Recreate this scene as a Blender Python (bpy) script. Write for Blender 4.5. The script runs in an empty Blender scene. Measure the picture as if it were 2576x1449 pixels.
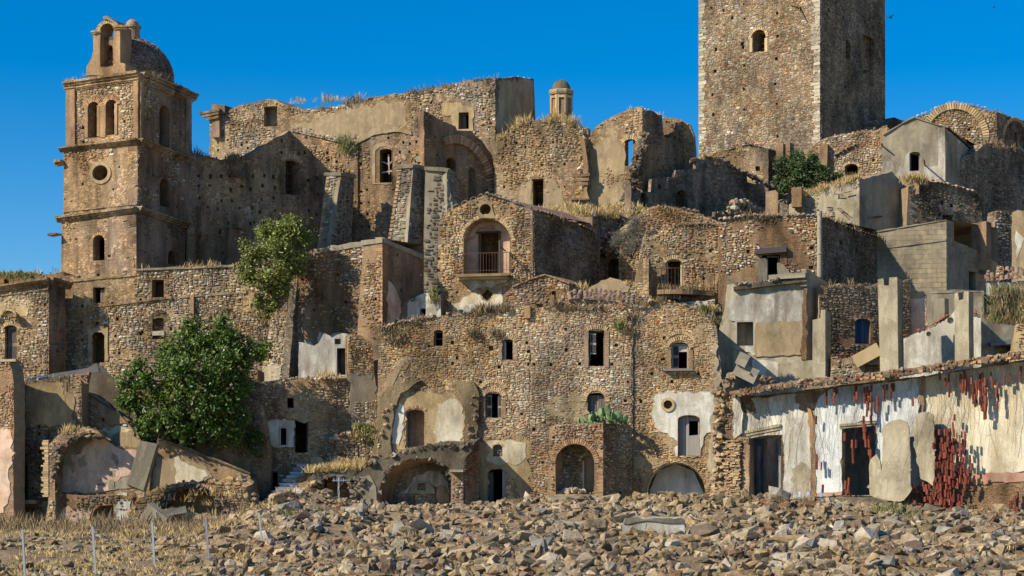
import bpy, bmesh, math, random
import numpy as np
from mathutils import Vector, Matrix, noise
from mathutils.geometry import delaunay_2d_cdt
R = math.radians
random.seed(7); RNG = np.random.default_rng(7)
S = bpy.context.scene
COL = S.collection
# ------------------------------------------------------------ camera, light, sky, exposure
F, UC, VH = 5625.0, 1288.0, 1400.0          # focal length and horizon row of the photograph (2576 x 1449 measure)
cam = bpy.data.cameras.new('camera'); co = bpy.data.objects.new('camera', cam); COL.objects.link(co)
co.location = (0, 0, 0); co.rotation_euler = (R(90), 0, 0)
cam.sensor_width = 36; cam.lens = 36*F/2576; cam.shift_y = (VH-724.5)/2576
cam.clip_start = 0.5; cam.clip_end = 3000
S.camera = co
SUN = Vector((1.0, 0.54, -0.80)).normalized()          # direction the light travels
w = bpy.data.worlds.new('World'); S.world = w; w.use_nodes = True
nt = w.node_tree; bg = nt.nodes['Background']
sky = nt.nodes.new('ShaderNodeTexSky'); sky.sky_type = 'NISHITA'; sky.sun_disc = False
sky.sun_elevation = math.asin(-SUN.z); sky.sun_rotation = math.atan2(-SUN.x, -SUN.y)
sky.altitude = 400; sky.air_density = 1.0; sky.dust_density = 0.0; sky.ozone_density = 3.0
hs = nt.nodes.new('ShaderNodeHueSaturation'); hs.inputs['Saturation'].default_value = 1.6; hs.inputs['Value'].default_value = 1.46
hs.inputs['Hue'].default_value = 0.507
nt.links.new(sky.outputs[0], hs.inputs['Color']); nt.links.new(hs.outputs[0], bg.inputs[0]); bg.inputs[1].default_value = 0.074
sl = bpy.data.lights.new('sun', 'SUN'); sl.energy = 5.0; sl.angle = R(0.5); sl.color = (1.0, 0.90, 0.72)
so = bpy.data.objects.new('sun', sl); COL.objects.link(so); so.rotation_euler = SUN.to_track_quat('-Z', 'Y').to_euler(); so.location = (-60, -40, 90)
vs = S.view_settings; vs.view_transform = 'Standard'; vs.look = 'None'; vs.exposure = 0.27; vs.gamma = 1; vs.use_curve_mapping = False
S.cycles.max_bounces = 4; S.cycles.diffuse_bounces = 1; S.cycles.use_denoising = True

# ------------------------------------------------------------ materials
def ramp(nt, fac, stops, const=False):
    r = nt.nodes.new('ShaderNodeValToRGB'); e = r.color_ramp
    if const: e.interpolation = 'CONSTANT'
    while len(e.elements) < len(stops): e.elements.new(0.5)
    for el, (p, c) in zip(e.elements, stops):
        el.position = p; el.color = (*c, 1) if len(c) == 3 else c
    nt.links.new(fac, r.inputs[0]); return r.outputs[0]
def N(nt, t, **kw):
    n = nt.nodes.new('ShaderNode'+t)
    for k, v in kw.items():
        if k in n.inputs: n.inputs[k].default_value = v
        else: setattr(n, k, v)
    return n
def mix(nt, fac, a, b, mode='MIX'):
    m = nt.nodes.new('ShaderNodeMix'); m.data_type = 'RGBA'; m.blend_type = mode
    for s, v in ((m.inputs[0], fac), (m.inputs[6], a), (m.inputs[7], b)):
        if hasattr(v, 'links') or isinstance(v, bpy.types.NodeSocket): nt.links.new(v, s)
        elif isinstance(v, tuple): s.default_value = (*v, 1)
        else: s.default_value = v
    return m.outputs[2]
def newmat(name, rough=0.92):
    m = bpy.data.materials.new(name); m.use_nodes = True
    b = m.node_tree.nodes['Principled BSDF']; b.inputs['Roughness'].default_value = rough
    b.inputs['Specular IOR Level'].default_value = 0.2
    return m, m.node_tree, b
def coords(nt, kind, sc=(1, 1, 1)):
    tc = nt.nodes.new('ShaderNodeTexCoord'); mp = nt.nodes.new('ShaderNodeMapping')
    mp.inputs['Scale'].default_value = sc
    nt.links.new(tc.outputs[kind], mp.inputs[0]); return mp.outputs[0]
def nz(nt, vec, sc, det=4, rough=.6):
    n = N(nt, 'TexNoise', Scale=sc, Detail=det, Roughness=rough); nt.links.new(vec, n.inputs['Vector']); return n.outputs['Fac']
def bump(nt, b, h, dist=0.03, st=1.0, prev=None):
    bn = N(nt, 'Bump', Distance=dist, Strength=st); nt.links.new(h, bn.inputs['Height'])
    if prev: nt.links.new(prev, bn.inputs['Normal'])
    nt.links.new(bn.outputs[0], b.inputs['Normal']); return bn.outputs[0]
def patina(nt, c, lo=.44, hi=1.3, des=.45):
    """grey weathering in patches and runs, the same on a wall and on its stones"""
    g = nt.nodes.new('ShaderNodeNewGeometry'); mp = N(nt, 'Mapping'); mp.inputs['Scale'].default_value = (1, 1, .55)
    nt.links.new(g.outputs['Position'], mp.inputs[0]); a = nz(nt, mp.outputs[0], .42, 7, .68)
    c = mix(nt, 1.0, c, ramp(nt, a, [(.36, (lo, lo*.99, lo*.98)), (.50, (.92, .91, .90)), (.66, (hi, hi, hi*.98))]), 'MULTIPLY')
    hsv = N(nt, 'HueSaturation', Saturation=.55); nt.links.new(c, hsv.inputs['Color'])
    return mix(nt, ramp(nt, nz(nt, mp.outputs[0], .23, 6, .65), [(.46, (0, 0, 0)), (.60, (des,)*3)]), c, hsv.outputs[0]) if des else c
def stonemat(name, pal, src):
    """one colour per stone: palette picked by the stone itself, then grain"""
    m, nt, b = newmat(name)
    if src == 'obj': f = nt.nodes.new('ShaderNodeObjectInfo').outputs['Random']
    else: f = nt.nodes.new('ShaderNodeNewGeometry').outputs['Random Per Island']
    c = ramp(nt, f, [((i+.0)/len(pal), p) for i, p in enumerate(pal)])
    v = coords(nt, 'Object')
    g = nz(nt, v, 9, 5, .7)
    gg = ramp(nt, g, [(.3, (.42, .40, .38)), (.7, (1.4, 1.4, 1.38))])
    c = mix(nt, 1.0, c, gg, 'MULTIPLY')
    c = patina(nt, c)
    nt.links.new(c, b.inputs['Base Color']); bump(nt, b, g, .05, .9)
    return m
WARM = [(.34,.19,.09),(.47,.31,.16),(.56,.42,.25),(.40,.27,.15),(.62,.53,.40),(.36,.31,.25),(.50,.34,.19),(.36,.13,.07),(.44,.33,.21),(.66,.60,.50),(.30,.20,.12),(.52,.38,.22)]
PALE = [(.52,.45,.35),(.62,.56,.46),(.42,.33,.23),(.70,.65,.56),(.38,.34,.29),(.55,.42,.28),(.46,.25,.15),(.66,.58,.46),(.34,.24,.16),(.58,.50,.38)]
GREY = [(.30,.28,.25),(.40,.37,.33),(.50,.46,.40),(.24,.21,.18),(.36,.29,.21),(.44,.38,.30),(.56,.52,.46),(.28,.20,.14)]
BRICKY = [(.44,.22,.11),(.50,.30,.16),(.38,.18,.10),(.54,.38,.23),(.47,.27,.14),(.35,.16,.09),(.56,.44,.30)]
OCHRE = [(.54,.36,.17),(.60,.44,.24),(.50,.32,.15),(.64,.50,.31),(.46,.29,.15)]
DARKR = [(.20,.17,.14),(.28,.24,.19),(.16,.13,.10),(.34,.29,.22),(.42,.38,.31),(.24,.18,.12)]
RUB0 = [(.50,.42,.32),(.62,.55,.44),(.40,.31,.21),(.34,.29,.24),(.56,.44,.29),(.70,.64,.54),(.44,.26,.17),(.30,.25,.20),(.52,.47,.40),(.60,.48,.32),(.26,.19,.13),(.46,.38,.29)]
RUB = [((r*.72+.05)*.92, (g*.69+.035)*.88, (b*.60+.02)*.80) for r, g, b in RUB0]
WARM = [(r*1.08, g*1.0, b*.84) for r, g, b in WARM]; PALE = [(r*1.02, g*.96, b*.82) for r, g, b in PALE]; DARKR = [(r*.78, g*.76, b*.74) for r, g, b in DARKR]  # dark palette lowered: shade of the side walls is put into their stone colour
BRICKY = [(r, g*.97, b*.85) for r, g, b in BRICKY]
WARM = WARM+[(.74,.68,.56),(.22,.14,.08),(.68,.60,.47),(.30,.27,.23)]; PALE = PALE+[(.80,.76,.68),(.76,.71,.62),(.24,.17,.11),(.30,.26,.21)]
PALS = dict(pale2=[(min(.82, r*1.2), g*1.16, b*1.12) for r, g, b in PALE], gold=[(min(.8, r*1.32), g*1.20, b*1.06) for r, g, b in WARM+PALE[:3]], dome=[(.24,.12,.07),(.32,.20,.12),(.18,.11,.08),(.38,.27,.19),(.28,.15,.09)], castle=[(r*.66, g*.66, b*.70) for r, g, b in WARM+PALE[:4]], warm=WARM, pale=PALE, grey=GREY, bricky=BRICKY, ochre=OCHRE, dark=DARKR, rub=RUB)
_sm = {}
def SM(pal, src):
    k = (pal, src)
    if k not in _sm: _sm[k] = stonemat('stone_%s_%s' % k, PALS[pal], src)
    return _sm[k]
def wallmat(name, c1, c2, brick=0.3, stain=.5, relief=1.0, cell=.5, light=(.6,.54,.44), bscale=1.0):
    """mortar, thin bricks and small stones of an old wall, in metres on the wall (UV)"""
    m, nt, b = newmat(name)
    uv = coords(nt, 'UV')
    wob = N(nt, 'TexNoise', Scale=1.3, Detail=3.0); nt.links.new(uv, wob.inputs['Vector'])
    vm = nt.nodes.new('ShaderNodeVectorMath'); vm.operation = 'MULTIPLY_ADD'
    nt.links.new(wob.outputs['Color'], vm.inputs[0]); vm.inputs[1].default_value = (.22, .12, 0); nt.links.new(uv, vm.inputs[2])
    uvw = vm.outputs[0]
    base = mix(nt, ramp(nt, nz(nt, uv, .35, 6, .65), [(.35, (0, 0, 0)), (.65, (1, 1, 1))]), c1, c2)
    # small stones
    vo = N(nt, 'TexVoronoi', Scale=6.5); mp = N(nt, 'Mapping'); mp.inputs['Scale'].default_value = (.65, 1.05, 1)
    nt.links.new(uvw, mp.inputs[0]); nt.links.new(mp.outputs[0], vo.inputs['Vector'])
    ve = N(nt, 'TexVoronoi', Scale=6.5, feature='DISTANCE_TO_EDGE'); nt.links.new(mp.outputs[0], ve.inputs['Vector'])
    vor = ramp(nt, vo.outputs['Color'], [(.0, (.6, .55, .5)), (.45, (.95, .9, .85)), (.62, (1.25, 1.2, 1.12)), (1, (1.6, 1.5, 1.4))])
    edge = ramp(nt, ve.outputs['Distance'], [(.0, (.55, .5, .45)), (.09, (1, 1, 1))])
    st = mix(nt, 1, base, vor, 'MULTIPLY'); st = mix(nt, 1, st, edge, 'MULTIPLY')
    msk = ramp(nt, nz(nt, uv, .55, 4, .6), [(.5-.22*cell-.08, (0, 0, 0)), (.62-.22*cell, (1, 1, 1))])
    col = mix(nt, msk, base, st)
    # brick courses
    bt = N(nt, 'TexBrick', Scale=1.0, **{'Mortar Size': .012, 'Brick Width': .27*bscale, 'Row Height': .075*bscale, 'Bias': 0.0, 'Mortar Smooth': .3})
    bt.inputs['Color1'].default_value = (.50, .30, .16, 1); bt.inputs['Color2'].default_value = (.38, .19, .10, 1); bt.inputs['Mortar'].default_value = (.30, .23, .15, 1)
    mp2 = N(nt, 'Mapping'); nt.links.new(uvw, mp2.inputs[0]); nt.links.new(mp2.outputs[0], bt.inputs['Vector'])
    bm = ramp(nt, nz(nt, uv, .7, 5, .7), [(.66-.3*brick, (0, 0, 0)), (.69-.3*brick, (1, 1, 1))])
    if brick > 0: col = mix(nt, bm, col, mix(nt, .65, bt.outputs['Color'], base))
    # stains running down, speckle
    su = N(nt, 'Mapping'); su.inputs['Scale'].default_value = (1.6, .22, 1); nt.links.new(uv, su.inputs[0])
    sn = nz(nt, su.outputs[0], 1.0, 5, .65)
    col = mix(nt, 1, col, ramp(nt, sn, [(.36, (1-stain*.75,)*3), (.56, (1.08, 1.08, 1.08))]), 'MULTIPLY')
    fine = nz(nt, uv, 11, 6, .75)
    col = mix(nt, 1, col, ramp(nt, fine, [(.3, (.66, .64, .62)), (.7, (1.28, 1.27, 1.25))]), 'MULTIPLY')
    col = mix(nt, ramp(nt, nz(nt, uv, 3.1, 5, .7), [(.64, (0, 0, 0)), (.70, (.55, .55, .55))]), col, light)
    col = patina(nt, col)
    nt.links.new(col, b.inputs['Base Color'])
    h = N(nt, 'Math', operation='MULTIPLY_ADD'); nt.links.new(fine, h.inputs[0]); h.inputs[1].default_value = .8
    mm = N(nt, 'Math', operation='MINIMUM'); nt.links.new(ve.outputs['Distance'], mm.inputs[0]); mm.inputs[1].default_value = .12
    m3 = N(nt, 'Math', operation='MULTIPLY'); nt.links.new(mm.outputs[0], m3.inputs[0]); m3.inputs[1].default_value = 6.0*cell
    nt.links.new(m3.outputs[0], h.inputs[2])
    b1 = bump(nt, b, h.outputs[0], .045*relief, 1)
    if brick > 0:
        q = N(nt, 'Math', operation='MULTIPLY'); nt.links.new(bt.outputs['Fac'], q.inputs[0]); nt.links.new(bm, q.inputs[1])
        iv = N(nt, 'Math', operation='SUBTRACT'); iv.inputs[0].default_value = 1; nt.links.new(q.outputs[0], iv.inputs[1])
        b1 = bump(nt, b, iv.outputs[0], .03*relief, 1, b1)
    return m
def plastmat(name, c1, c2, dirt=(.25,.21,.16), amt=.5, relief=.5, blocks=0, kind='UV'):
    m, nt, b = newmat(name)
    c1, c2, dirt = [(min(.85, c[0]*1.03), c[1]*.96, c[2]*.86) for c in (c1, c2, dirt)]
    uv = coords(nt, kind)
    col = mix(nt, ramp(nt, nz(nt, uv, .6, 6, .7), [(.38, (0, 0, 0)), (.62, (1, 1, 1))]), c1, c2)
    su = N(nt, 'Mapping'); su.inputs['Scale'].default_value = (1.5, .25, 1) if kind == 'UV' else (1.5, 1.5, .25); nt.links.new(uv, su.inputs[0])
    sn = nz(nt, su.outputs[0], 1.1, 6, .7)
    col = mix(nt, ramp(nt, sn, [(.52-.14*amt, (0, 0, 0)), (.66-.1*amt, (min(.95, 1.15*amt+.1),)*3)]), col, dirt)
    peel = nz(nt, uv, .75, 10, .70)
    col = mix(nt, ramp(nt, peel, [(.535-.03*amt, (0, 0, 0)), (.552-.03*amt, (.75,)*3)]), col, tuple(x*.55+y*.45 for x, y in zip(c1, dirt)))
    pat = nz(nt, uv, 2.2, 7, .75)
    col = mix(nt, ramp(nt, pat, [(.56, (0, 0, 0)), (.62, (.5*amt+.1,)*3)]), col, tuple(x*.75+y*.15 for x, y in zip(c1, dirt)))
    if kind == 'UV': col = patina(nt, col, .50, 1.12, .0)
    fine = nz(nt, uv, 14, 6, .75)
    col = mix(nt, 1, col, ramp(nt, fine, [(.3, (.70, .77, .75)), (.7, (1.15, 1.15, 1.15))]), 'MULTIPLY')
    b1 = None
    if blocks:
        bt = N(nt, 'TexBrick', Scale=1.0, **{'Mortar Size': .014, 'Brick Width': .62*blocks, 'Row Height': .3*blocks})
        bt.inputs['Color1'].default_value = (1.15, 1.1, 1, 1); bt.inputs['Color2'].default_value = (.85, .84, .82, 1); bt.inputs['Mortar'].default_value = (.6, .58, .55, 1)
        nt.links.new(uv, bt.inputs['Vector'])
        mk = ramp(nt, nz(nt, uv, .5, 3), [(.42, (.15,)*3), (.55, (.9,)*3)])
        col = mix(nt, mk, col, mix(nt, 1, col, bt.outputs['Color'], 'MULTIPLY'))
        iv = N(nt, 'Math', operation='SUBTRACT'); iv.inputs[0].default_value = 1; nt.links.new(bt.outputs['Fac'], iv.inputs[1])
        b1 = bump(nt, b, iv.outputs[0], .02, .7)
    nt.links.new(col, b.inputs['Base Color'])
    h = N(nt, 'Math', operation='ADD'); nt.links.new(fine, h.inputs[0]); nt.links.new(pat, h.inputs[1])
    bump(nt, b, h.outputs[0], .035*relief, 1, b1)
    return m
def simplemat(name, c1, c2, sc=5, relief=.02, rough=.9, kind='Object', stretch=(1,1,1), metal=0):
    m, nt, b = newmat(name, rough)
    v = coords(nt, kind, stretch); f = nz(nt, v, sc, 5, .7)
    c = mix(nt, ramp(nt, f, [(.35, (0, 0, 0)), (.65, (1, 1, 1))]), c1, c2)
    oi = nt.nodes.new('ShaderNodeObjectInfo')
    c = mix(nt, 1, c, ramp(nt, oi.outputs['Random'], [(0, (.62, .62, .62)), (1, (1.3, 1.3, 1.3))]), 'MULTIPLY')
    nt.links.new(c, b.inputs['Base Color']); b.inputs['Metallic'].default_value = metal
    if relief: bump(nt, b, f, relief, 1)
    return m
M = {}
M['tan'] = wallmat('wall_tan', (.34,.24,.135), (.47,.35,.205), brick=.35, stain=.45)
M['tower'] = wallmat('wall_tower', (.29,.22,.145), (.34,.27,.18), brick=.08, stain=.3, cell=1.0)
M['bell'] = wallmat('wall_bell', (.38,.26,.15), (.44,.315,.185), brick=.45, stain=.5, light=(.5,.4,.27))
M['church'] = wallmat('wall_church', (.34,.235,.135), (.41,.295,.18), brick=.5, stain=.5)
M['facade'] = wallmat('wall_facade', (.46,.33,.185), (.62,.47,.28), brick=.6, stain=.35, cell=.8, light=(.66,.58,.46))
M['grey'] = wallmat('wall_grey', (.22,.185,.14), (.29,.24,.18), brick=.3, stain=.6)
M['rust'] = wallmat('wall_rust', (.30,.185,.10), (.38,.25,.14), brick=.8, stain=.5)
M['brick'] = wallmat('wall_brick', (.46,.30,.16), (.50,.33,.18), brick=1.7, stain=.35, cell=.2)
M['cement'] = plastmat('cement', (.34,.31,.26), (.42,.38,.31), amt=.5)
M['cementlight'] = plastmat('cement_light', (.52,.46,.36), (.60,.54,.43), dirt=(.30,.25,.18), amt=.55)
M['ochre'] = plastmat('plaster_ochre', (.56,.42,.24), (.64,.50,.31), dirt=(.36,.27,.16), amt=.5)
M['cream'] = plastmat('plaster_cream', (.78,.70,.56), (.84,.79,.68), dirt=(.46,.36,.22), amt=.45)
M['white'] = plastmat('plaster_white', (.76,.74,.70), (.84,.83,.80), dirt=(.36,.31,.24), amt=.45)
M['bluewhite'] = plastmat('plaster_bluewhite', (.72,.77,.86), (.82,.85,.90), dirt=(.45,.42,.38), amt=.25, relief=.3)
M['pink'] = plastmat('plaster_pink', (.68,.46,.36), (.76,.61,.54), dirt=(.42,.33,.27), amt=.35, relief=.3)
M['pinkred'] = plastmat('plaster_pinkred', (.52,.24,.18), (.62,.36,.28), dirt=(.5,.4,.34), amt=.5, relief=.3)
M['block'] = plastmat('block_wall', (.38,.33,.26), (.46,.41,.33), dirt=(.27,.23,.18), amt=.5, blocks=1)
M['greywhite'] = plastmat('plaster_grey_white', (.52,.51,.49), (.74,.73,.71), dirt=(.30,.26,.22), amt=.7)
M['tanplaster'] = plastmat('plaster_tan', (.46,.36,.24), (.53,.43,.30), dirt=(.30,.22,.14), amt=.5)
M['concrete'] = plastmat('concrete', (.40,.37,.30), (.48,.44,.36), dirt=(.26,.23,.18), amt=.5, kind='Object')
M['darkcem'] = plastmat('dark_cement', (.17,.15,.12), (.26,.23,.18), dirt=(.10,.085,.07), amt=.5, relief=2.2)
M['soot'] = simplemat('interior', (.12,.09,.06), (.2,.15,.10), 2)
M['roof'] = simplemat('roof_earth', (.24,.17,.10), (.34,.24,.14), 3, .05)
M['wood'] = simplemat('old_wood', (.16,.13,.11), (.26,.22,.18), 4, .01, stretch=(8, 8, .6))
M['woodgrey'] = simplemat('grey_wood', (.34,.31,.28), (.46,.43,.39), 4, .01, stretch=(8, 8, .6))
M['wooddark'] = simplemat('dark_wood', (.055,.05,.05), (.10,.09,.085), 4, .01, stretch=(8, 8, .6))
M['iron'] = simplemat('rusty_iron', (.10,.06,.045), (.17,.09,.06), 12, 0, .7)
M['steel'] = simplemat('grey_steel', (.30,.33,.36), (.38,.41,.44), 6, 0, .55, metal=.3)
M['clay'] = simplemat('red_clay', (.14,.038,.026), (.30,.085,.05), 9, .01)
M['tile'] = simplemat('roof_tile', (.33,.23,.15), (.47,.36,.25), 7, .02)
M['darktile'] = simplemat('dark_tile', (.20,.13,.09), (.33,.22,.15), 7, .02)
M['string'] = simplemat('hanging_string', (.10,.065,.05), (.17,.12,.09), 9, 0)
M['oldconc'] = plastmat('old_concrete', (.22,.20,.16), (.30,.27,.21), dirt=(.12,.11,.09), amt=.5, kind='Object')
M['rib'] = plastmat('broken_vault_mortar', (.36,.28,.18), (.44,.34,.22), dirt=(.18,.15,.11), amt=.6, relief=2.5)
M['blkbrick'] = simplemat('single_brick', (.40,.22,.12), (.56,.37,.21), 6, .02)
M['blkochre'] = simplemat('ochre_brick', (.50,.34,.17), (.62,.46,.27), 6, .02)
M['quoin'] = simplemat('quoin_stone', (.38,.32,.24), (.52,.45,.35), 5, .03)
M['stonestep'] = simplemat('grey_step', (.34,.33,.31), (.46,.44,.40), 5, .03)
M['bark'] = simplemat('bark', (.18,.14,.10), (.30,.25,.19), 8, .03)
M['feather'] = simplemat('dark_feathers', (.02,.02,.022), (.05,.05,.05), 8, 0)
def leafmat(name, cols, trans=.25, rough=.45):
    m, nt, b = newmat(name, rough); b.inputs['Specular IOR Level'].default_value = .5
    g = nt.nodes.new('ShaderNodeNewGeometry')
    c = ramp(nt, g.outputs['Random Per Island'], [(i/len(cols), x) for i, x in enumerate(cols)])
    nt.links.new(c, b.inputs['Base Color'])
    if trans:
        t = nt.nodes.new('ShaderNodeBsdfTranslucent'); nt.links.new(c, t.inputs[0]); ms = nt.nodes.new('ShaderNodeMixShader')
        ms.inputs[0].default_value = trans; nt.links.new(b.outputs[0], ms.inputs[1]); nt.links.new(t.outputs[0], ms.inputs[2])
        nt.links.new(ms.outputs[0], nt.nodes['Material Output'].inputs[0])
    return m
M['leaf'] = leafmat('fig_leaves', [(.05,.105,.01),(.09,.175,.015),(.035,.075,.01),(.22,.31,.03),(.06,.12,.012)])
M['leafy'] = leafmat('yellow_green_leaves', [(.15,.20,.03),(.24,.28,.05),(.08,.12,.02),(.36,.36,.07),(.17,.21,.04)])
M['leafd'] = leafmat('dark_leaves', [(.03,.06,.015),(.05,.09,.02),(.07,.12,.03)])
M['leafs'] = leafmat('silver_leaves', [(.22,.22,.16),(.32,.31,.24),(.16,.16,.11),(.26,.24,.18)], .15)
M['cactus'] = simplemat('cactus_pad', (.14,.22,.09), (.20,.29,.13), 5, .01, .6)
M['dry'] = leafmat('dry_grass', [(.58,.40,.15),(.68,.49,.20),(.50,.34,.13),(.42,.29,.13),(.70,.54,.27)], .2, .8)
M['weed'] = leafmat('dry_weeds', [(.20,.14,.08),(.28,.20,.11),(.14,.10,.06),(.34,.25,.14)], .1, .9)
M['greenweed'] = leafmat('green_weeds', [(.16,.17,.05),(.22,.23,.08),(.12,.13,.04),(.3,.28,.1)], .1, .8)

# ------------------------------------------------------------ picking a place: a wall is a vertical plane, photo rows and columns are met with it
def P(u, v, Y): return Vector(((u-UC)/F*Y, Y, (VH-v)/F*Y))
class PL:
    def __init__(s, u, Y, ang, o=None):
        a = R(ang); s.ang = a; s.d = np.array((math.cos(a), math.sin(a))); s.n = np.array((math.sin(a), -math.cos(a)))
        s.o = np.array(((u-UC)/F*Y, Y)) if o is None else o
    def sz(s, u, v):
        r = np.array(((u-UC)/F, 1.0)); den = r @ s.n
        k = (s.o @ s.n)/den; p = r*k
        return float((p-s.o) @ s.d), (VH-v)/F*k
    def w(s, a, z, off=0.0):
        p = s.o + s.d*a + s.n*off; return Vector((p[0], p[1], z))
    def shift(s, off): q = PL(0, 0, math.degrees(s.ang), s.o + s.n*off); return q
    def at(s, u, v, off=0.0): a, z = s.sz(u, v); return s.w(a, z, off)
    def turn(s, u, ang):                       # the plane that starts where this one is cut by column u
        a, z = s.sz(u, 700); return PL(0, 0, ang, s.o + s.d*a)
    def depth(s, u): return s.w(*s.sz(u, 700)).y
    def W(s, A):                               # numpy Nx3 (s, z, off) -> world
        A = np.asarray(A, float); xy = s.o + A[:, :1]*s.d + A[:, 2:3]*s.n
        return np.column_stack([xy, A[:, 1]])

def link(name, me, parent=None, mat=None, loc=None):
    o = bpy.data.objects.new(name, me); COL.objects.link(o)
    if parent is not None: o.parent = parent
    if loc is not None: o.location = loc
    return o
def npmesh(name, V, tris, mat, uv=None, quads=None, smooth=False):
    V = np.asarray(V, np.float32); me = bpy.data.meshes.new(name)
    me.vertices.add(len(V)); me.vertices.foreach_set('co', V.ravel())
    T = np.asarray(tris, np.int32).reshape(-1, 3) if tris is not None and len(tris) else np.zeros((0, 3), np.int32)
    Q = np.asarray(quads, np.int32).reshape(-1, 4) if quads is not None and len(quads) else np.zeros((0, 4), np.int32)
    li = np.concatenate([T.ravel(), Q.ravel()])
    ls = np.concatenate([np.arange(len(T))*3, len(T)*3+np.arange(len(Q))*4]).astype(np.int32)
    me.loops.add(len(li)); me.loops.foreach_set('vertex_index', li)
    me.polygons.add(len(ls)); me.polygons.foreach_set('loop_start', ls)
    me.polygons.foreach_set('use_smooth', np.full(len(ls), smooth, bool))
    me.update(calc_edges=True)
    if uv is not None:
        l = me.uv_layers.new(name='UVMap'); l.data.foreach_set('uv', np.asarray(uv, np.float32)[li].ravel())
    if mat: me.materials.append(mat)
    return me
def mk(name, V, tris, mat, parent=None, uv=None, quads=None):
    V = np.asarray(V, float)
    loc = np.array(parent.location) if parent is not None else V.mean(0)
    return_loc = None if parent is not None else loc
    me = npmesh(name, V-loc, tris, mat, uv, quads)
    return link(name, me, parent, loc=return_loc)
def tag(o, label, cat, group=None, kind=None):
    if label: o['label'] = label
    if cat: o['category'] = cat
    if group: o['group'] = group
    if kind: o['kind'] = kind
    return o
THINGS = []
def thing(name, label, cat, at, group=None):
    o = bpy.data.objects.new(name, None); COL.objects.link(o); o.location = at; o.empty_display_size = .5
    tag(o, label, cat, group, 'thing'); o_st[o.name] = []; THINGS.append(o); return o
o_st = {}

def inpoly(px, py, poly):
    poly = np.asarray(poly, float); ins = np.zeros(len(px), bool); n = len(poly); j = n-1
    for i in range(n):
        xi, yi = poly[i]; xj, yj = poly[j]
        c = ((yi > py) != (yj > py)) & (px < (xj-xi)*(py-yi)/((yj-yi) if yj != yi else 1e-12)+xi)
        ins ^= c; j = i
    return ins
def jagline(pts, amp, seg=.45, closed=True, rnd=random, vert=.3):
    out = []; n = len(pts)
    for i in range(n if closed else n-1):
        a = Vector(pts[i]); b = Vector(pts[(i+1) % n]); L = (b-a).length
        k = max(1, int(L/seg)); nn = Vector((-(b-a).y, (b-a).x)).normalized() if L > 1e-6 else Vector((0, 0))
        am = amp*(vert if abs((b-a).x) < .35*abs((b-a).y) else 1)
        for q in range(k):
            f = (q+(rnd.uniform(-.3, .3) if q else 0))/k
            p = a.lerp(b, f)+(nn*rnd.gauss(0, am) if (q or amp > .1) else Vector((0, 0)))
            out.append((p.x, p.y))
    if not closed: out.append(tuple(pts[-1]))
    return out
def hole_pts(pl, h):
    k = h[0]
    if k == 'p': return [pl.sz(*q) for q in h[1]]
    if k == 'c':
        cu, cv, r = h[1:4]; s0, z0 = pl.sz(cu, cv); s1, _ = pl.sz(cu+r, cv); rr = abs(s1-s0); _, z1 = pl.sz(cu, cv-r); rz = abs(z1-z0)
        return [(s0+math.cos(t)*rr, z0+math.sin(t)*rz) for t in np.linspace(0, 2*math.pi, 20, endpoint=False)]
    u0, v0, u1, v1 = h[1:5]
    a0, zt = pl.sz(u0, v0); a1, _ = pl.sz(u1, v0); zb = pl.sz((u0+u1)/2, v1)[1]; zt = pl.sz((u0+u1)/2, v0)[1]
    if k == 'r': j = lambda: random.uniform(-.02, .02); return [(a0+j(), zb), (a1+j(), zb), (a1+j(), zt+j()), (a0+j(), zt+j())]
    wd = (a1-a0)/2; c = (a0+a1)/2; rise = min(wd if k == 'a' else wd*.38, (zt-zb)*.9)
    pts = [(a0, zb), (a1, zb)]
    for t in np.linspace(0, math.pi, 11): pts.append((c+math.cos(t)*wd, zt-rise+math.sin(t)*rise))
    return pts
def tri_poly(out, holes):
    vs = [Vector(p) for p in out]; fs = [list(range(len(vs)))]; es = []
    n0 = len(vs); es += [(i, (i+1) % n0) for i in range(n0)]
    for h in holes:
        b = len(vs); vs += [Vector(p) for p in h]; es += [(b+i, b+(i+1) % len(h)) for i in range(len(h))]
    v, e, f, *_ = delaunay_2d_cdt(vs, es, [], 0, 1e-5)
    V = np.array([tuple(p) for p in v]); T = np.array([t for t in f if len(t) == 3])
    c = V[T].mean(1); ok = inpoly(c[:, 0], c[:, 1], out)
    for h in holes: ok &= ~inpoly(c[:, 0], c[:, 1], h)
    return V, T[ok]

# stones: a few shapes shared by every wall
def stone_templates():
    L = []
    for k in range(18):
        r = random.Random(k); n = 7; V = []; ph = r.uniform(0, 6)
        ang = [2*math.pi*i/n+r.uniform(-.22, .22)+ph for i in range(n)]
        def sq(a, e=.62):
            c, s = math.cos(a), math.sin(a); return math.copysign(abs(c)**e, c), math.copysign(abs(s)**e, s)
        for a in ang:
            c, s = sq(a); V.append((c*1.0, s*1.0, -.25))
        for a in ang:
            c, s = sq(a); f = r.uniform(.68, .9); V.append((c*f, s*f, r.uniform(.6, 1.0)))
        V.append((r.uniform(-.2, .2), r.uniform(-.2, .2), r.uniform(.9, 1.3)))
        T = []
        for i in range(n):
            j = (i+1) % n; T += [(i, j, n+j), (i, n+j, n+i), (n+i, n+j, 2*n)]
        L.append((np.array(V), np.array(T)))
    return L
ST = stone_templates(); NT = len(ST)
_stme = {}
def stone_mesh(k, pal):
    if (k, pal) not in _stme:
        V, T = ST[k]; _stme[(k, pal)] = npmesh('stone', V[:, [0, 2, 1]]*np.array((.5, -1, .5)), T, SM(pal, 'obj'))
    return _stme[(k, pal)]
SIZES = [(1,1),(2,1),(2,2),(3,1),(3,2),(4,2),(1,1),(2,1),(3,1),(2,2),(2,1),(4,1),(3,2),(1,2)]
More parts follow.
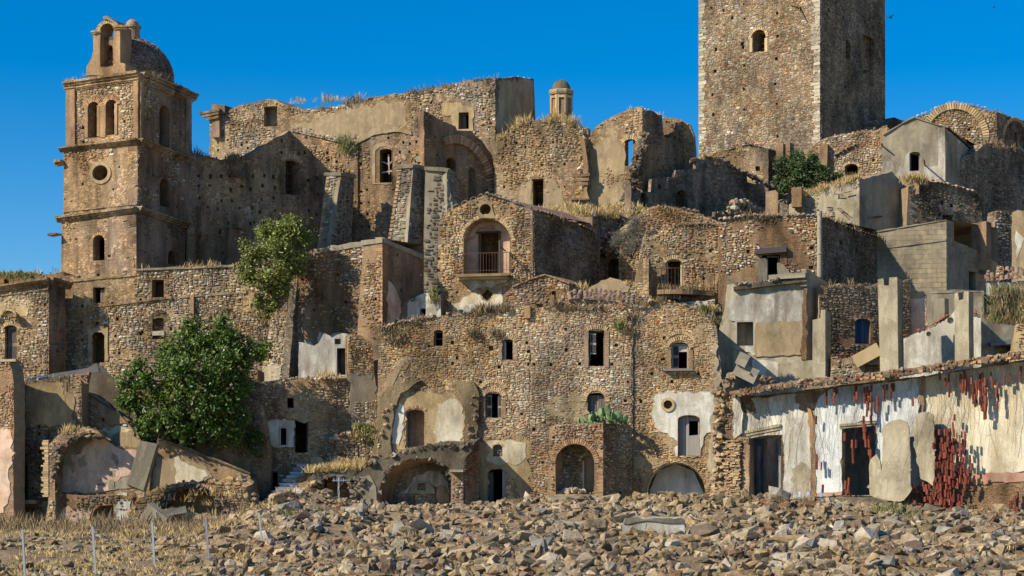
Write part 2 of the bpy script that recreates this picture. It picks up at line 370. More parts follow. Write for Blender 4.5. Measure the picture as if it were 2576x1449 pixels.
def fill(pl, poly, holes, cell, cov, seed, pal, dep=.05, sizes=SIZES, nsc=.45):
    cell *= .9
    poly = np.array(poly); s0, z0 = poly.min(0); s1, z1 = poly.max(0)
    nx = int((s1-s0)/cell); ch = cell*{'gold': .60, 'bricky': .60, 'castle': .85}.get(pal, .74); nz_ = int((z1-z0)/ch)
    if nx < 1 or nz_ < 1: return []
    occ = np.zeros((nz_, nx), bool); out = []; rd = random.Random(seed)
    for j in range(nz_):
        row = occ[j]
        for i in range(nx):
            if row[i]: continue
            w_, h_ = sizes[int(rd.random()*len(sizes))]
            w_ = min(w_, nx-i); h_ = min(h_, nz_-j)
            k = 1
            while k < w_ and not row[i+k]: k += 1
            w_ = k; occ[j:j+h_, i:i+w_] = True
            out.append((s0+(i+w_/2)*cell, z0+(j+h_/2)*ch, w_*cell, h_*ch))
    A = np.array(out); n = len(A)
    A[:, 0] += RNG.normal(0, .012, n); A[:, 1] += RNG.normal(0, .012, n)
    sh = RNG.uniform(.66, .95, (n, 2)); A[:, 2:] *= sh
    ok = np.ones(n, bool)
    for dx, dz in ((0, 0), (-.42, -.4), (.42, -.4), (-.42, .4), (.42, .4)):
        px = A[:, 0]+dx*A[:, 2]; pz = A[:, 1]+dz*A[:, 3]; ok &= inpoly(px, pz, poly)
        for h in holes: ok &= ~inpoly(px, pz, h)
    A = A[ok]
    if not len(A): return []
    keep = []; zp = []
    for a in A:
        v = noise.fractal(Vector((a[0]*nsc+seed*3.7, a[1]*nsc*1.2, seed*1.3)), .8, 2.0, 3)
        q = noise.fractal(Vector((a[0]*.33+seed, a[1]*.4, 9.1)), .8, 2.0, 3)+rd.uniform(-.35, .35)
        v = .5+.45*v+ rd.uniform(-.12, .12); keep.append(v < cov)
        zp.append(pal if pal in ('dark', 'grey') else ('pale' if pal != 'gold' else 'pale2') if q > .42 else 'bricky' if q < -.55 else pal)
    A = A[np.array(keep)]; zp = [z for z, k in zip(zp, keep) if k]
    n = len(A); t = RNG.integers(0, NT, n); dd = RNG.uniform(.45, 1.25, n)*dep; ro = RNG.normal(0, .09, n)
    return [(pl, a[0], a[1], a[2], a[3], d, r, k, p) for a, d, r, k, p in zip(A, dd, ro, t, zp)]
def emit_stones(th, cap=300):
    L = o_st.get(th.name, [])
    if not L: return
    L.sort(key=lambda q: -q[3]*q[4])
    loc = th.location
    for pl, s, z, w_, h_, d, r, k, pal in L[:cap]:
        o = bpy.data.objects.new('stone', stone_mesh(int(k), pal)); COL.objects.link(o); o.parent = th
        o.location = pl.w(s, z)-loc; o.rotation_euler = (0, r, pl.ang); o.scale = (w_, d, h_)
    rest = {}
    for q in L[cap:]: rest.setdefault(q[8], {}).setdefault((id(q[0]), int(q[7])), []).append(q)
    for pal, G in rest.items():
        VV, TT = [], []; base = 0
        for (_, k), qs in G.items():
            V, T = ST[k]; pl = qs[0][0]
            A = np.array([(q[1], q[2], q[3]/2, q[4]/2, q[5], q[6]) for q in qs])
            c, sn = np.cos(A[:, 5])[:, None], np.sin(A[:, 5])[:, None]
            x = V[:, 0][None]*A[:, 2:3]; y = V[:, 1][None]*A[:, 3:4]
            xs = A[:, 0:1]+x*c+y*sn; ys = A[:, 1:2]-x*sn+y*c; zs = V[:, 2][None]*A[:, 4:5]
            Wd = pl.W(np.column_stack([xs.ravel(), ys.ravel(), zs.ravel()]))
            VV.append(Wd); m = len(V)
            TT.append((T[None]+(base+np.arange(len(qs))*m)[:, None, None]).reshape(-1, 3)); base += len(qs)*m
        o = mk('small_stones', np.concatenate(VV), np.concatenate(TT), SM(pal, 'isl'), th); o['kind'] = 'stuff'
_seed = [10]
def wall(th, pl, out, holes=(), t=.55, mat='tan', jag=.07, name='wall', stones=None, put=(), ext=None, D=None, skip=(), lists=None, roofmat='roof', nostone=(), pt=.08, seg=.45):
    """one wall of real thickness; out and holes are traced on the plane pl.  ext/D: the building's shell behind it.
    stones=(palette, cell, coverage[, depth]); put = putlog holes (u, v[, size])"""
    _seed[0] += 1; sd = _seed[0]
    base = [pl.sz(*q) for q in out]
    poly = jagline(base, jag, seg, rnd=random.Random(sd)) if jag else base
    H = [(hole_pts(pl, h), (h[-1] if (h[0] == 'p' and len(h) > 2) else h[4] if (h[0] == 'c' and len(h) > 4) else h[5] if (h[0] in 'ras' and len(h) > 5) else None)) for h in holes]
    rd = random.Random(sd)
    for q in put:
        s_, z_ = pl.sz(q[0], q[1]); e = (q[2] if len(q) > 2 else pt)*rd.uniform(.8, 1.15); f = e*rd.uniform(.8, 1.3)
        H.append(([(s_-e, z_-f), (s_+e*.95, z_-f), (s_+e, z_+f*.9), (s_-e*.9, z_+f)], .35))
    hp = [h for h, _ in H]
    V2, T = tri_poly(poly, hp)
    VV = [np.column_stack([V2, np.zeros(len(V2))])]; TT = [T]; QQ = []; n = len(V2)
    VV.append(np.column_stack([V2, np.full(len(V2), -t)])); TT.append(T[:, ::-1]+n); b = 2*n
    def strip(pts, o0, o1, inv):
        nonlocal b
        m = len(pts); p = np.array(pts); VV.append(np.column_stack([p, np.full(m, o0)])); VV.append(np.column_stack([p, np.full(m, o1)]))
        for i in range(m):
            j = (i+1) % m; q = (b+i, b+j, b+m+j, b+m+i); QQ.append(q if not inv else q[::-1])
        b += 2*m
    for h, dp in H:
        dd = t if dp is None else dp
        strip(h, 0, -dd, False)
        if dp is not None and dp < t or dp is not None:
            m = len(h); p = np.array(h); VV.append(np.column_stack([p, np.full(m, -dp)])); c = p.mean(0)
            VV.append(np.array([[c[0], c[1], -dp]]))
            TT.append(np.array([(b+i, b+(i+1) % m, b+m) for i in range(m)])); b += m+1
    if D is None: strip(poly, 0, -t, True)
    A = np.concatenate(VV); Wd = pl.W(A); uv = A[:, :2].copy(); uv[:, 0] += A[:, 2]
    o = mk(name, Wd, np.concatenate(TT), M[mat], th, uv+np.array((sd*3.1, 0)), QQ)
    if D is not None:
        e = np.array(ext if ext is not None else -pl.n)*D; p = np.array(poly); m = len(p)
        f = pl.W(np.column_stack([p, np.zeros(m)])); k = f.copy(); k[:, :2] += e
        smax, smin = p[:, 0].max(), p[:, 0].min(); Q = []
        for i in range(m):
            j = (i+1) % m; mid = (p[i]+p[j])/2; horiz = abs(p[i][0]-p[j][0]) > .6*abs(p[i][1]-p[j][1])
            if 'right' in skip and mid[0] > smax-.35 and not horiz: continue
            if 'left' in skip and mid[0] < smin+.35 and not horiz: continue
            if 'top' in skip and horiz and mid[1] > (p[:, 1].min()+p[:, 1].max())/2: continue
            Q.append((j, i, m+i, m+j))
        V3, T3 = tri_poly(poly, []); B = pl.W(np.column_stack([V3, np.zeros(len(V3))])); B[:, :2] += e
        V = np.concatenate([f, k, B]); uvs = np.column_stack([V[:, 0]+V[:, 1], V[:, 2]])
        mk('outer_shell', V, T3[:, ::-1]+2*m, M[roofmat], th, uvs, Q)
    if stones:
        pal, cell, cov = stones[:3]; dep = (stones[3] if len(stones) > 3 else .075)
        grow = []
        for h in hp:
            h = np.array(h); c = h.mean(0); r = np.linalg.norm(h-c, axis=1, keepdims=True); grow.append(c+(h-c)*(1+.05/np.maximum(r, .05)))
        ns = [[pl.sz(*q) for q in poly_] for poly_ in nostone]
        o_st[th.name] += fill(pl, poly, grow+ns, cell, cov, sd, pal, dep)
    return o
def patch(th, pl, out, mat, t=.03, jag=.06, holes=(), name='plaster_patch', off=0.0, seg=.25):
    """a coat of plaster or a slab standing proud of the wall by t, rough edged"""
    _seed[0] += 1
    poly = jagline([pl.sz(*q) for q in out], jag, seg, rnd=random.Random(_seed[0]), vert=1)
    H = [hole_pts(pl, h) for h in holes]
    V2, T = tri_poly(poly, H); n = len(V2); VV = [np.column_stack([V2, np.full(n, off+t)])]; b = n; QQ = []
    for h in [poly]+H:
        m = len(h); p = np.array(h); VV += [np.column_stack([p, np.full(m, off+t)]), np.column_stack([p, np.full(m, off-.12)])]
        for i in range(m):
            j = (i+1) % m; QQ.append((b+j, b+i, b+m+i, b+m+j))
        b += 2*m
    A = np.concatenate(VV)
    return mk(name, pl.W(A), T, M[mat], th, A[:, :2]+_seed[0]*1.7, QQ)
CUBE = np.array([(x, y, z) for x in (-.5, .5) for y in (-.5, .5) for z in (-.5, .5)])
CT = np.array([(0,1,3),(0,3,2),(4,6,7),(4,7,5),(0,4,5),(0,5,1),(2,3,7),(2,7,6),(0,2,6),(0,6,4),(1,5,7),(1,7,3)])
_cube = {}
def cube_me(mat, k=0):
    if (mat, k) not in _cube:
        r = random.Random(k); V = CUBE+np.array([[r.uniform(-.04, .04) for _ in range(3)] for _ in range(8)])
        _cube[(mat, k)] = npmesh('block', V, CT, M[mat])
    return _cube[(mat, k)]
def blk(name, th, c, size, mat, ang=0.0, roll=0.0, pitch=0.0):
    """box-like piece; c world centre, size (along wall, depth, height), ang = plan angle in radians"""
    o = bpy.data.objects.new(name, cube_me(mat, random.randrange(4))); COL.objects.link(o)
    if th is not None: o.parent = th; o.location = Vector(c)-th_world(th)
    else: o.location = c
    o.rotation_euler = (pitch, roll, ang); o.scale = size; return o
def th_world(th):
    v = Vector(th.location)
    while th.parent is not None: th = th.parent; v = v+Vector(th.location)
    return v
def pblk(name, th, pl, u0, v0, u1, v1, mat, off=0.0, dep=.1, roll=0.0):
    a0, z0 = pl.sz(u0, v0); a1, _ = pl.sz(u1, v0); z1 = pl.sz((u0+u1)/2, v1)[1]; z0 = pl.sz((u0+u1)/2, v0)[1]
    return blk(name, th, pl.w((a0+a1)/2, (z0+z1)/2, off), (abs(a1-a0), dep, abs(z1-z0)), mat, pl.ang, roll)
def beam(name, th, p, q, w_, mat, k=None):
    """square rod from p to q (world)"""
    p, q = Vector(p), Vector(q); d = q-p; o = bpy.data.objects.new(name, cube_me(mat, 0)); COL.objects.link(o)
    c = (p+q)/2
    if th is not None: o.parent = th; c = c-th_world(th)
    o.location = c; o.rotation_euler = d.to_track_quat('Z', 'Y').to_euler(); o.scale = (w_, k or w_, d.length); return o
def cornice(th, pl, a, b, h, out_, mat='tanplaster', name='cornice', steps=2, jag=.02):
    """moulding from column/row a to b (its top line), h high and out_ proud, in steps"""
    (s0, z0), (s1, z1) = pl.sz(*a), pl.sz(*b); n = max(2, int(abs(s1-s0)/.35)); V, Q = [], []
    prof = []
    for k in range(steps):
        o_ = out_*(1-k/steps); prof += [(o_, -h*k/steps), (o_*.96, -h*(k+1)/steps)]
    prof = [(-.05, 0)]+prof+[(-.05, -h)]; m = len(prof)
    for i in range(n+1):
        f = i/n; s_ = s0+(s1-s0)*f; z_ = z0+(z1-z0)*f; j = random.gauss(0, jag)
        for q in prof: V.append((s_, z_+q[1]+(j if q[1] > -h*.3 else 0), max(q[0]+j, -.05)))
    for i in range(n):
        for k in range(m-1): Q.append((i*m+k, i*m+k+1, (i+1)*m+k+1, (i+1)*m+k))
    for e in (0, n): Q.append((e*m, e*m+1, e*m+m-2, e*m+m-1))
    A = np.array(V); return mk(name, pl.W(A), [], M[mat], th, A[:, :2], Q)
def arch(th, pl, cu, cv, ru, rv, a0=0, a1=180, n=14, w_=.28, dep=.12, mat='blkochre', off=.03, fan=.8):
    """ring of single bricks set on edge; (cu, cv) centre, ru/rv inner radii in photo measure"""
    s0, z0 = pl.sz(cu, cv); rs = abs(pl.sz(cu+ru, cv)[0]-pl.sz(cu-ru, cv)[0])/2; rz = abs(pl.sz(cu, cv-rv)[1]-z0)
    L = math.pi*(rs+rz)/2*(a1-a0)/180/n
    for i in range(n):
        t = R(a0+(a1-a0)*(i+.5)/n); c, s_ = math.cos(t), math.sin(t)
        nx, nz2 = c*rz, s_*rs; l = math.hypot(nx, nz2); nx /= l; nz2 /= l
        p = pl.w(s0+c*rs+nx*w_/2, z0+s_*rz+nz2*w_/2, off-dep/2+random.uniform(-.01, .015))
        blk('brick', th, p, (w_, dep, L*fan*random.uniform(.9, 1.08)*(1+w_/max(rs, .3)*.3)), mat, pl.ang, -math.atan2(nz2, nx))
def quoins(th, pl, u, v0, v1, mat='quoin', side=-1, h=.28, wmin=.3, wmax=.6, off=.02, dep=.2):
    s0, z0 = pl.sz(u, v0); _, z1 = pl.sz(u, v1); z = min(z0, z1); top = max(z0, z1)
    while z < top:
        hh = h*random.uniform(.7, 1.2); w_ = random.uniform(wmin, wmax)
        blk('quoin', th, pl.w(s0+side*w_/2+.0, z+hh/2, off-dep/2+random.uniform(-.01, .012)), (w_, dep, hh*.9), mat, pl.ang); z += hh
def barrel_tile():
    V, Q = [], []; n = 5
    for y, r in ((0, .5), (1, .4)):
        for i in range(n+1):
            t = math.pi*i/n
            V.append((math.cos(t)*r, y, math.sin(t)*r*.8))
        for i in range(n, -1, -1):
            t = math.pi*i/n; V.append((math.cos(t)*r*.78, y, math.sin(t)*r*.62))
    m = 2*(n+1)
    for i in range(m): Q.append((i, (i+1) % m, m+(i+1) % m, m+i))
    for i in range(n): Q.append((i+1, i, m-1-i, m-2-i))
    return V, Q
BT = barrel_tile(); _tile = {}
def tiles(th, pl, pts, mat='tile', sp=.24, ln=.45, off=.05, rows=1, tilt=.35, rowstep=.3, name='tile'):
    """barrel roof tiles whose mouths show along the line pts (photo), running back up the slope"""
    if mat not in _tile: _tile[mat] = npmesh('tile', BT[0], [], M[mat], quads=BT[1])
    W = [pl.sz(*q) for q in pts]
    for (s0, z0), (s1, z1) in zip(W, W[1:]):
        L = math.hypot(s1-s0, z1-z0); n = max(1, int(L/sp)); sl = math.atan2(z1-z0, s1-s0)
        for r in range(rows):
            for i in range(n):
                if random.random() < .1: continue
                f = (i+.5)/n+random.uniform(-.2, .2)/n
                o = bpy.data.objects.new(name, _tile[mat]); COL.objects.link(o); o.parent = th
                o.location = pl.w(s0+(s1-s0)*f, z0+(z1-z0)*f+r*rowstep*math.sin(tilt)+random.uniform(-.03, .03), off-r*rowstep)-Vector(th.location)
                o.rotation_euler = (tilt*random.uniform(.7, 1.3), -sl+random.gauss(0, .08), pl.ang+random.gauss(0, .08)); o.scale = (sp*1.05, ln, sp*.9)
# grass and weeds: collected, one object each at the end
GR = {'dry': [], 'weed': [], 'greenweed': []}
def tuft(kind, p, h, n=10, spread=.25, wd=.012):
    GR[kind].append((tuple(p), h, n, spread, wd))
def crest(th, pl, pts, pal='warm', size=.22, dens=3.0, off=-.2, grass='weed', gh=.3, gd=3.0, stones=True, hang=.3):
    """loose stones and dried plants along the broken top of a wall"""
    W = [pl.sz(*q) for q in pts]; ph_ = random.uniform(0, 99)
    for (s0, z0), (s1, z1) in zip(W, W[1:]):
        L = math.hypot(s1-s0, z1-z0)
        if stones:
            for i in range(max(1, int(L*dens))):
                f = random.random(); k = random.randrange(len(ROCK)); z = size*random.uniform(.4, 1.1)
                o = bpy.data.objects.new('stone', rock_me(k, pal)); COL.objects.link(o); o.parent = th
                o.location = pl.w(s0+(s1-s0)*f, z0+(z1-z0)*f+z*.1, off+random.uniform(-.25, .2))-Vector(th.location)
                o.rotation_euler = (random.uniform(-.5, .5), random.uniform(-.5, .5), random.uniform(0, 6)); o.scale = (z*1.2, z, z*.7)
        if grass:
            for i in range(int(L*gd)):
                f = random.random(); dn = random.random() < hang; q_ = noise.noise(Vector(((s0+(s1-s0)*f)*.9, ph_, 0)))
                if q_ < random.uniform(-.15, .35): continue
                tuft(grass, pl.w(s0+(s1-s0)*f, z0+(z1-z0)*f-(.1 if not dn else .2), random.uniform(-.4, .12)), gh*random.uniform(.3, 1.1)*(1+q_), random.randint(8, 16), .34, .014)
def rocks():
    L = []
    for k in range(26):
        r = random.Random(k*7+1); bm = bmesh.new()
        for i in range(r.randint(9, 13)):
            v = Vector([r.gauss(0, 1) for _ in range(3)]); v.normalize(); e = .55 if k % 3 else .8
            v = Vector([math.copysign(abs(c)**e, c) for c in v]); bm.verts.new(v*.5*r.uniform(.85, 1.1))
        g = bmesh.ops.convex_hull(bm, input=bm.verts)
        bmesh.ops.delete(bm, geom=[x for x in g['geom_interior'] if isinstance(x, bmesh.types.BMVert)], context='VERTS')
        bmesh.ops.triangulate(bm, faces=bm.faces); bm.verts.index_update()
        L.append((np.array([tuple(v.co) for v in bm.verts]), np.array([[v.index for v in f.verts] for f in bm.faces]))); bm.free()
    return L
ROCK = rocks(); _rk = {}
def rock_me(k, pal):
    if (k, pal) not in _rk: _rk[(k, pal)] = npmesh('rock', ROCK[k][0], ROCK[k][1], SM(pal, 'obj'))
    return _rk[(k, pal)]
def boxes(name, th, pl, L, mat):
    """one mesh of several boards; L = (u0, v0, u1, v1, off, dep)"""
    VV, TT = [], []
    for u0, v0, u1, v1, off, dep in L:
        um = (u0+u1)/2; a0 = pl.sz(u0, v0)[0]; a1 = pl.sz(u1, v0)[0]; z0 = pl.sz(um, v0)[1]; z1 = pl.sz(um, v1)[1]
        A = np.array([(a0 if x < 0 else a1, z1 if z < 0 else z0, off+(dep/2 if y < 0 else -dep/2)) for x, y, z in CUBE])
        TT.append(CT+8*len(VV)); VV.append(pl.W(A))
    V = np.concatenate(VV); V = V-np.array(th_world(th)); me = npmesh(name, V, np.concatenate(TT), M[mat]); return link(name, me, th)
def shutter(th, pl, u0, v0, u1, v1, off=-.3, mat='wood', planks=2, panes=False, name='shutter'):
    """a leaf: backing board with its boards or panels as sub-parts"""
    f = boxes(name, th, pl, [(u0, v0, u1, v1, off, .04)], mat); W = u1-u0; H = v1-v0
    for i in range(planks):
        a = u0+W*(i+.08)/planks; b = u0+W*(i+.92)/planks
        if panes:
            for j in range(2): boxes('panel', f, pl, [(a, v0+H*(j+.12)/2, b, v0+H*(j+.88)/2, off+.03, .03)], 'wooddark')
        else: boxes('board', f, pl, [(a, v0+H*.01, b, v0+H*.99, off+.03, .025)], mat)
    return f
def frame(th, pl, u0, v0, u1, v1, t=3, off=-.35, mat='wooddark', dep=.1, name='frame', mid=False, cross=False):
    f = boxes(name, th, pl, [(u0, v0, u0+t, v1, off, dep), (u1-t, v0, u1, v1, off, dep), (u0+t, v0, u1-t, v0+t, off, dep)], mat)
    if mid: boxes('mullion', f, pl, [((u0+u1)/2-t/2, v0+t, (u0+u1)/2+t/2, v1, off, dep*.8)], mat)
    if cross: boxes('glazing_bar', f, pl, [(u0+t, (v0+v1)/2-t/2, u1-t, (v0+v1)/2+t/2, off+.01, dep*.7)], mat)
    return f
def railing(th, pts, h, n, mat='iron', name='railing', w_=.025):
    """pts world floor points; posts and bars"""
    for a, b in zip(pts, pts[1:]):
        a, b = Vector(a), Vector(b); up = Vector((0, 0, h))
        beam('rail', th, a+up, b+up, w_*1.4, mat); beam('rail', th, a+up*.12, b+up*.12, w_, mat)
        k = max(2, int((b-a).length/n))
        for i in range(k+1):
            p = a.lerp(b, i/k); beam('bar', th, p, p+up, w_*(1.5 if i in (0, k) else .8), mat)
def Dto(ps, u): return ps.sz(u, 700)[0]
def putgrid(u0, v0, u1, v1, nu, nv, j=5, p=.8, seed=1):
    r = random.Random(seed)
    return [(u0+(u1-u0)*(i+.5)/nu+r.uniform(-j, j), v0+(v1-v0)*(k+.5)/nv+r.uniform(-j, j)) for i in range(nu) for k in range(nv) if r.random() < p]
# ------------------------------------------------------------ the ground: one sheet from the foreground over the hill and beyond
def ground_z(x, y):
    x = np.asarray(x, float); y = np.asarray(y, float)
    f = np.interp(y, [-40, 40, 70, 119, 131, 139, 150, 165, 185, 260, 420, 900], [-5, -2.74, -.68, 2.68, 3.0, 11.5, 16.2, 22.5, 23.5, 6, -12, -30])
    low = np.clip((-x-24)/8, 0, 1)*(y > 120); f = f-np.maximum(f-14.5, 0)*low
    f = f-np.clip((np.abs(x)-70)/80, 0, 1)*np.maximum(f, 0)*.8
    k = np.clip((-x-11.5)/3, 0, 1)*np.clip((y-84)/28, 0, 1)*np.clip((131-y)/3, 0, 1)
    return f-1.05*k*k*(3-2*k)
def gnoise(x, y):
    v = Vector((x*.22, y*.22, .3)); return noise.fractal(v, 1.0, 2.0, 4)*(.28+.22*max(0, 1-abs(y-104)/16))*(1 if y < 125 else 2)+noise.noise(Vector((x*1.3, y*1.3, 5)))*.06
def gz(x, y): return float(ground_z(x, y))+gnoise(x, y)+mound(x, y)
def mound(x, y):                                     # heap of rubble left of the middle, low rise on the right
    a = 1.0*math.exp(-((x+9.4)/2.3)**2-((y-101)/8)**2)+.95*math.exp(-((x-9.5)/7)**2-((y-107)/5)**2)
    return a+.15*math.exp(-((x+1)/6)**2-((y-112)/4)**2)
def ground():
    xs = np.unique(np.concatenate([np.linspace(-400, -40, 25), np.linspace(-40, 40, 241), np.linspace(40, 400, 25)]))
    ys = np.unique(np.concatenate([np.linspace(-60, 55, 14), np.linspace(55, 125, 260), np.linspace(125, 190, 90), np.linspace(190, 900, 30)]))
    X, Y = np.meshgrid(xs, ys); Z = ground_z(X, Y)
    Z = Z+np.array([gnoise(a, b)+mound(a, b) for a, b in zip(X.ravel(), Y.ravel())]).reshape(X.shape)
    nx, ny = len(xs), len(ys); idx = np.arange(nx*ny).reshape(ny, nx)
    Q = np.stack([idx[:-1, :-1], idx[:-1, 1:], idx[1:, 1:], idx[1:, :-1]], -1).reshape(-1, 4)
    m, nt, b = newmat('dry_ground'); v = coords(nt, 'Object')
    n1 = nz(nt, v, .35, 6, .65); n2 = nz(nt, v, 3.5, 7, .75)
    c = mix(nt, ramp(nt, n1, [(.4, (0, 0, 0)), (.6, (1, 1, 1))]), (.27, .20, .12), (.36, .27, .165))
    c = mix(nt, 1, c, ramp(nt, n2, [(.3, (.55, .53, .5)), (.7, (1.3, 1.28, 1.25))]), 'MULTIPLY')
    nt.links.new(c, b.inputs['Base Color']); bump(nt, b, n2, .15, 1)
    o = mk('ground', np.column_stack([X.ravel(), Y.ravel(), Z.ravel()]), [], m, None, quads=Q)
    for p in o.data.polygons: p.use_smooth = True
    tag(o, 'bare stony hillside under the ruined town', None, kind='structure')
ground()
# ============================================================ the bell tower
U5 = lambda zx, zy: (858.67+zx/3, 483+zy/3)
def T_(label, cat, pl, u, name, v=None, group=None):
    a = pl.at(u, v if v else 1000); return thing(name, label, cat, a, group)
b1, b2, b3 = PL(350, 138.35, -25), PL(346, 138.15, -25), PL(343, 138.0, -25)
s1, s2, s3 = PL(350, 138.35, 65), PL(346, 138.15, 65), PL(343, 138.0, 65)
bt = thing('bell_tower', 'square ochre bell tower with paired arched windows at the left of the skyline', 'bell tower', b3.at(343, 690))
BD = 5.85
wall(bt, b1, [(168,372),(350,350),(350,186),(168,208)], [('a',223,256,249,346),('a',268,250,293,339)], t=.7, mat='bell', ext=s1.d, D=BD, skip=('right',), jag=.03,
     stones=('pale',.125,.62), put=[(313,305),(209,321),(210,357),(311,349),(258,314)], pt=.09, nostone=[[(214,240),(303,240),(303,346),(214,350)],[(168,370),(192,370),(192,205),(168,205)],[(338,352),(350,352),(350,186),(338,186)]])
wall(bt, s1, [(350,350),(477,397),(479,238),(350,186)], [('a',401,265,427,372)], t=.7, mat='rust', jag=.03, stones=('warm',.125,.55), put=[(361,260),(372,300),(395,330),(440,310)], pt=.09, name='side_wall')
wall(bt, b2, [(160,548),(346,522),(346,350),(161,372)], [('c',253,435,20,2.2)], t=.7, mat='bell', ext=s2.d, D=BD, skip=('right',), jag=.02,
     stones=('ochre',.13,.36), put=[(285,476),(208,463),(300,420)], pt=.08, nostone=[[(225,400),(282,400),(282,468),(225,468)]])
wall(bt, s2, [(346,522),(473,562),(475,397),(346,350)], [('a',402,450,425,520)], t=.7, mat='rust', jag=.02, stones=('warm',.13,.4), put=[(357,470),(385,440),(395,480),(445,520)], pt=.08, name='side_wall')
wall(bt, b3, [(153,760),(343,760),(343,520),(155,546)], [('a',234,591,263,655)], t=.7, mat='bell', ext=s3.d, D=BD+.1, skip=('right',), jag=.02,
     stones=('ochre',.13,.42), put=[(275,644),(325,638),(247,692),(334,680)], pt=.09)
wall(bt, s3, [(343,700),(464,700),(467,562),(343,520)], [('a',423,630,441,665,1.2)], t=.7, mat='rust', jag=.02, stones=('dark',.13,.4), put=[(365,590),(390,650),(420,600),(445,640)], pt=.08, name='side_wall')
for a, s_, (f0, f1), (g0, g1), h, o_ in ((b1,s1,((166,208),(353,180)),((353,180),(488,238)),.42,.42),(b1,s1,((166,222),(352,197)),((352,197),(482,250)),.25,.22),
        (b2,s2,((153,372),(348,349)),((348,349),(477,399)),.30,.38),(b3,s3,((147,547),(345,520)),((345,520),(468,562)),.34,.38)):
    cornice(bt, a, f0, f1, h, o_, 'tan', steps=3); cornice(bt, s_, g0, g1, h, o_, 'tan', steps=3)
cornice(bt, b2, (160,531),(346,510), .1, .06, 'tan', 'string_course', 1); cornice(bt, b3, (153,712),(345,690), .12, .07, 'tan', 'string_course', 1)
for pl, u0, u1, va, vb in ((b1,169,191,368,215),(b1,339,350,352,190),(s1,350,357,352,190),(s1,464,478,392,240)):
    patch(bt, pl, [(u0,va),(u1,va-(2 if pl is b1 else -3)),(u1,vb-(2 if pl is b1 else -4)),(u0,vb)], 'brick', .14, .01, name='pilaster')
for cu, cv, r in ((236,270,13),(280.5,264,12.5)):
    arch(bt, b1, cu, cv, r+1, r*1.05, 0, 180, 15, .30, .14, 'blkbrick', .07)
for cu in (221, 251, 266, 295): 
    y0 = 268-(cu-221)*.1
    patch(bt, b1, [(cu-6,y0+78),(cu+1,y0+78),(cu+1,y0),(cu-6,y0)], 'brick', .07, .008, name='jamb')
patch(bt, b1, [(251,346),(266,344),(266,266),(251,268)], 'brick', .05, .01, name='jamb')
pts = [(253+27*math.cos(t), 435+28*math.sin(t)) for t in np.linspace(0, 6.28, 22, endpoint=False)]
patch(bt, b2, pts, 'tanplaster', .07, .03, holes=[('c',253,435,19.5)], name='window_ring', seg=.5)
pblk('board', bt, b2, 246, 425, 254, 459, 'woodgrey', -1.0, .05)
arch(bt, b3, 248.5, 606, 15, 15, 0, 180, 12, .16, .12, 'blkbrick', .02)
# stub of moulding on the left corner, small ledge
cornice(bt, b2, (146,405),(161,402), .35, .5, 'tan'); cornice(bt, b3, (134,592),(154,588), .1, .6, 'tan', steps=1)
# belfry gable
g = b1.shift(-.15)
GO = [(217,190),(217.5,168),(230,147),(235,127),(234,83),(232,79),(240,76),(246,63),(255,55),(266,51),(263,44),(274,42),(283,48),(293,60),(300,63),(320,66),(319,72),(302,74),(302,157),(315,160),(315,187)]
GH = [(252,168),(252,84),(255,69),(263,61),(275,58),(283,65),(286,77),(286,156),(283,168)]
wall(bt, g, [(217,190),(217.5,168),(230,147),(235,127),(234,83),(232,79),(240,76),(246,63),(255,55),(266,51),(283,48),(293,60),(300,63),(302,66),(302,157),(315,160),(315,187)], [('p',GH)], t=1.25, mat='brick', jag=.015, name='belfry_gable')
wall(bt, g.shift(-.45), [(250,170),(288,170),(288,93),(250,93)], [('a',266,113,284,166)], t=.2, mat='rust', jag=.01, name='belfry_back_wall')
beam('bell_beam', bt, g.at(251, 94, -.5), g.at(287, 92, -.5), .12, 'wooddark')
patch(bt, g, [(264,50),(262,43),(273,41),(282,47),(297,58),(301,64),(293,66),(285,57),(272,50)], 'cement', .15, .01, name='broken_scroll')
cornice(bt, g, (231,79),(250,79), .18, .14, 'tan'); cornice(bt, g, (287,66),(322,65), .22, .16, 'tan')
arch(bt, g, 269, 76, 17, 17, 0, 180, 15, .18, .12, 'blkochre', .03)
# dome with its lantern
dc = b1.at(350, 190)+Vector((-1.38, 3.79, 0)); dz = (VH-200)/F*142.1-.35
def dome(th, name, c, r, hgt, mat, n=32, m=12, e=1.0):
    V, Q = [], []
    for j in range(m+1):
        a = math.pi/2*j/m
        for i in range(n):
            t = 2*math.pi*i/n; rr = r*math.cos(a)**.9*(1+random.uniform(-.008, .008)); V.append((c[0]+rr*math.cos(t), c[1]+rr*math.sin(t), c[2]+hgt*math.sin(a)))
    for j in range(m):
        for i in range(n): Q.append((j*n+i, j*n+(i+1) % n, (j+1)*n+(i+1) % n, (j+1)*n+i))
    V = np.array(V); return mk(name, V, [], M[mat], th, np.column_stack([np.arctan2(V[:,1]-c[1], V[:,0]-c[0])*r, V[:,2]]), Q)
def lathe(th, name, c, prof, mat, n=20):
    V, Q = [], []
    for z, r in prof:
        for i in range(n):
            t = 2*math.pi*(i+.5)/n; V.append((c[0]+r*math.cos(t), c[1]+r*math.sin(t), c[2]+z))
    m = len(prof)
    for j in range(m-1):
        for i in range(n): Q.append((j*n+i, j*n+(i+1) % n, (j+1)*n+(i+1) % n, (j+1)*n+i))
    V = np.array(V); mx = max(p[1] for p in prof)
    return mk(name, V, [], M[mat], th, np.column_stack([np.arctan2(V[:,1]-c[1], V[:,0]-c[0])*mx, V[:,2]]), Q)
dc = dc+Vector((.22, .55, 0))*.9; dr = 108/F*142.1
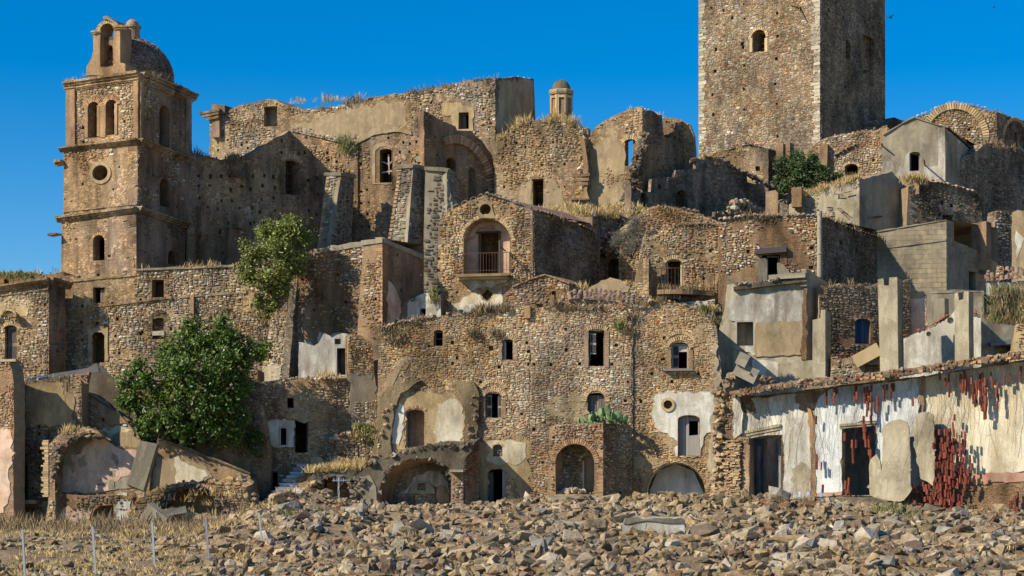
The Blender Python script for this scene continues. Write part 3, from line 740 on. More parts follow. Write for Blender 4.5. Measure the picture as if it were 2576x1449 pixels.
def dome_cover(th, c, r, h, lo=.16, rows=34):
    """scale tiles hung in rows over the dome, each a small flat block"""
    VV, TT = [], []; b = 0
    for j in range(rows):
        a = math.pi/2*(lo+(1-lo)*j/rows*.96); rr = r*math.cos(a)**.9; zz = c[2]+h*math.sin(a); n = max(6, int(2*math.pi*rr/.24))
        for i in range(n):
            if random.random() < .22: continue
            t = 2*math.pi*(i+.5*(j % 2)+random.uniform(-.1,.1))/n
            rad = Vector((math.cos(t)*math.cos(a), math.sin(t)*math.cos(a), math.sin(a)*.9)).normalized(); tan = Vector((-math.sin(t), math.cos(t), 0)); up = rad.cross(tan)
            p = Vector((c[0]+rr*math.cos(t), c[1]+rr*math.sin(t), zz))+rad*random.uniform(.0, .05)
            X = np.array([tan*.22*random.uniform(.7, 1.05), rad*.07, (up*.2+rad*-.03)*random.uniform(.7, 1.1)])
            VV.append(CUBE@X+np.array(p)); TT.append(CT+b); b += 8
    o = link('dome_tiles', npmesh('dome_tiles', np.concatenate(VV)-np.array(th_world(th)), np.concatenate(TT), SM('dome', 'isl')), th); o['kind'] = 'stuff'
dm_ = dome(bt, 'dome', (dc[0], dc[1], dz), dr*.98, 118/F*142.1, 'rust'); dome_cover(dm_, (dc[0], dc[1], dz), dr*.985, 118/F*142.1)
k = 142.1/F; lz = dz+112*k
lathe(bt, 'lantern', (dc[0]+.05, dc[1], lz), [(-1*k,24*k),(4*k,19*k),(34*k,17.5*k),(36*k,22*k),(41*k,22.5*k),(42*k,16*k),(50*k,15*k),(52*k,13*k),(57*k,7*k),(58.5*k,0)], 'brick')
beam('finial', bt, (dc[0]+.05, dc[1], lz+58*k), (dc[0]+.05, dc[1], lz+68*k), .03, 'iron')
crest(bt, b1, [(168,206),(345,180)], 'warm', .12, 2, -.3, 'dry', .3, 5); crest(bt, s1, [(360,184),(486,236)], 'warm', .12, 2, -.3, 'weed', .6, 9, hang=.1)
crest(bt, b1, [(200,190),(222,184)], 'warm', .1, 1, -.5, 'weed', .5, 20, hang=0); crest(bt, b1, [(305,186),(345,182)], 'warm', .1, 2, -.6, 'dry', .35, 14, hang=0)

# ============================================================ the church
cw = PL(470, 143.2, 40)  # wall turned from the sun; its diagonal right edge is shaped as a shadow line
ch = thing('church', 'long ruined church with a gable and tall windows between the bell tower and the buttresses', 'church', cw.at(600, 700))
wall(ch, cw, [(465,760),(900,760),(895,500),(815,415),(728,328),(617,393),(567,400),(520,392),(477,383)],
     [('s',719,404,750,490,2.5),('s',510,655,527,690,.8)], t=.9, mat='church', jag=.06, stones=('dark',.14,.30,.03), pt=.11,
     put=putgrid(485,430,700,600,8,6,6,.75,3)+putgrid(700,340,780,400,3,2,5,.7,4)+putgrid(760,430,812,640,2,5,5,.8,5)+[(715,520),(650,640),(640,560)])
arch(ch, cw, 734, 415, 22, 16, 20, 160, 14, .30, .12, 'blkochre', .05)
frame(ch, cw, 720, 410, 750, 490, 1.5, -.6, 'iron', .04, mid=True, cross=True)
pblk('bar', ch, cw, 720, 433, 750, 434.5, 'iron', -.58, .04); pblk('bar', ch, cw, 720, 470, 750, 471.5, 'iron', -.58, .04)
for a, b in (((492,520),(522,680)),((562,575),(600,700)),((590,540),(610,575))):
    patch(ch, cw, [(a[0],b[1]),(b[0],b[1]),(b[0]-4,a[1]+8),(a[0]+4,a[1])], 'rust', .5, .05, name='pilaster')
arch(ch, cw, 733, 560, 38, 32, 0, 180, 26, .25, .06, 'blkbrick', .02)
# sunlit right part, set behind the diagonal cut that stands for a shadow edge
cl = PL(728, 151.0, -12)
wall(ch, cl, [(660,520),(900,640),(900,366),(852,357),(795,344),(728,329),(700,345)], t=.8, mat='church', jag=.02, stones=('ochre',.14,.4), put=putgrid(790,370,880,440,4,3,5,.7,6), name='upper_wall')
tiles(ch, cl, [(728,329),(795,344),(865,362)], 'tile', .28, .4, .15)
cn = PL(885, 150.2, -10)
wall(ch, cn, [(868,760),(1072,760),(1072,347),(1062,276),(1048,296),(1030,330),(1000,321),(962,311),(935,325),(905,348),(880,360),(868,380)],
     [('s',955,374,986,459,2.5)], t=.9, mat='church', jag=.05, stones=('ochre',.13,.5), put=putgrid(1000,350,1060,420,3,3,5,.8,8)+putgrid(900,400,935,620,2,7,4,.8,9)+[(977,347)], name='nave_wall', nostone=[[(930,355),(990,355),(990,465),(930,465)],[(895,350),(1030,335),(1020,322),(962,308),(900,345)]])
patch(ch, cn, [(886,368),(900,350),(935,327),(962,309),(1000,319),(1034,330),(1036,340),(1000,332),(962,336),(930,346),(900,362)], 'tanplaster', .08, .03)
patch(ch, cn, [(937,464),(987,464),(987,372),(976,362),(962,358),(946,362),(937,374)], 'tanplaster', .03, .02, holes=[('p',[(944,460),(986,460),(986,374),(970,368),(955,370),(944,380)])], name='window_surround')
for p, q in (((974,386),(975,415)),((957,404),(976,411)),((985,402),(975,411)),((975,411),(976,436)),((957,432),(986,427))): beam('broken_bar', ch, cn.at(*p, -.4), cn.at(*q, -.4), .09, 'white' if 0 else 'woodgrey')
pblk('slab', ch, cn, 1047, 395, 1072, 408, 'concrete', .05, .2)
patch(ch, cn, [(945,660),(965,660),(965,645),(945,645)], 'cementlight', .02, .01, name='stone_plaque')
# dim inner wall with the great arch
ci = PL(1071, 149.0, 38)
wall(ch, ci, [(1071,760),(1262,760),(1262,520),(1243,420),(1237,388),(1200,345),(1185,330),(1150,328),(1146,318),(1110,303),(1085,288),(1066,278)],
     [('a',1122,396,1147,432,.9),('a',1178,422,1197,505)], t=1.0, mat='rust', jag=.07, stones=('bricky',.14,.35,.03), put=[(1095,345),(1160,345),(1120,350),(1205,380),(1100,390),(1225,480)], name='inner_wall')
arch(ch, ci, 1148, 500, 84, 138, -5, 110, 34, .55, .35, 'blkbrick', .25)
patch(ch, ci, [(1184,500),(1191,500),(1190,440),(1185,432)], 'cream', .01, .02, off=-.6)  # pale strip in the slit window, painted for the light showing through
# the long upper wall on the skyline
cu_ = PL(1246, 158.0, -14); cs = cu_.turn(1246, 62)
wall(ch, cu_, [(528,440),(1246,560),(1246,197),(1192,202),(1125,213),(1058,230),(975,239),(902,250),(859,264),(800,275),(760,274),(725,266),(705,258),(693,250),(640,257),(575,275),(568,266),(547,262),(534,264),(528,292)],
     [('r',1154,283,1180,325),('r',664,268,697,318,.9)], t=1.0, mat='tan', jag=.07, ext=cs.d, D=Dto(cs,1344), skip=('right',), name='clerestory_wall', roofmat='rust',
     stones=('pale',.15,.60), put=putgrid(535,330,720,385,7,3,7,.6,11)+putgrid(1040,250,1140,270,3,1,6,.9,12)+[(1215,275),(1236,310),(1190,315),(1098,322),(1015,300),(985,312)],
     nostone=[[(700,300),(870,345),(870,275),(760,285)],[(860,345),(1035,320),(1030,250),(870,278)],[(1135,330),(1190,330),(1190,260),(1140,255),(1112,262),(1115,290)]])
patch(ch, cu_, [(1138,330),(1191,330),(1191,272),(1165,266),(1160,258),(1112,262),(1112,290),(1136,290)], 'ochre', .05, .05, holes=[('r',1154,283,1180,325)], name='plaster_patch')
patch(ch, cu_, [(750,340),(870,350),(1025,318),(1025,252),(960,258),(880,276),(800,298),(730,318)], 'tanplaster', .02, .12)
patch(ch, cu_, [(597,300),(650,305),(662,290),(662,262),(600,270)], 'tanplaster', .02, .12)
patch(ch, cu_, [(664,318),(697,300),(697,268),(664,268)], 'cement', .02, .02, off=-.85)
wall(ch, cs, [(1246,350),(1348,330),(1343,198),(1300,193),(1246,197)], [('r',1332,280,1336,300,.4)], t=.8, mat='grey', jag=.03, name='end_wall', stones=('dark',.16,.12,.03), put=[(1283,275),(1290,262)])
patch(ch, cs, [(1250,330),(1340,315),(1340,202),(1300,198),(1255,205)], 'tanplaster', .03, .12)
frame(ch, cu_, 1154, 283, 1180, 325, 2.5, -.5, 'wood', mid=True); shutter(ch, cu_, 1158, 286, 1168, 325, -.55)
crest(ch, cu_, [(1246,197),(1192,202),(1125,213),(1058,230),(975,239),(902,250),(859,264),(800,275),(760,274)], 'bricky', .22, 3.2, -.3, 'weed', .5, 14, hang=.3)
crest(ch, cu_, [(690,250),(640,257),(575,275)], 'bricky', .2, 3, -.3, 'dry', .3, 3)
crest(ch, cu_, [(700,258),(1000,238)], 'bricky', .1, .5, -.5, 'dry', .55, 3, hang=0)
tiles(ch, cu_, [(1192,203),(1235,198)], 'darktile', .3, .4, .1)
crest(ch, ci, [(1067,278),(1110,303),(1150,328),(1200,345),(1237,388)], 'bricky', .2, 3, -.4, 'weed', .25, 2)
crest(ch, cw, [(480,384),(520,392),(567,400),(617,393)], 'dark', .2, 2, -.3, 'weed', .55, 16, hang=.5)
# brick stub and cornice at its left end
wall(ch, cu_.shift(.3), [(533,345),(552,345),(552,285),(565,283),(565,264),(533,262)], t=.8, mat='brick', jag=.02, name='corner_pier')
for i, (a, b) in enumerate((((506,284),(556,275)),((513,291),(553,282)),((522,298),(552,291)))): cornice(ch, cu_.shift(.3), a, b, .17, .30-.07*i, 'tan', steps=1)
crest(ch, cu_.shift(.3), [(533,262),(565,264)], 'bricky', .18, 5, -.4, None)
for u, v, r in ((575,405,12),(583,440,14),(868,362,22),(875,378,16)):
    for i in range(14): tuft('weed' if u < 600 else 'greenweed', (cw if u < 600 else cn).at(u+random.uniform(-r,r), v+random.uniform(-r*.5,r*.7), random.uniform(0,.5)), .5, 14, .35, .02)

# buttresses of rounded stones
p1 = PL(832, 147.4, -10); q1 = p1.turn(858, 60)
th = thing('buttress', 'left of the two sloping stone buttresses, capped, against the church wall', 'buttress', p1.at(820, 628), 'sloping stone buttresses against the church')
wall(th, p1, [(790,680),(826,680),(858,440),(822,440)], t=.5, mat='cement', jag=.015, ext=q1.d, D=Dto(q1,884), skip=('right',), stones=('pale',.20,1.6,.07), roofmat='grey')
wall(th, q1, [(820,680),(880,680),(892,444),(858,440)], t=.3, mat='cement', jag=.015, name='side_wall', stones=('dark',.22,1.6,.07))
cornice(th, p1, (816,433),(859,433), .25, .15, 'oldconc', 'cap_stone', 1); cornice(th, q1, (858,433),(893,440), .25, .12, 'oldconc', 'cap_stone', 1)
quoins(th, p1, 826, 650, 620, 'blkbrick', -1, .1, .2, .4)
for i in range(20): 
    v = 445+i*9; u = 858-(v-445)*.128; pblk('brick', th, p1, u-7, v, u+.5, v+6, 'blkbrick', .01, .1)
    u = 822-(v-445)*.128; pblk('brick', th, p1, u-.5, v, u+7, v+6, 'blkbrick', .01, .1)
p2 = PL(1015, 145.8, -12); q2 = p2.turn(1039, 45)
th = thing('buttress', 'right double sloping stone buttress, broader, rising behind the gabled house with the balcony', 'buttress', p2.at(1000, 600), 'sloping stone buttresses against the church')
wall(th, p2, [(975,620),(1021,620),(1029,560),(1027,558),(1039,422),(1003,420)], t=.5, mat='cement', jag=.015, ext=q2.d, D=Dto(q2,1064), skip=('right',), stones=('pale',.20,1.6,.07), roofmat='grey')
wall(th, q2, [(1018,700),(1064,700),(1070,422),(1039,422),(1029,560)], t=.3, mat='cement', jag=.015, name='side_wall', stones=('dark',.22,1.6,.07))
p3 = PL(1066, 145.5, -6); q3 = p3.turn(1128, 55)
wall(th, p3, [(1062,760),(1120,760),(1150,590),(1124,424),(1070,420)], t=.5, mat='cement', jag=.015, ext=q3.d, D=Dto(q3,1150), skip=('right',), name='second_face', stones=('dark',.24,1.6,.07), roofmat='grey')
wall(th, q3, [(1126,760),(1180,760),(1160,560),(1146,440),(1124,424)], t=.3, mat='cement', jag=.015, name='side_wall', stones=('grey',.22,.9,.05))
cornice(th, p2, (999,416),(1040,413), .25, .15, 'oldconc', 'cap_stone', 1); cornice(th, q2, (1040,413),(1070,420), .25, .12, 'oldconc', 'cap_stone', 1)
cornice(th, p3, (1068,419),(1128,424), .25, .15, 'oldconc', 'cap_stone', 1); cornice(th, q3, (1128,424),(1148,440), .2, .1, 'oldconc', 'cap_stone', 1)
for i in range(18):
    v = 425+i*10; u = 1003-(v-425)*.15; pblk('brick', th, p2, u-.5, v, u+7, v+6, 'blkbrick', .01, .1)

# octagonal lantern turret on the skyline
tc = P(1412, 290, 162); k = 162/F
lt = thing('lantern_turret', 'small octagonal brick lantern with a round grey dome alone on the skyline', 'turret', tc)
lathe(lt, 'drum', tc, [(-14*k,30*k),(0,28*k),(46*k,27*k),(50*k,26.5*k)], 'brick', 8)
lathe(lt, 'cornice', tc, [(49*k,26*k),(50*k,31*k),(55*k,33*k),(60*k,33*k),(62*k,31*k),(62.5*k,24*k)], 'tanplaster', 8)
dome(lt, 'dome', (tc[0], tc[1], tc[2]+61*k), 24*k, 28*k, 'darkcem', 20, 8)
for i in range(8):
    t = 2*math.pi*i/8; d = Vector((math.cos(t), math.sin(t), 0)); c_ = tc+Vector((0,0,24*k))
    a = math.atan2(d.y, d.x)+math.pi/2; rr = 27.5*k*math.cos(math.pi/8)
    for s_ in (-1, 1): blk('pilaster', lt, c_+d*(rr+.03)+Vector((-d.y, d.x, 0))*s_*rr*.34, (rr*.14, .12, 46*k), 'blkochre', a)
    blk('niche_arch', lt, c_+d*(rr+.03)+Vector((0,0,19*k)), (rr*.6, .12, 6*k), 'blkochre', a)

# ============================================================ roofless hall in the middle
h1 = PL(1250, 151.5, -8)
hm = thing('roofless_hall', 'roofless stone hall with broken top and a black doorway, right of the church', 'ruined building', h1.at(1400, 530))
wall(hm, h1, [(1240,760),(1482,760),(1482,322),(1440,307),(1400,300),(1332,303),(1300,312),(1285,322),(1282,340),(1270,345),(1245,348)],
     [('r',1340,449,1367,518,2.5)], t=.9, mat='tan', jag=.08, stones=('ochre',.14,.55), put=putgrid(1255,350,1460,430,7,3,7,.55,21)+[(1300,430),(1268,470),(1420,470),(1290,520)])
arch(hm, h1, 1354, 455, 24, 14, 20, 160, 12, .3, .12, 'blkochre', .04); arch(hm, h1, 1365, 500, 52, 62, 5, 170, 30, .2, .05, 'blkbrick', .01)
patch(hm, h1, [(1300,520),(1337,520),(1337,450),(1352,442),(1372,450),(1372,520),(1420,520),(1412,470),(1385,440),(1340,432),(1310,465)], 'tanplaster', .02, .04)
h2 = h1.turn(1480, -20)
wall(hm, h2, [(1478,760),(1616,760),(1616,272),(1605,268),(1562,283),(1525,301),(1500,318),(1490,330),(1482,345)], [('s',1572,348,1598,417)], t=.8, mat='tan', jag=.08, stones=('ochre',.14,.35), put=putgrid(1490,380,1600,520,4,5,6,.6,22), name='gable_wall')
patch(hm, h2, [(1484,520),(1570,520),(1570,370),(1545,340),(1500,360),(1484,400)], 'tanplaster', .02, .1)
arch(hm, h2, 1585, 360, 16, 10, 15, 165, 10, .28, .1, 'blkochre', .04)
h3 = h2.turn(1616, 48)
wall(hm, h3, [(1614,760),(1750,760),(1752,400),(1747,350),(1733,318),(1717,305),(1700,310),(1690,345),(1672,350),(1665,290),(1640,278),(1616,271)], t=.8, mat='rust', jag=.09, stones=('dark',.15,.5), put=putgrid(1630,300,1730,500,5,7,6,.5,23), name='broken_side_wall')
crest(hm, h2, [(1500,318),(1525,301),(1562,283),(1605,268)], 'ochre', .25, 4, -.3, 'dry', .3, 4)
crest(hm, h3, [(1616,271),(1640,278),(1665,290),(1700,312),(1747,350)], 'ochre', .28, 4, -.3, 'dry', .3, 3)
crest(hm, h1, [(1245,348),(1285,330),(1300,312),(1332,303),(1400,300),(1482,322)], 'warm', .28, 4, -.3, 'dry', .7, 22, hang=.45)
# far fragment of wall on its right with sky behind, and the dark broken core nearer
h4 = PL(1690, 158, -15)
wall(hm, h4, [(1668,520),(1748,520),(1748,400),(1745,340),(1735,312),(1717,303),(1700,296),(1680,296),(1668,290)], t=.7, mat='tan', jag=.08, stones=('warm',.15,.5), name='far_wall')
def rubble_strip(th, pts, wdt, n, pal, sz, pl, off=0):
    for i in range(n):
        f = random.random()*(len(pts)-1); a = int(f); f -= a; u = pts[a][0]+(pts[a+1][0]-pts[a][0])*f+random.uniform(-wdt, wdt); v = pts[a][1]+(pts[a+1][1]-pts[a][1])*f+random.uniform(-3, 3)
        z = sz*random.uniform(.5, 1.2); o = bpy.data.objects.new('stone', rock_me(random.randrange(26), pal)); COL.objects.link(o); o.parent = th
        o.location = pl.at(u, v, off+random.uniform(-.25, .15))-Vector(th.location); o.scale = (z*1.2, z, z*.8); o.rotation_euler = (random.uniform(-.6,.6), random.uniform(-.6,.6), random.uniform(0,6))
rubble_strip(hm, [(1630,335),(1620,370),(1608,400),(1598,440),(1585,480),(1580,520)], 12, 150, 'dark', .42, h2, .35)
rubble_strip(hm, [(1462,330),(1472,380),(1466,430),(1470,500)], 6, 60, 'warm', .4, h1, .2)
# broken engaged pier
pr = h1.shift(.7)
wall(hm, pr, [(1452,560),(1482,560),(1482,500),(1476,480),(1480,420),(1470,350),(1458,340),(1466,400),(1468,480),(1452,500)], t=.9, mat='brick', jag=.06, name='broken_pier')
for i, (a, b) in enumerate((((1440,440),(1484,436)),((1444,450),(1482,448)),((1448,460),(1480,458)))): cornice(hm, pr, a, b, .2, .22-.05*i, 'rust', 'capital', 1)
cornice(hm, pr, (1438,500),(1484,498), .25, .25, 'rust', 'capital', 2)
wall(hm, PL(1570, 147, -10), [(1570,600),(1586,600),(1588,470),(1584,460),(1572,462)], t=.7, mat='brick', jag=.03, name='brick_pier', stones=None)

# ============================================================ the great square tower
tf = PL(2063, 170, -35.5); ts = PL(2063, 170, 54.5)
tw = thing('castle_tower', 'tall square castle tower of small stones running out of the top of the picture', 'tower', tf.at(2063, 390))
wall(tw, tf, [(1757,440),(2063,440),(2063,-30),(1757,-30)], [('a',1893,75,1926,130,2.2)], t=1.6, mat='tower', jag=.02, ext=ts.d, D=Dto(ts,2227), skip=('right',),
     stones=('castle',.155,.58,.045), put=[(1790,20),(1820,26),(1871,10),(1802,61),(1873,47),(1955,33),(2016,22,.15),(1867,110,.14),(1869,119,.13),(1801,124),(1956,91),(2020,137,.13),(1953,148,.14),(1872,165),(1799,179,.13),(2026,195,.13),(1950,211),(1871,224),(1792,238),(2033,247,.12),(1954,261),(1872,276),(1794,288),(1956,343),(1877,360),(1842,45)], pt=.10)
wall(tw, ts, [(2063,420),(2227,380),(2227,-30),(2063,-30)], [('a',2127,100,2140,149,1.0),('r',2170,92,2198,215,.35)], t=1.6, mat='tower', jag=.02, name='side_wall',
     stones=('dark',.165,.5,.04), put=[(2085,25,.14),(2081,37,.12),(2084,45,.12),(2121,45,.13),(2155,27),(2187,49,.14),(2157,64,.12),(2212,92,.12),(2081,139,.12),(2121,157),(2136,169),(2182,179),(2211,193),(2093,207),(2126,220,.13),(2075,257),(2093,257),(2129,273),(2159,282),(2158,119,.13),(2103,5),(2118,-4),(2212,58)], pt=.10)  # side stones use the dark palette, shade worked into their colour
quoins(tw, tf, 2063, 385, -30, 'quoin', -1, .3, .35, .8, .03, .3); quoins(tw, tf, 1758, 385, -30, 'quoin', 1, .3, .3, .7, .03, .3)
arch(tw, tf, 1909, 96, 19, 21, 0, 180, 14, .22, .2, 'blkochre', .08); 
for u in (1890, 1928): patch(tw, tf, [(u-3.5,131),(u+3.5,131),(u+3.5,96),(u-3.5,96)], 'ochre', .07, .01, name='jamb')
wall(tw, tf.shift(-.7), [(1888,134),(1930,134),(1930,70),(1888,70)], [('a',1905,84,1926,130)], t=.1, mat='tanplaster', jag=0, name='window_surround')
for u in (1911, 1918): pblk('bar', tw, tf, u, 90, u+.8, 130, 'iron', -.8, .03)
for v in (103, 116): pblk('bar', tw, tf, 1905, v, 1926, v+.8, 'iron', -.78, .03)
beam('iron_rod', tw, tf.at(2015, 21, -.2), tf.at(2012, 24, 1.3), .07, 'iron')

# ============================================================ walls at the foot of the tower
w1 = PL(1850, 160, -14); w1s = w1.turn(1932, 60)
lw = thing('low_stone_building', 'low grey stone building with brick chimneys at the foot of the castle tower', 'building', w1.at(1850, 500))
wall(lw, w1, [(1754,620),(1932,620),(1933,374),(1917,370),(1874,364),(1827,378),(1790,390),(1754,397)], [('r',1900,418,1911,430,.5),('r',1845,440,1853,448,.4)], t=.7, mat='tan', jag=.05, ext=w1s.d, D=Dto(w1s,1967), skip=('right',), stones=('warm',.15,.5), nostone=[[(1850,480),(1930,480),(1930,400),(1860,420)]])
wall(lw, w1s, [(1932,620),(1968,600),(1968,395),(1950,378),(1933,374)], t=.6, mat='grey', jag=.04, name='side_wall', stones=('dark',.15,.4))
tiles(lw, w1, [(1827,378),(1874,364),(1918,370)], 'darktile', .3, .4, .15); crest(lw, w1, [(1756,397),(1790,390),(1827,378)], 'warm', .2, 3, -.3, 'dry', .3, 6); crest(lw, w1, [(1827,380),(1930,376)], 'warm', .2, 1, -.3, 'dry', .35, 8)
cw1 = PL(1960, 159, -30)
for (a, b, v0, v1) in ((1952,1970,360,392),(1976,1987,358,392)):
    wall(lw, cw1, [(a,v1+20),(b,v1+20),(b,v0),(a,v0)], t=.8, mat='brick', jag=.02, name='chimney')
w2 = PL(2100, 166, -20)
rw = thing('pale_stone_wall', 'sunlit rubble wall with a small arched opening beside the grey gabled house', 'wall', w2.at(2150, 450))
wall(rw, w2, [(1990,600),(2240,600),(2240,330),(2231,317),(2215,322),(2184,327),(2150,333),(2101,340),(2064,353),(2040,375),(1990,385)], [('s',2125,412,2158,470)], t=.8, mat='tan', jag=.07, D=3, stones=('pale',.14,.85), put=[(2197,403,.12),(2110,390),(2120,440)])
arch(rw, w2, 2141, 424, 18, 12, 10, 170, 11, .2, .12, 'blkochre', .04); crest(rw, w2, [(2064,353),(2101,340),(2150,333),(2184,327),(2231,317)], 'pale', .25, 4, -.2, 'dry', .25, 2)
wall(rw, w2.shift(.5), [(2060,420),(2080,420),(2082,362),(2062,360)], t=.7, mat='brick', jag=.02, name='chimney'); 
wall(rw, w2.shift(.4), [(2215,360),(2232,360),(2232,322),(2215,324)], t=.7, mat='brick', jag=.02, name='chimney')
tiles(rw, w2, [(2100,395),(2140,372),(2160,365)], 'tile', .28, .4, .25)
w3 = PL(2220, 176, 10)
dw = thing('dark_far_wall', 'low shaded stone wall behind the foot of the castle tower on the skyline', 'wall', w3.at(2220, 330))
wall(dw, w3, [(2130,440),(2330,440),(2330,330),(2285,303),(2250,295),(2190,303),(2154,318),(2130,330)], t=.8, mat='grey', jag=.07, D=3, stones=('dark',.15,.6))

# grey gabled house
gf = PL(2379, 158, -14); gs = gf.turn(2379, 62)
gh = thing('gabled_house', 'grey rendered gabled house with one small window on the skyline at upper right', 'house', gf.at(2379, 460))
wall(gh, gf, [(2219,600),(2379,600),(2377,320),(2300,295),(2269,310),(2224,338),(2219,345)], [('s',2288,382,2314,430)], t=.5, mat='cement', jag=.015, ext=gs.d, D=Dto(gs,2459), skip=('right',), roofmat='darktile')
patch(gh, gf, [(2219,452),(2376,455),(2374,410),(2330,425),(2320,400),(2286,380),(2260,420),(2222,405)], 'greywhite', .015, .12, holes=[('s',2288,382,2314,430)])
wall(gh, gs, [(2379,600),(2460,600),(2460,398),(2440,376),(2377,320)], t=.5, mat='greywhite', jag=.02, name='side_wall')
patch(gh, gs, [(2381,470),(2458,500),(2458,402),(2440,380),(2381,330)], 'cement', .02, .1)
frame(gh, gf, 2289, 384, 2313, 430, 2, -.3, 'woodgrey'); tiles(gh, gs, [(2377,321),(2410,348),(2440,374),(2460,396)], 'darktile', .28, .5, .2)
beam('iron_rod', gh, gf.at(2327, 416, 0), gf.at(2329, 414, 1.9), .08, 'iron'); beam('iron_rod', gh, gf.at(2220, 368, 0), gf.at(2222, 366, .7), .08, 'iron')
cornice(gh, gf, (2222,338),(2269,309), .08, .12, 'cement', 'coping', 1); cornice(gh, gf, (2269,309),(2300,294), .08, .12, 'cement', 'coping', 1); cornice(gh, gf, (2300,294),(2378,319), .08, .12, 'cement', 'coping', 1)

# vaulted hall far right
vf = PL(2507, 172, -10); vs_ = vf.turn(2507, 50)
vh = thing('vaulted_hall', 'ruined hall with a great blind arch under a curved roof at the upper right edge', 'ruined building', vf.at(2507, 400))
wall(vh, vf, [(2280,560),(2507,560),(2507,282),(2455,268),(2394,259),(2350,278),(2307,295),(2280,305)], t=.9, mat='church', jag=.05, ext=vs_.d, D=9, skip=('right',), stones=('pale',.15,.75), put=[(2437,326,.12)])
arch(vh, vf, 2400, 350, 72, 75, 0, 180, 40, .5, .3, 'blkochre', .15); tiles(vh, vf, [(2307,295),(2350,277),(2394,258),(2455,268),(2507,281)], 'tile', .28, .4, .1)
wall(vh, vs_, [(2507,620),(2600,620),(2600,350),(2575,322),(2551,300),(2507,282)], [('r',2551,333,2560,368,.8)], t=.8, mat='rust', jag=.05, stones=('dark',.16,.6), name='side_wall')
arch(vh, vs_, 2556, 365, 32, 60, 0, 180, 26, .3, .15, 'blkbrick', .08)
crest(vh, vs_, [(2507,282),(2551,300),(2600,350)], 'warm', .25, 3, -.3, 'weed', .6, 5, hang=0)
vd = PL(2500, 163, 36)
cf = thing('shaded_retaining_wall', 'dark overgrown stone wall in shade at the right edge under the vaulted hall', 'wall', vd.at(2500, 600))
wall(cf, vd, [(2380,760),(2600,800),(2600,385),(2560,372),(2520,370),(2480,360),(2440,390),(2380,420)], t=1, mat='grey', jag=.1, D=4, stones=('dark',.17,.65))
crest(cf, vd, [(2440,390),(2480,362),(2520,370),(2600,385)], 'dark', .3, 3, -.2, 'weed', .8, 10)
# ============================================================ retaining wall below the bell tower
r1 = PL(343, 136.6, -8)
rt = thing('retaining_wall', 'long pale rubble retaining wall with mouldings and small windows under the bell tower', 'wall', r1.at(400, 940))
wall(rt, r1, [(120,1000),(760,1050),(745,640),(700,650),(640,662),(585,668),(470,677),(342,680),(342,692),(153,694),(120,720)],
     [('r',234,723,263,762),('r',382,704,412,748),('s',232,833,263,912),('r',384,802,412,853,.35),('r',392,800,410,818,.6)], t=.8, mat='tan', jag=.05, D=2.0,
     stones=('pale',.14,.72), pt=.09, put=[(207,770),(282,762),(354,754),(431,744),(354,840),(204,810),(245,813),(236,846),(290,845),(300,888),(207,855),(270,888),(358,835),(430,828),(480,865),(165,810),(295,802),(530,800)],
     nostone=[[(125,780),(330,765),(330,690),(125,700)],[(222,912),(275,912),(275,822),(222,822)]])
cornice(rt, r1, (153,708),(342,690), .1, .06, 'tan', 'string_course', 1); cornice(rt, r1, (173,778),(433,747), .2, .14, 'tan'); cornice(rt, r1, (433,747),(620,733), .12, .1, 'tan', 'cornice', 1)
cornice(rt, r1, (342,676),(590,666), .14, .15, 'cement', 'coping', 1)
wall(rt, r1.shift(.3), [(478,800),(487,800),(487,744),(478,744)], t=.3, mat='brick', jag=.02, name='pilaster')
arch(rt, r1, 402, 806, 28, 26, 0, 180, 22, .45, .1, 'blkochre', .02)
patch(rt, r1, [(222,910),(232,910),(232,845),(238,836),(256,836),(264,845),(264,908),(272,908),(272,824),(222,822)], 'tanplaster', .06, .02, name='door_surround'); cornice(rt, r1, (222,822),(264,820), .1, .1, 'tan', 'lintel', 1)
pblk('stone_block', rt, r1, 385, 833, 414, 844, 'quoin', .02, .2)
shutter(rt, r1, 249, 727, 262, 760, -.3, 'wood')
crest(rt, r1, [(342,678),(585,667),(700,650)], 'pale', .15, .8, -.4, 'dry', .5, 6, hang=0); crest(rt, r1, [(480,700),(640,690)], 'pale', .1, 0, .1, 'weed', .4, 6, stones=False)
for i in range(60):
    u = random.uniform(470, 700); v = 760+(u-480)*.25+random.uniform(-10, 60); tuft('weed', r1.at(u, v, .05), .4, 12, .3, .02)
crest(rt, r1, [(350,905),(380,870),(420,856),(440,850)], 'ochre', .2, 3, .6, 'weed', .5, 14)
# gabled pier where the tree grows
pv = PL(712, 134.6, -20); pvs = pv.turn(748, 60)
pp = thing('tall_pier', 'tall battered rubble pier right of the retaining wall, under the upper tree', 'pier', pv.at(720, 950))
wall(pp, pv, [(640,1060),(716,1060),(748,700),(748,650),(690,650),(688,760),(664,900)], t=.8, mat='tan', jag=.05, ext=pvs.d, D=Dto(pvs,751), skip=('right',), stones=('pale',.14,.8))
wall(pp, pvs, [(716,1060),(752,1060),(752,650),(748,650),(748,700)], t=.5, mat='grey', jag=.05, name='side_wall', stones=('dark',.14,.6))
patch(pp, pv, [(655,965),(703,962),(708,918),(660,922)], 'cementlight', .06, .03)

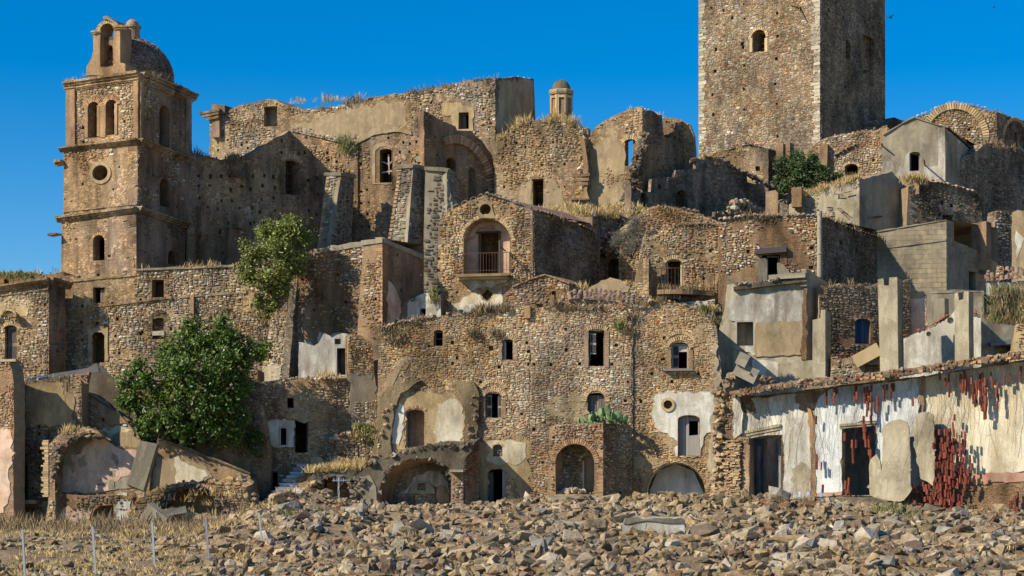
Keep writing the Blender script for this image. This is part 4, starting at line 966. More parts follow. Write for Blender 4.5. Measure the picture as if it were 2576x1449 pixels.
# bastion wall (tree shadow falls on it) and its brick cornered pier
q1_ = PL(962, 132.5, -14); q1s = q1_.turn(962, 48)
ba = thing('bastion', 'tall bastion of brown stone with a brick cornered pier below the buttresses', 'bastion', q1_.at(930, 960))
wall(ba, q1_.shift(-.5), [(745,1100),(925,1100),(925,606),(905,608),(856,616),(800,626),(745,640)], t=.8, mat='rust', jag=.03, D=4.5, stones=('warm',.14,.62), roofmat='rust', put=[(850,690),(870,760),(790,780),(760,700)], nostone=[[(755,960),(760,850),(830,800),(875,840),(875,960)]])
cornice(ba, q1_.shift(-.5), (790,627),(915,607), .3, .1, 'cement', 'coping', 1)
wall(ba, q1_, [(893,1100),(962,1100),(962,600),(915,606),(908,700),(903,760),(898,860),(893,940)], t=.9, mat='brick', jag=.03, ext=q1s.d, D=Dto(q1s,1066), skip=('right',), name='pier', roofmat='rust', stones=('warm',.13,.5), put=[(950,704),(945,752),(942,840)])
cornice(ba, q1_, (909,605),(963,598), .3, .1, 'cement', 'coping', 1); cornice(ba, q1s, (963,598),(1064,642), .3, .1, 'cement', 'coping', 1)
wall(ba, q1s, [(962,1000),(1068,1000),(1066,650),(1030,628),(962,600)], t=.6, mat='rust', jag=.03, name='side_wall', stones=('bricky',.14,.25,.03), put=[(985,705),(1000,640),(1010,730)])
patch(ba, q1s, [(974,820),(1003,805),(1008,760),(990,720),(975,705)], 'pink', .03, .08)
quoins(ba, q1_, 962, 820, 600, 'blkbrick', -1, .1, .2, .5)
patch(ba, q1_.shift(-.5), [(752,945),(885,945),(885,842),(850,836),(830,850),(805,835),(790,870),(765,850),(752,870)], 'greywhite', .06, .08, name='plaster_patch')
# small ruined lean-to between bastion and gabled house
e1 = PL(1040, 134, -12)
el = thing('plastered_ruin', 'low white plastered remnant between the bastion and the balcony house', 'ruin', e1.at(1040, 800))
wall(el, e1, [(995,900),(1110,900),(1110,745),(1090,735),(1060,740),(1030,755),(1015,780),(1000,800)], [('s',1056,775,1071,805)], t=.6, mat='white', jag=.08, D=3, stones=('pale',.13,.25))
crest(el, e1, [(1000,800),(1030,755),(1085,738)], 'pale', .2, 3, -.2, 'weed', .5, 8); 
for i in range(10): tuft('greenweed', e1.at(1095+random.uniform(-7,7), 750+random.uniform(-15,15), .3), .45, 16, .3, .02)

# ============================================================ gabled house with the arched balcony niche
af = PL(1342, 133.5, -11); as_ = af.turn(1342, 55)
ah = thing('balcony_house', 'gabled stone house with a tall arched niche, faded pink plaster and an iron balcony', 'house', af.at(1300, 790))
ARCHP = [(1166,695)]+[(1166,600)]+[(1225+59*math.cos(t), 607-58*math.sin(t)) for t in np.linspace(math.pi*.97, math.pi*.03, 13)]+[(1284,600),(1284,692)]
wall(ah, af, [(1098,900),(1345,900),(1345,545),(1339,529),(1300,512),(1262,499),(1220,489),(1180,505),(1140,525),(1112,545),(1103,560)],
     [('p',ARCHP),('c',1221,527,14.5,1.2),('p',[(1226,727),(1233,733),(1239,742),(1232,750),(1225,756),(1217,750),(1211,742),(1219,734)],.7)], t=1.15, mat='facade', jag=.05, ext=as_.d, D=Dto(as_,1506), skip=('right',),
     stones=('warm',.13,.78), put=[(1104,650),(1103,680),(1335,625),(1335,663),(1103,722),(1150,735),(1104,738),(1336,695)], roofmat='darktile', nostone=[[(1140,800),(1280,800),(1280,700),(1140,700)]])
for i, (cc, rr, mt) in enumerate(((1225,60,'blkochre'),)): arch(ah, af, 1225, 607, 62, 60, 0, 180, 30, .2, .1, mt, .03)
patch(ah, af, [(1206,549),(1246,549),(1239,524),(1238,512),(1228,503),(1221,496),(1213,503),(1204,512),(1204,530)], 'tanplaster', .06, .02, holes=[('c',1221,527,14)], name='oval_surround')
bk = af.shift(-1.13)
pts = [(1172,690)]+[(1172,600)]+[(1228+55*math.cos(t), 606-50*math.sin(t)) for t in np.linspace(math.pi*.97, math.pi*.05, 10)]+[(1283,600),(1283,690)]
wall(ah, bk.shift(.01), [(1158,700),(1290,700),(1290,540),(1158,540)], [('r',1207,584,1259,690)], t=.3, mat='pink', jag=0, name='niche_wall')
patch(ah, bk, pts, 'pink', .04, 0, name='niche_plaster', holes=[('r',1207,584,1259,690)])
patch(ah, bk, [(1172,610),(1196,600),(1200,588),(1194,590),(1176,602)], 'pinkred', .06, .04); patch(ah, bk, [(1200,580),(1216,576),(1245,578),(1240,565),(1222,570),(1205,574)], 'pinkred', .06, .04); patch(ah, bk, [(1222,562),(1238,560),(1236,554),(1224,556)], 'pinkred', .06, .02)
wall(ah, bk.shift(-1.6), [(1190,700),(1285,700),(1285,570),(1190,570)], [('s',1216,640,1240,690,1.5)], t=.2, mat='rust', jag=0, name='inner_wall')
pblk('doorway', ah, bk, 1212, 588, 1256, 688, 'soot', -.75, .02) if 0 else None
frame(ah, bk, 1205, 583, 1260, 690, 4.5, .1, 'wooddark', .14, 'door_frame'); pblk('lintel', ah, bk, 1200, 583, 1261, 587, 'wooddark', .2, .2)
slab = blk('balcony_slab', ah, af.at(1221, 696, .45), (3.3, 1.0, .16), 'tan', af.ang); blk('slab_edge', ah, af.at(1221, 702, .35), (3.0, .7, .16), 'cementlight', af.ang)
pa, pb = af.at(1152, 693, .0), af.at(1152, 693, .9); pc, pd = af.at(1289, 689, .9), af.at(1289, 689, .0)
z_ = (pb.z+pc.z)/2
for q in (pa, pb, pc, pd): q.z = z_
railing(ah, [pa, pb, pc, pd], 1.18, .17)
pblk('rod', ah, af, 1230, 0, 1231, 1, 'iron') if 0 else None
beam('iron_rod', ah, af.at(1272, 632, 0), af.at(1270, 628, 1.5), .06, 'iron')
patch(ah, af, [(1152,700),(1180,722),(1186,733),(1215,722),(1240,725),(1262,712),(1282,702),(1285,692),(1150,694)], 'greywhite', .06, .05)
patch(ah, af, [(1135,800),(1285,800),(1276,745),(1262,728),(1242,735),(1236,755),(1226,760),(1214,755),(1208,740),(1190,735),(1160,760),(1140,775)], 'cream', .03, .1)
patch(ah, af, [(1150,800),(1270,800),(1265,768),(1200,765),(1160,775)], 'white', .05, .1)
patch(ah, af, [(1290,660),(1340,690),(1342,600),(1325,570),(1310,620)], 'tanplaster', .02, .1) if 0 else None
wall(ah, as_, [(1342,900),(1520,900),(1505,600),(1492,588),(1440,562),(1390,545),(1339,529)], t=.7, mat='rust', jag=.05, name='side_wall', stones=('dark',.14,.7), put=[(1420,640)])
tiles(ah, af, [(1220,489),(1262,499),(1300,512),(1338,529)], 'tile', .26, .45, .18); tiles(ah, af, [(1112,545),(1140,525),(1180,505),(1220,489)], 'tile', .4, .3, .0)
tiles(ah, as_, [(1342,530),(1390,546),(1440,562),(1490,586)], 'darktile', .28, .5, .25)
crest(ah, as_, [(1350,535),(1490,588)], 'dark', .2, 2, -.2, 'weed', .6, 12, hang=.8)
frame(ah, af, 1208, 517, 1235, 538, 1.2, -.5, 'wood', .06)
# small gabled shed in front of it, and the plastered gable next door
g1 = PL(1425, 129.5, -12); g1s = g1.turn(1430, 60)
sh = thing('stone_shed', 'small brown gabled stone shed in front of the balcony house on its right', 'shed', g1.at(1370, 800))
wall(sh, g1, [(1262,900),(1432,900),(1432,712),(1400,698),(1372,690),(1335,702),(1290,720),(1264,745)], t=.6, mat='rust', jag=.05, ext=g1s.d, D=Dto(g1s,1470), skip=('right',), stones=('warm',.14,.85), put=[(1393,738,.15),(1356,775,.2)], roofmat='tan')
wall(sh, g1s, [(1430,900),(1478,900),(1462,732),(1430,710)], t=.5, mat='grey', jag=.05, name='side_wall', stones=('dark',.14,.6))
cornice(sh, g1, (1290,720),(1335,701), .08, .15, 'tan', 'coping', 1); cornice(sh, g1, (1335,701),(1372,689), .08, .15, 'tan', 'coping', 1); cornice(sh, g1, (1372,689),(1432,711), .08, .15, 'tan', 'coping', 1)
wall(sh, g1.shift(.8), [(1384,800),(1394,800),(1394,742),(1384,742)], t=.5, mat='brick', jag=.03, name='brick_pier')
crest(sh, g1s, [(1430,712),(1478,735)], 'dark', .2, 1, -.2, 'dry', .5, 20)
g2 = PL(1580, 130, -8)
sg = thing('plastered_gable', 'low gable of plastered rubble left of the curved iron balcony', 'ruin', g2.at(1530, 800))
wall(sg, g2, [(1440,900),(1640,900),(1640,745),(1600,722),(1560,704),(1535,698),(1505,712),(1475,726),(1450,750)], t=.6, mat='tan', jag=.05, D=3.5, stones=('pale',.14,.55), roofmat='tan', nostone=[[(1478,730),(1535,700),(1580,715),(1580,735),(1540,745)]])
patch(sg, g2, [(1478,728),(1505,713),(1535,699),(1560,705),(1585,716),(1580,735),(1550,730),(1520,742),(1500,730)], 'tanplaster', .04, .04)
crest(sg, g2, [(1440,735),(1500,720)], 'dark', .2, 1, .6, 'dry', .5, 12); crest(sg, g2, [(1560,702),(1640,735)], 'pale', .2, 1, -.3, 'dry', .45, 14)

# ============================================================ house with the curved balcony, long block with the pipe
f0 = PL(1660, 139, -10)
bh = thing('gable_behind', 'low stone gable standing behind the house with the curved balcony', 'ruin', f0.at(1660, 570))
wall(bh, f0, [(1555,760),(1820,760),(1812,560),(1760,536),(1700,522),(1655,517),(1620,530),(1595,545),(1560,575)], t=.7, mat='tan', jag=.06, D=4, stones=('bricky',.14,.7), roofmat='tan')
crest(bh, f0, [(1595,545),(1655,517),(1700,522),(1812,560)], 'warm', .2, 2.5, -.2, 'dry', .4, 10); tiles(bh, f0, [(1700,523),(1760,538)], 'darktile', .3, .4, .1)
wall(bh, f0.shift(1), [(1452,600),(1490,600),(1490,545),(1452,540)], t=1, mat='brick', jag=.05, name='broken_pier')
f1 = PL(1812, 136, -9)
lh = thing('curved_balcony_house', 'stone house with a dark arched doorway and a curved iron balcony', 'house', f1.at(1720, 790))
wall(lh, f1, [(1560,900),(1812,900),(1812,568),(1780,562),(1717,566),(1690,575),(1650,580),(1622,588),(1616,600)], [('s',1675,651,1715,725)], t=.7, mat='tan', jag=.05, D=5, stones=('warm',.13,.62), put=[(1735,640),(1787,632),(1640,620),(1770,700)])
patch(lh, f1, [(1630,648),(1674,648),(1680,635),(1716,640),(1720,720),(1790,740),(1800,640),(1795,585),(1700,590),(1640,600)], 'tan', .01, .1) if 0 else None
arch(lh, f1, 1695, 664, 21, 12, 10, 170, 14, .25, .12, 'blkochre', .04); frame(lh, f1, 1676, 653, 1714, 723, 3, -.3, 'cream', .1, 'door_frame')
tiles(lh, f1, [(1622,588),(1650,580),(1717,566),(1812,568)], 'darktile', .28, .4, .15); crest(lh, f1, [(1622,588),(1717,566),(1812,568)], 'warm', .15, 1.5, .0, 'weed', .45, 10, hang=.7)
wall(lh, f1.shift(1.2), [(1603,790),(1634,790),(1632,650),(1618,655),(1605,664)], t=.5, mat='tan', jag=.04, name='wall_stub', stones=('pale',.14,.6))
wall(lh, PL(1632, 134.9, 60), [(1632,790),(1672,790),(1668,728),(1632,650)], t=.4, mat='tan', jag=.04, name='side_wall')
# curved balcony
bp = []
for i in range(9):
    t = i/8; u = 1592+(1798-1592)*t; v = 745-10*math.sin(math.pi*t); bp.append(f1.at(u, v, .3+1.3*math.sin(math.pi*min(1, t*1.05))))
zz = bp[4].z
for q in bp: q.z = zz
V = [tuple(q) for q in bp]+[tuple(f1.at(1798, 745, .02).xy)+(zz,), tuple(f1.at(1592, 745, .02).xy)+(zz,)]
nb = len(V); V = np.array(V+[(x, y, z-.28) for x, y, z in V]); c0 = V[:nb].mean(0)
Tt = [(i, (i+1) % nb, 2*nb) for i in range(nb)]+[((i+1) % nb+nb, i+nb, 2*nb+1) for i in range(nb)]
mk('balcony_slab', np.vstack([V, c0, c0-np.array((0, 0, .28))]), Tt, M['rust'], lh, np.vstack([V, c0, c0])[:, :2], [(i+nb, (i+1) % nb+nb, (i+1) % nb, i) for i in range(nb)])
railing(lh, bp, 1.28, .19)
for i in range(40): q = random.choice(bp); tuft('dry', q+Vector((random.uniform(-.3,.3), .3, 0)), .5, 10, .3)
# masonry under the balcony
wall(lh, f1.shift(.9), [(1585,900),(1800,900),(1798,752),(1770,758),(1590,760)], t=.8, mat='white', jag=.06, name='balcony_base', stones=('pale',.14,.7))
arch(lh, f1.shift(.9), 1680, 790, 62, 40, 60, 150, 14, .25, .12, 'blkochre', .04)
f2 = f1.turn(1812, -3); f2 = PL(1812, 135.4, -4); f2s = f2.turn(2064, 52)
ph = thing('pipe_house', 'long brown rubble house with a lintelled doorway and a tall pipe on its corner', 'house', f2.at(1950, 800))
wall(ph, f2, [(1806,940),(2064,940),(2063,545),(2030,541),(1990,543),(1940,545),(1880,545),(1830,552),(1808,556)], [('r',1917,640,1962,704),('r',2034,669,2046,677,.4),('r',2036,620,2047,628,.4),('r',1878,628,1886,637,.4),('r',1888,676,1905,686,.4)], t=.7, mat='rust', jag=.05, ext=f2s.d, D=Dto(f2s,2213), skip=('right',), stones=('pale',.13,.5))
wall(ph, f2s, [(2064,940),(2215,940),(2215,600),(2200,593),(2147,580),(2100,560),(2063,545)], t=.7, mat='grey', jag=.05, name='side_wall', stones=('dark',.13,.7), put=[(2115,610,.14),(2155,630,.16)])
tiles(ph, f2, [(1808,556),(1880,545),(1990,543),(2062,545)], 'tile', .28, .4, .15); crest(ph, f2, [(1808,556),(1880,545),(1990,543),(2062,545)], 'pale', .18, 2, -.1, 'weed', .5, 9, hang=.7)
tiles(ph, f2s, [(2066,548),(2100,562),(2147,582),(2215,602)], 'darktile', .28, .5, .2); crest(ph, f2s, [(2066,548),(2147,582),(2215,602)], 'dark', .18, 2, 0, 'weed', .6, 14, hang=.8)
beam('lintel', ph, f2.at(1899, 634, .1), f2.at(1978, 628, .1), .32, 'wooddark'); frame(ph, f2, 1930, 643, 1960, 704, 3, -.3, 'wood')
patch(ph, f2, [(1898,704),(1916,704),(1916,640),(1898,642)], 'brick', .03, .02, name='jamb'); patch(ph, f2, [(1962,704),(1980,704),(1978,640),(1962,640)], 'brick', .03, .02, name='jamb')
lathe(ph, 'pipe', f2.at(2061, 700, .35), [(z*1.0, r) for z, r in ((0,.17),(1.35,.165),(1.4,.2),(1.5,.2),(1.52,.15),(2.9,.145),(2.95,.17),(3.05,.17),(3.06,.14),(3.75,.135),(3.77,.16),(3.98,.16),(4.0,.05))], 'concrete', 12)
for u0, v0, u1, v1 in ((1907,650,1930,716),): wall(ph, f2.shift(1.6), [(u0,720),(u1,720),(u1,655),(1925,649),(u0,652)], t=.7, mat='cement', jag=.03, name='post')
wall(ph, f2.shift(1.5), [(1825,730),(1906,730),(1906,672),(1880,672),(1850,688),(1828,696)], t=.5, mat='brick', jag=.04, name='parapet'); wall(ph, f2.shift(1.2), [(1955,730),(1998,730),(1990,690),(1970,665),(1956,660)], t=.4, mat='cement', jag=.03, name='parapet')
# rubble heap and brick stub above it
w5 = PL(1740, 147.5, 36); w5b = PL(1940, 148.5, -10)
br = thing('broken_wall_stub', 'crumbled heap of wall with a brick post left over, above the pipe house', 'ruin', w5.at(1900, 560))
wall(br, w5, [(1750,760),(2005,760),(2000,500),(1960,505),(1958,520),(1870,520),(1868,532),(1800,532),(1798,545),(1750,548)], t=.3, mat='grey', jag=.08, stones=('dark',.16,.5))
rubble_strip(br, [(1825,560),(1835,530),(1850,512),(1870,505),(1890,530)], 14, 60, 'pale', .42, w5, .2)
wall(br, w5b, [(1925,600),(1957,600),(1957,485),(1950,478),(1926,483)], t=.7, mat='brick', jag=.03, name='brick_post'); wall(br, w5b, [(1960,600),(1985,600),(1983,515),(1962,508)], t=.7, mat='grey', jag=.04, name='stub')
w6 = PL(1560, 146.5, 37)
wt = thing('shaded_terrace_wall', 'dark terrace wall with arched recesses in shadow between the roofless hall and the castle tower', 'wall', w6.at(1720, 560))
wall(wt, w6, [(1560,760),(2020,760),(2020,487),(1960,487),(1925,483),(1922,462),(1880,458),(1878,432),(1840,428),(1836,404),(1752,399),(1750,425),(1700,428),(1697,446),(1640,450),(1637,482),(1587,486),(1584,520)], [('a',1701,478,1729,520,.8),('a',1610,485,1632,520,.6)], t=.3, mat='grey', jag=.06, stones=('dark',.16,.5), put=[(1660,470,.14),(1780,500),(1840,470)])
rubble_strip(wt, [(1752,402),(1850,422),(1945,470)], 10, 50, 'dark', .4, w6, -.2)
for i in range(70): tuft('dry', w6.at(random.uniform(1340,1575), random.uniform(528,548), random.uniform(.5,2.5)), .45, 14, .4, .02)
w7 = PL(1400, 141.5, 36)
wv = thing('grassy_terrace', 'tumbled terrace wall overgrown with dry grass between the balcony house and the silver bush', 'wall', w7.at(1460, 640))
wall(wv, w7, [(1300,760),(1640,760),(1640,560),(1600,548),(1560,540),(1500,548),(1430,545),(1380,540),(1300,545)], [('a',1530,650,1562,700,.8)], t=.8, mat='grey', jag=.12, stones=('dark',.15,.6))
rubble_strip(wv, [(1470,560),(1500,600),(1530,640),(1560,600)], 25, 90, 'dark', .4, w7, .5)
for i in range(80): tuft('dry', w7.at(random.uniform(1370,1570), random.uniform(535,550), random.uniform(-1.5,.3)), .42, 14, .4, .02)
lp = PL(1490, 143, 0); beam('pipe_stub', wv, lp.at(1494, 545), lp.at(1496, 524), .16, 'steel')

# ============================================================ rendered house upper right with shaded gable
k1 = PL(2162, 150.5, -16); k1s = k1.turn(2162, 38); 
kh = thing('rendered_gable_house', 'grey rendered house with a shaded gable and a small doorway below the grey gabled house', 'house', k1.at(2162, 600))
wall(kh, k1, [(1975,760),(2162,760),(2162,449),(2120,460),(2060,480),(2010,500),(1985,515)], t=.6, mat='cementlight', jag=.06, ext=k1s.d, D=Dto(k1s,2284), skip=('right',), stones=('pale',.14,.40), put=[])
wall(kh, k1s, [(2162,760),(2330,760),(2312,520),(2284,474),(2244,431),(2162,452)], [('r',2266,528,2290,570)], t=.6, mat='cement', jag=.02, name='gable_wall', roofmat='darktile', D=4)
for (a, b, c_, d) in ((2103,490,2120,490),(2100,492,2102,482),(2124,487,2144,482),(2108,526,2130,545),(2112,524,2134,540),(2108,528,2112,524)): beam('rusty_bracket', kh, k1.at(a, b, .25), k1.at(c_, d, .25), .05, 'iron')
beam('iron_rod', kh, k1s.at(2188, 548, .15), k1s.at(2214, 545, .15), .12, 'iron')
wall(kh, k1.shift(.8), [(1991,520),(2016,520),(2016,470),(1991,472)], t=.7, mat='brick', jag=.03, name='chimney')
for i in range(170):
    f = random.random(); tuft('dry', k1.at(2015+f*145, 492-f*42+random.uniform(-4,8), random.uniform(-2,.2)), .55, 12, .35, .02)
crest(kh, k1s, [(2165,452),(2244,431),(2284,474)], 'grey', .1, 1, -.1, None); frame(kh, k1s, 2267, 530, 2289, 570, 2.5, -.3, 'wooddark')
k2 = PL(2312, 152, 18)
ks = thing('tiled_stone_house', 'shaded stone house with a line of roof tiles under the grey gabled house', 'house', k2.at(2400, 600))
wall(ks, k2, [(2270,760),(2480,800),(2468,490),(2450,484),(2400,470),(2350,458),(2312,453),(2285,470)], [('r',2371,540,2398,594),('r',2368,503,2374,515,.4),('r',2390,512,2398,522,.5),('r',2361,536,2367,544,.3)], t=.7, mat='grey', jag=.05, D=6, stones=('dark',.15,.55))
tiles(ks, k2, [(2312,454),(2350,459),(2400,471),(2450,485)], 'tile', .3, .4, .2); crest(ks, k2, [(2312,454),(2400,471),(2450,485)], 'dark', .15, 1, -.3, 'weed', .3, 5)
wall(ks, PL(2312, 151.8, -16), [(2283,490),(2312,488),(2312,453),(2283,460)], t=1, mat='brick', jag=.03, name='brick_pier'); frame(ks, k2, 2372, 545, 2397, 592, 2.5, -.3, 'wooddark')
for i in range(50): tuft('dry', k2.at(random.uniform(2262,2315), random.uniform(452,470), .8), .5, 12, .35, .02)

# block wall house
m1 = PL(2381, 139.5, -13); m1s = m1.turn(2381, 42)
mh = thing('block_house', 'roofless house of large grey building blocks crossed by a long diagonal shadow', 'house', m1.at(2381, 740))
wall(mh, m1, [(2180,900),(2381,900),(2381,552),(2300,568),(2230,578),(2197,584)], t=.5, mat='block', jag=.015, ext=m1s.d, D=Dto(m1s,2511), skip=('right',))
cornice(mh, m1, (2200,624),(2379,601), .12, .06, 'cement', 'ledge', 1); cornice(mh, m1, (2196,583),(2381,551), .08, .07, 'cement', 'coping', 1)
wall(mh, m1s, [(2381,900),(2520,900),(2510,664),(2480,640),(2440,622),(2400,606),(2400,560),(2381,552)], [('r',2437,684,2455,732)], t=.5, mat='block', jag=.02, name='side_wall')
patch(mh, m1s, [(2388,728),(2430,728),(2430,640),(2388,620)], 'cement', .02, .08)
wall(mh, m1s.shift(-1.5), [(2425,740),(2470,740),(2470,670),(2425,670)], t=.2, mat='cream', jag=0, name='inner_wall')
m2 = PL(2480, 141.5, -22); m2s = m2.turn(2481, 55)
bc = thing('brick_chimney', 'square brick chimney stump behind the block house', 'chimney', m2.at(2460, 640))
wall(bc, m2, [(2443,680),(2481,680),(2481,557),(2443,562)], t=.4, mat='brick', jag=.03, ext=m2s.d, D=Dto(m2s,2493), skip=('right',)); wall(bc, m2s, [(2481,690),(2494,690),(2494,561),(2481,556)], t=.3, mat='rust', jag=.02, name='side_wall')
m3 = PL(2550, 144, 20)
rr_ = thing('right_edge_ruin', 'crumbling stone wall and plaster remnant at the right edge beside the brick chimney', 'ruin', m3.at(2540, 700))
wall(rr_, m3, [(2498,900),(2610,950),(2610,540),(2570,536),(2545,528),(2520,524),(2505,530),(2502,600),(2498,640)], [('r',2490,600,2500,650,.5)], t=.5, mat='grey', jag=.12, D=1, stones=('grey',.14,.8), roofmat='grey')
m4 = PL(2548, 137.5, -10); wall(rr_, m4, [(2546,760),(2610,760),(2610,535),(2560,528),(2546,535)], t=.5, mat='tanplaster', jag=.05, name='plaster_wall')
patch(rr_, m4, [(2556,655),(2566,630),(2576,600),(2566,590),(2556,580)], 'white', .02, .05)
m5 = PL(2530, 134, -14)
ts_ = thing('tiled_shed', 'low whitewashed shed with a roof of old barrel tiles at the right edge', 'shed', m5.at(2530, 770))
wall(ts_, m5, [(2480,900),(2610,900),(2610,705),(2480,712)], t=.5, mat='greywhite', jag=.04, D=4, roofmat='darktile')
tiles(ts_, m5, [(2478,712),(2610,700)], 'darktile', .26, .5, .35, rows=4, rowstep=.42, tilt=.55)
wall(ts_, m5.shift(-.3), [(2505,720),(2525,720),(2525,670),(2508,668)], t=.5, mat='tan', jag=.05, name='chimney', stones=('pale',.14,.6))
# ============================================================ concrete house, pillars and the white gable
n1 = PL(2027, 127.5, -8); n1s = n1.turn(2027, 50)
nh = thing('rendered_house', 'roofless rendered house with peeling white plaster, a square window and a broken concrete rim', 'house', n1.at(1930, 940))
wall(nh, n1, [(1795,1010),(2027,1010),(2027,697),(1990,706),(1935,716),(1880,716),(1829,716),(1822,780),(1800,860)], [('r',1852,808,1897,870,.9)], t=.4, mat='cementlight', jag=.03, ext=n1s.d, D=Dto(n1s,2113), skip=('right','top'), roofmat='cement')
wall(nh, n1s, [(2027,940),(2114,940),(2114,743),(2080,710),(2029,676)], t=.35, mat='tanplaster', jag=.02, name='side_wall')
patch(nh, n1, [(1832,800),(1850,808),(1852,868),(1835,866),(1850,880),(1870,880),(1895,895),(2020,890),(2022,740),(2000,730),(1900,735),(1845,742),(1832,770)], 'greywhite', .06, .05, holes=[('r',1852,808,1897,870)], seg=.2)
patch(nh, n1, [(1900,898),(2018,892),(2018,806),(1900,812)], 'tanplaster', .075, .05, holes=[])
patch(nh, n1, [(2016,905),(2029,905),(2029,676),(2027,700),(2020,740),(2017,780),(2019,820),(2015,860)], 'rust', .1, .04, name='broken_edge')
sb = cornice(nh, n1, (1846,722),(2030,700), .22, .35, 'darkcem', 'broken_slab', 1, .04); rubble_strip(nh, [(1846,718),(1900,712),(1960,706),(2025,696)], 5, 46, 'grey', .3, n1, .2)
beam('rim_beam', nh, n1.at(1935, 700, .3), n1.at(2026, 694, .3), .28, 'concrete')
wall(nh, n1.shift(.2), [(2012,720),(2029,720),(2029,676),(2018,680),(2013,690)], t=.5, mat='cement', jag=.04, name='corner_stub')
frame(nh, n1, 1852, 808, 1897, 870, 2, .02, 'greywhite', .08, 'window_frame')
patch(nh, n1.shift(-.85), [(1850,872),(1899,872),(1899,806),(1850,806)], 'soot', .01, 0, name='window_infill') if 0 else None
patch(nh, n1, [(1790,1005),(1835,1000),(1840,930),(1830,880),(1828,850),(1815,835),(1800,860),(1790,900)], 'cementlight', .12, .05)
wall(nh, n1.shift(.6), [(1893,1000),(1960,1000),(1960,912),(1893,905)], t=.4, mat='white', jag=.05, name='low_wall')
wall(nh, n1.shift(1.2), [(1955,1000),(2110,1000),(2108,896),(2040,906),(1957,915)], t=.4, mat='cementlight', jag=.05, name='low_wall')
# heap of broken slabs left of it
n0 = PL(1860, 123.5, -5)
hp = thing('rubble_heap', 'heap of broken slabs and stones on the wall top left of the red fringed ruin', 'rubble')if 0 else thing('rubble_heap', 'heap of broken slabs and stones on the wall top left of the red fringed ruin', 'rubble', n0.at(1860, 985))
rubble_strip(hp, [(1815,985),(1840,950),(1870,935),(1900,950),(1940,960)], 16, 90, 'rub', .5, n0, -.3)
beam('broken_slab', hp, n0.at(1850, 925), n0.at(1903, 950), .12, 'concrete', .8); beam('broken_slab', hp, n0.at(1855, 900, .2), n0.at(1880, 912, .2), .12, 'concrete', .7)
def pillar(label, u0, u1, u2, v0, v1, Y, side_v=None, mat='cementlight'):
    pl = PL(u1, Y, -16); ps = pl.turn(u1, 58); th = thing('pillar', label, 'pillar', pl.at((u0+u1)/2, v1))
    um = (u0+u1)/2
    wall(th, pl, [(u0,v1),(u1,v1),(u1,v0),(um+2,v0+2),(um,v0+16),(um-6,v0+18),(um-8,v0+3),(u0,v0+5)] if side_v is None else side_v, t=.3, mat=mat, jag=.012, ext=ps.d, D=Dto(ps,u2), skip=('right',), roofmat='cement', name='shaft')
    wall(th, ps, [(u1,v1),(u2,v1),(u2,v0+6),(u1,v0)], t=.25, mat='tanplaster', jag=.01, name='side_face')
    return th
pillar('short grey pillar with a notched top in front of the rendered house', 2044, 2076, 2090, 779, 950, 122.5, [(2044,950),(2076,950),(2076,780),(2065,779),(2064,800),(2044,805)])
pillar('tallest notched pillar, standing between the blue window and the white gable', 2208, 2256, 2270, 697, 935, 121.5, [(2214,935),(2260,935),(2257,697),(2237,698),(2236,718),(2224,718),(2222,700),(2208,703)])
pillar('square pillar cut into the white gable, with a notched top', 2401, 2437, 2449, 733, 912, 122.0, [(2402,912),(2438,912),(2436,733),(2425,733),(2424,752),(2412,756),(2410,735),(2401,738)])
pillar('stubby grey chimney on the roof edge of the white gable', 2348, 2376, 2387, 750, 812, 124.5, [(2348,812),(2376,806),(2376,750),(2350,752)], 'cement')
o1 = PL(2210, 128.5, 14)
oh = thing('blue_window_house', 'dark stone wall with a blue boarded window between two pillars', 'house', o1.at(2160, 890))
wall(oh, o1, [(2060,1000),(2290,1000),(2290,700),(2215,712),(2170,720),(2130,716),(2060,720)], [('s',2151,802,2190,865)], t=.5, mat='rust', jag=.06, D=3, stones=('dark',.14,.75))
arch(oh, o1, 2170, 815, 22, 14, 20, 160, 12, .28, .1, 'blkbrick', .03)
M['blue'] = simplemat('faded_blue_board', (.03,.07,.14), (.05,.10,.19), 3, .01, stretch=(6,6,.5))
for i in range(4): pblk('blue_board', oh, o1, 2151+i*9.8, 803, 2160+i*9.8, 865, 'blue', -.3, .04)
crest(oh, o1, [(2060,722),(2130,716),(2215,712)], 'dark', .2, 2, -.2, 'weed', .5, 10)
o2 = PL(2480, 129, -8)
og = thing('grey_garden_wall', 'long low grey rendered wall behind the pillars below the block house', 'wall', o2.at(2380, 850))
wall(og, o2, [(2225,950),(2480,950),(2475,732),(2400,728),(2330,731),(2270,738),(2255,745)], t=.5, mat='cement', jag=.02, D=1.5)
cornice(og, o2, (2268,738),(2475,731), .06, .05, 'cementlight', 'coping', 1); patch(og, o2, [(2290,850),(2330,850),(2330,745),(2290,750)], 'pink', .02, .08); patch(og, o2, [(2400,800),(2470,800),(2470,745),(2410,750)], 'cementlight', .02, .08)
wall(og, o2.shift(-.3), [(2470,900),(2545,900),(2540,760),(2520,745),(2470,735)], t=.6, mat='grey', jag=.1, name='rubble_end', stones=('dark',.14,.6))
o3 = PL(2447, 124, -12)
wg = thing('white_gable', 'half of a whitewashed gable wall with a tiled slope above the red fringed ruin', 'house', o3.at(2380, 900))
wall(wg, o3, [(2262,960),(2468,960),(2468,798),(2450,793),(2415,785),(2400,783),(2390,796),(2330,830),(2268,852)], [('c',2391,806,8,.25),('c',2336,840,6,.2)], t=.5, mat='white', jag=.025, D=5, roofmat='cement')
tiles(wg, o3, [(2268,852),(2330,828),(2392,794)], 'clay', .22, .3, .05); tiles(wg, o3, [(2447,793),(2500,808),(2576,825)], 'clay', .22, .3, .1)
o4 = PL(2560, 126, 10)
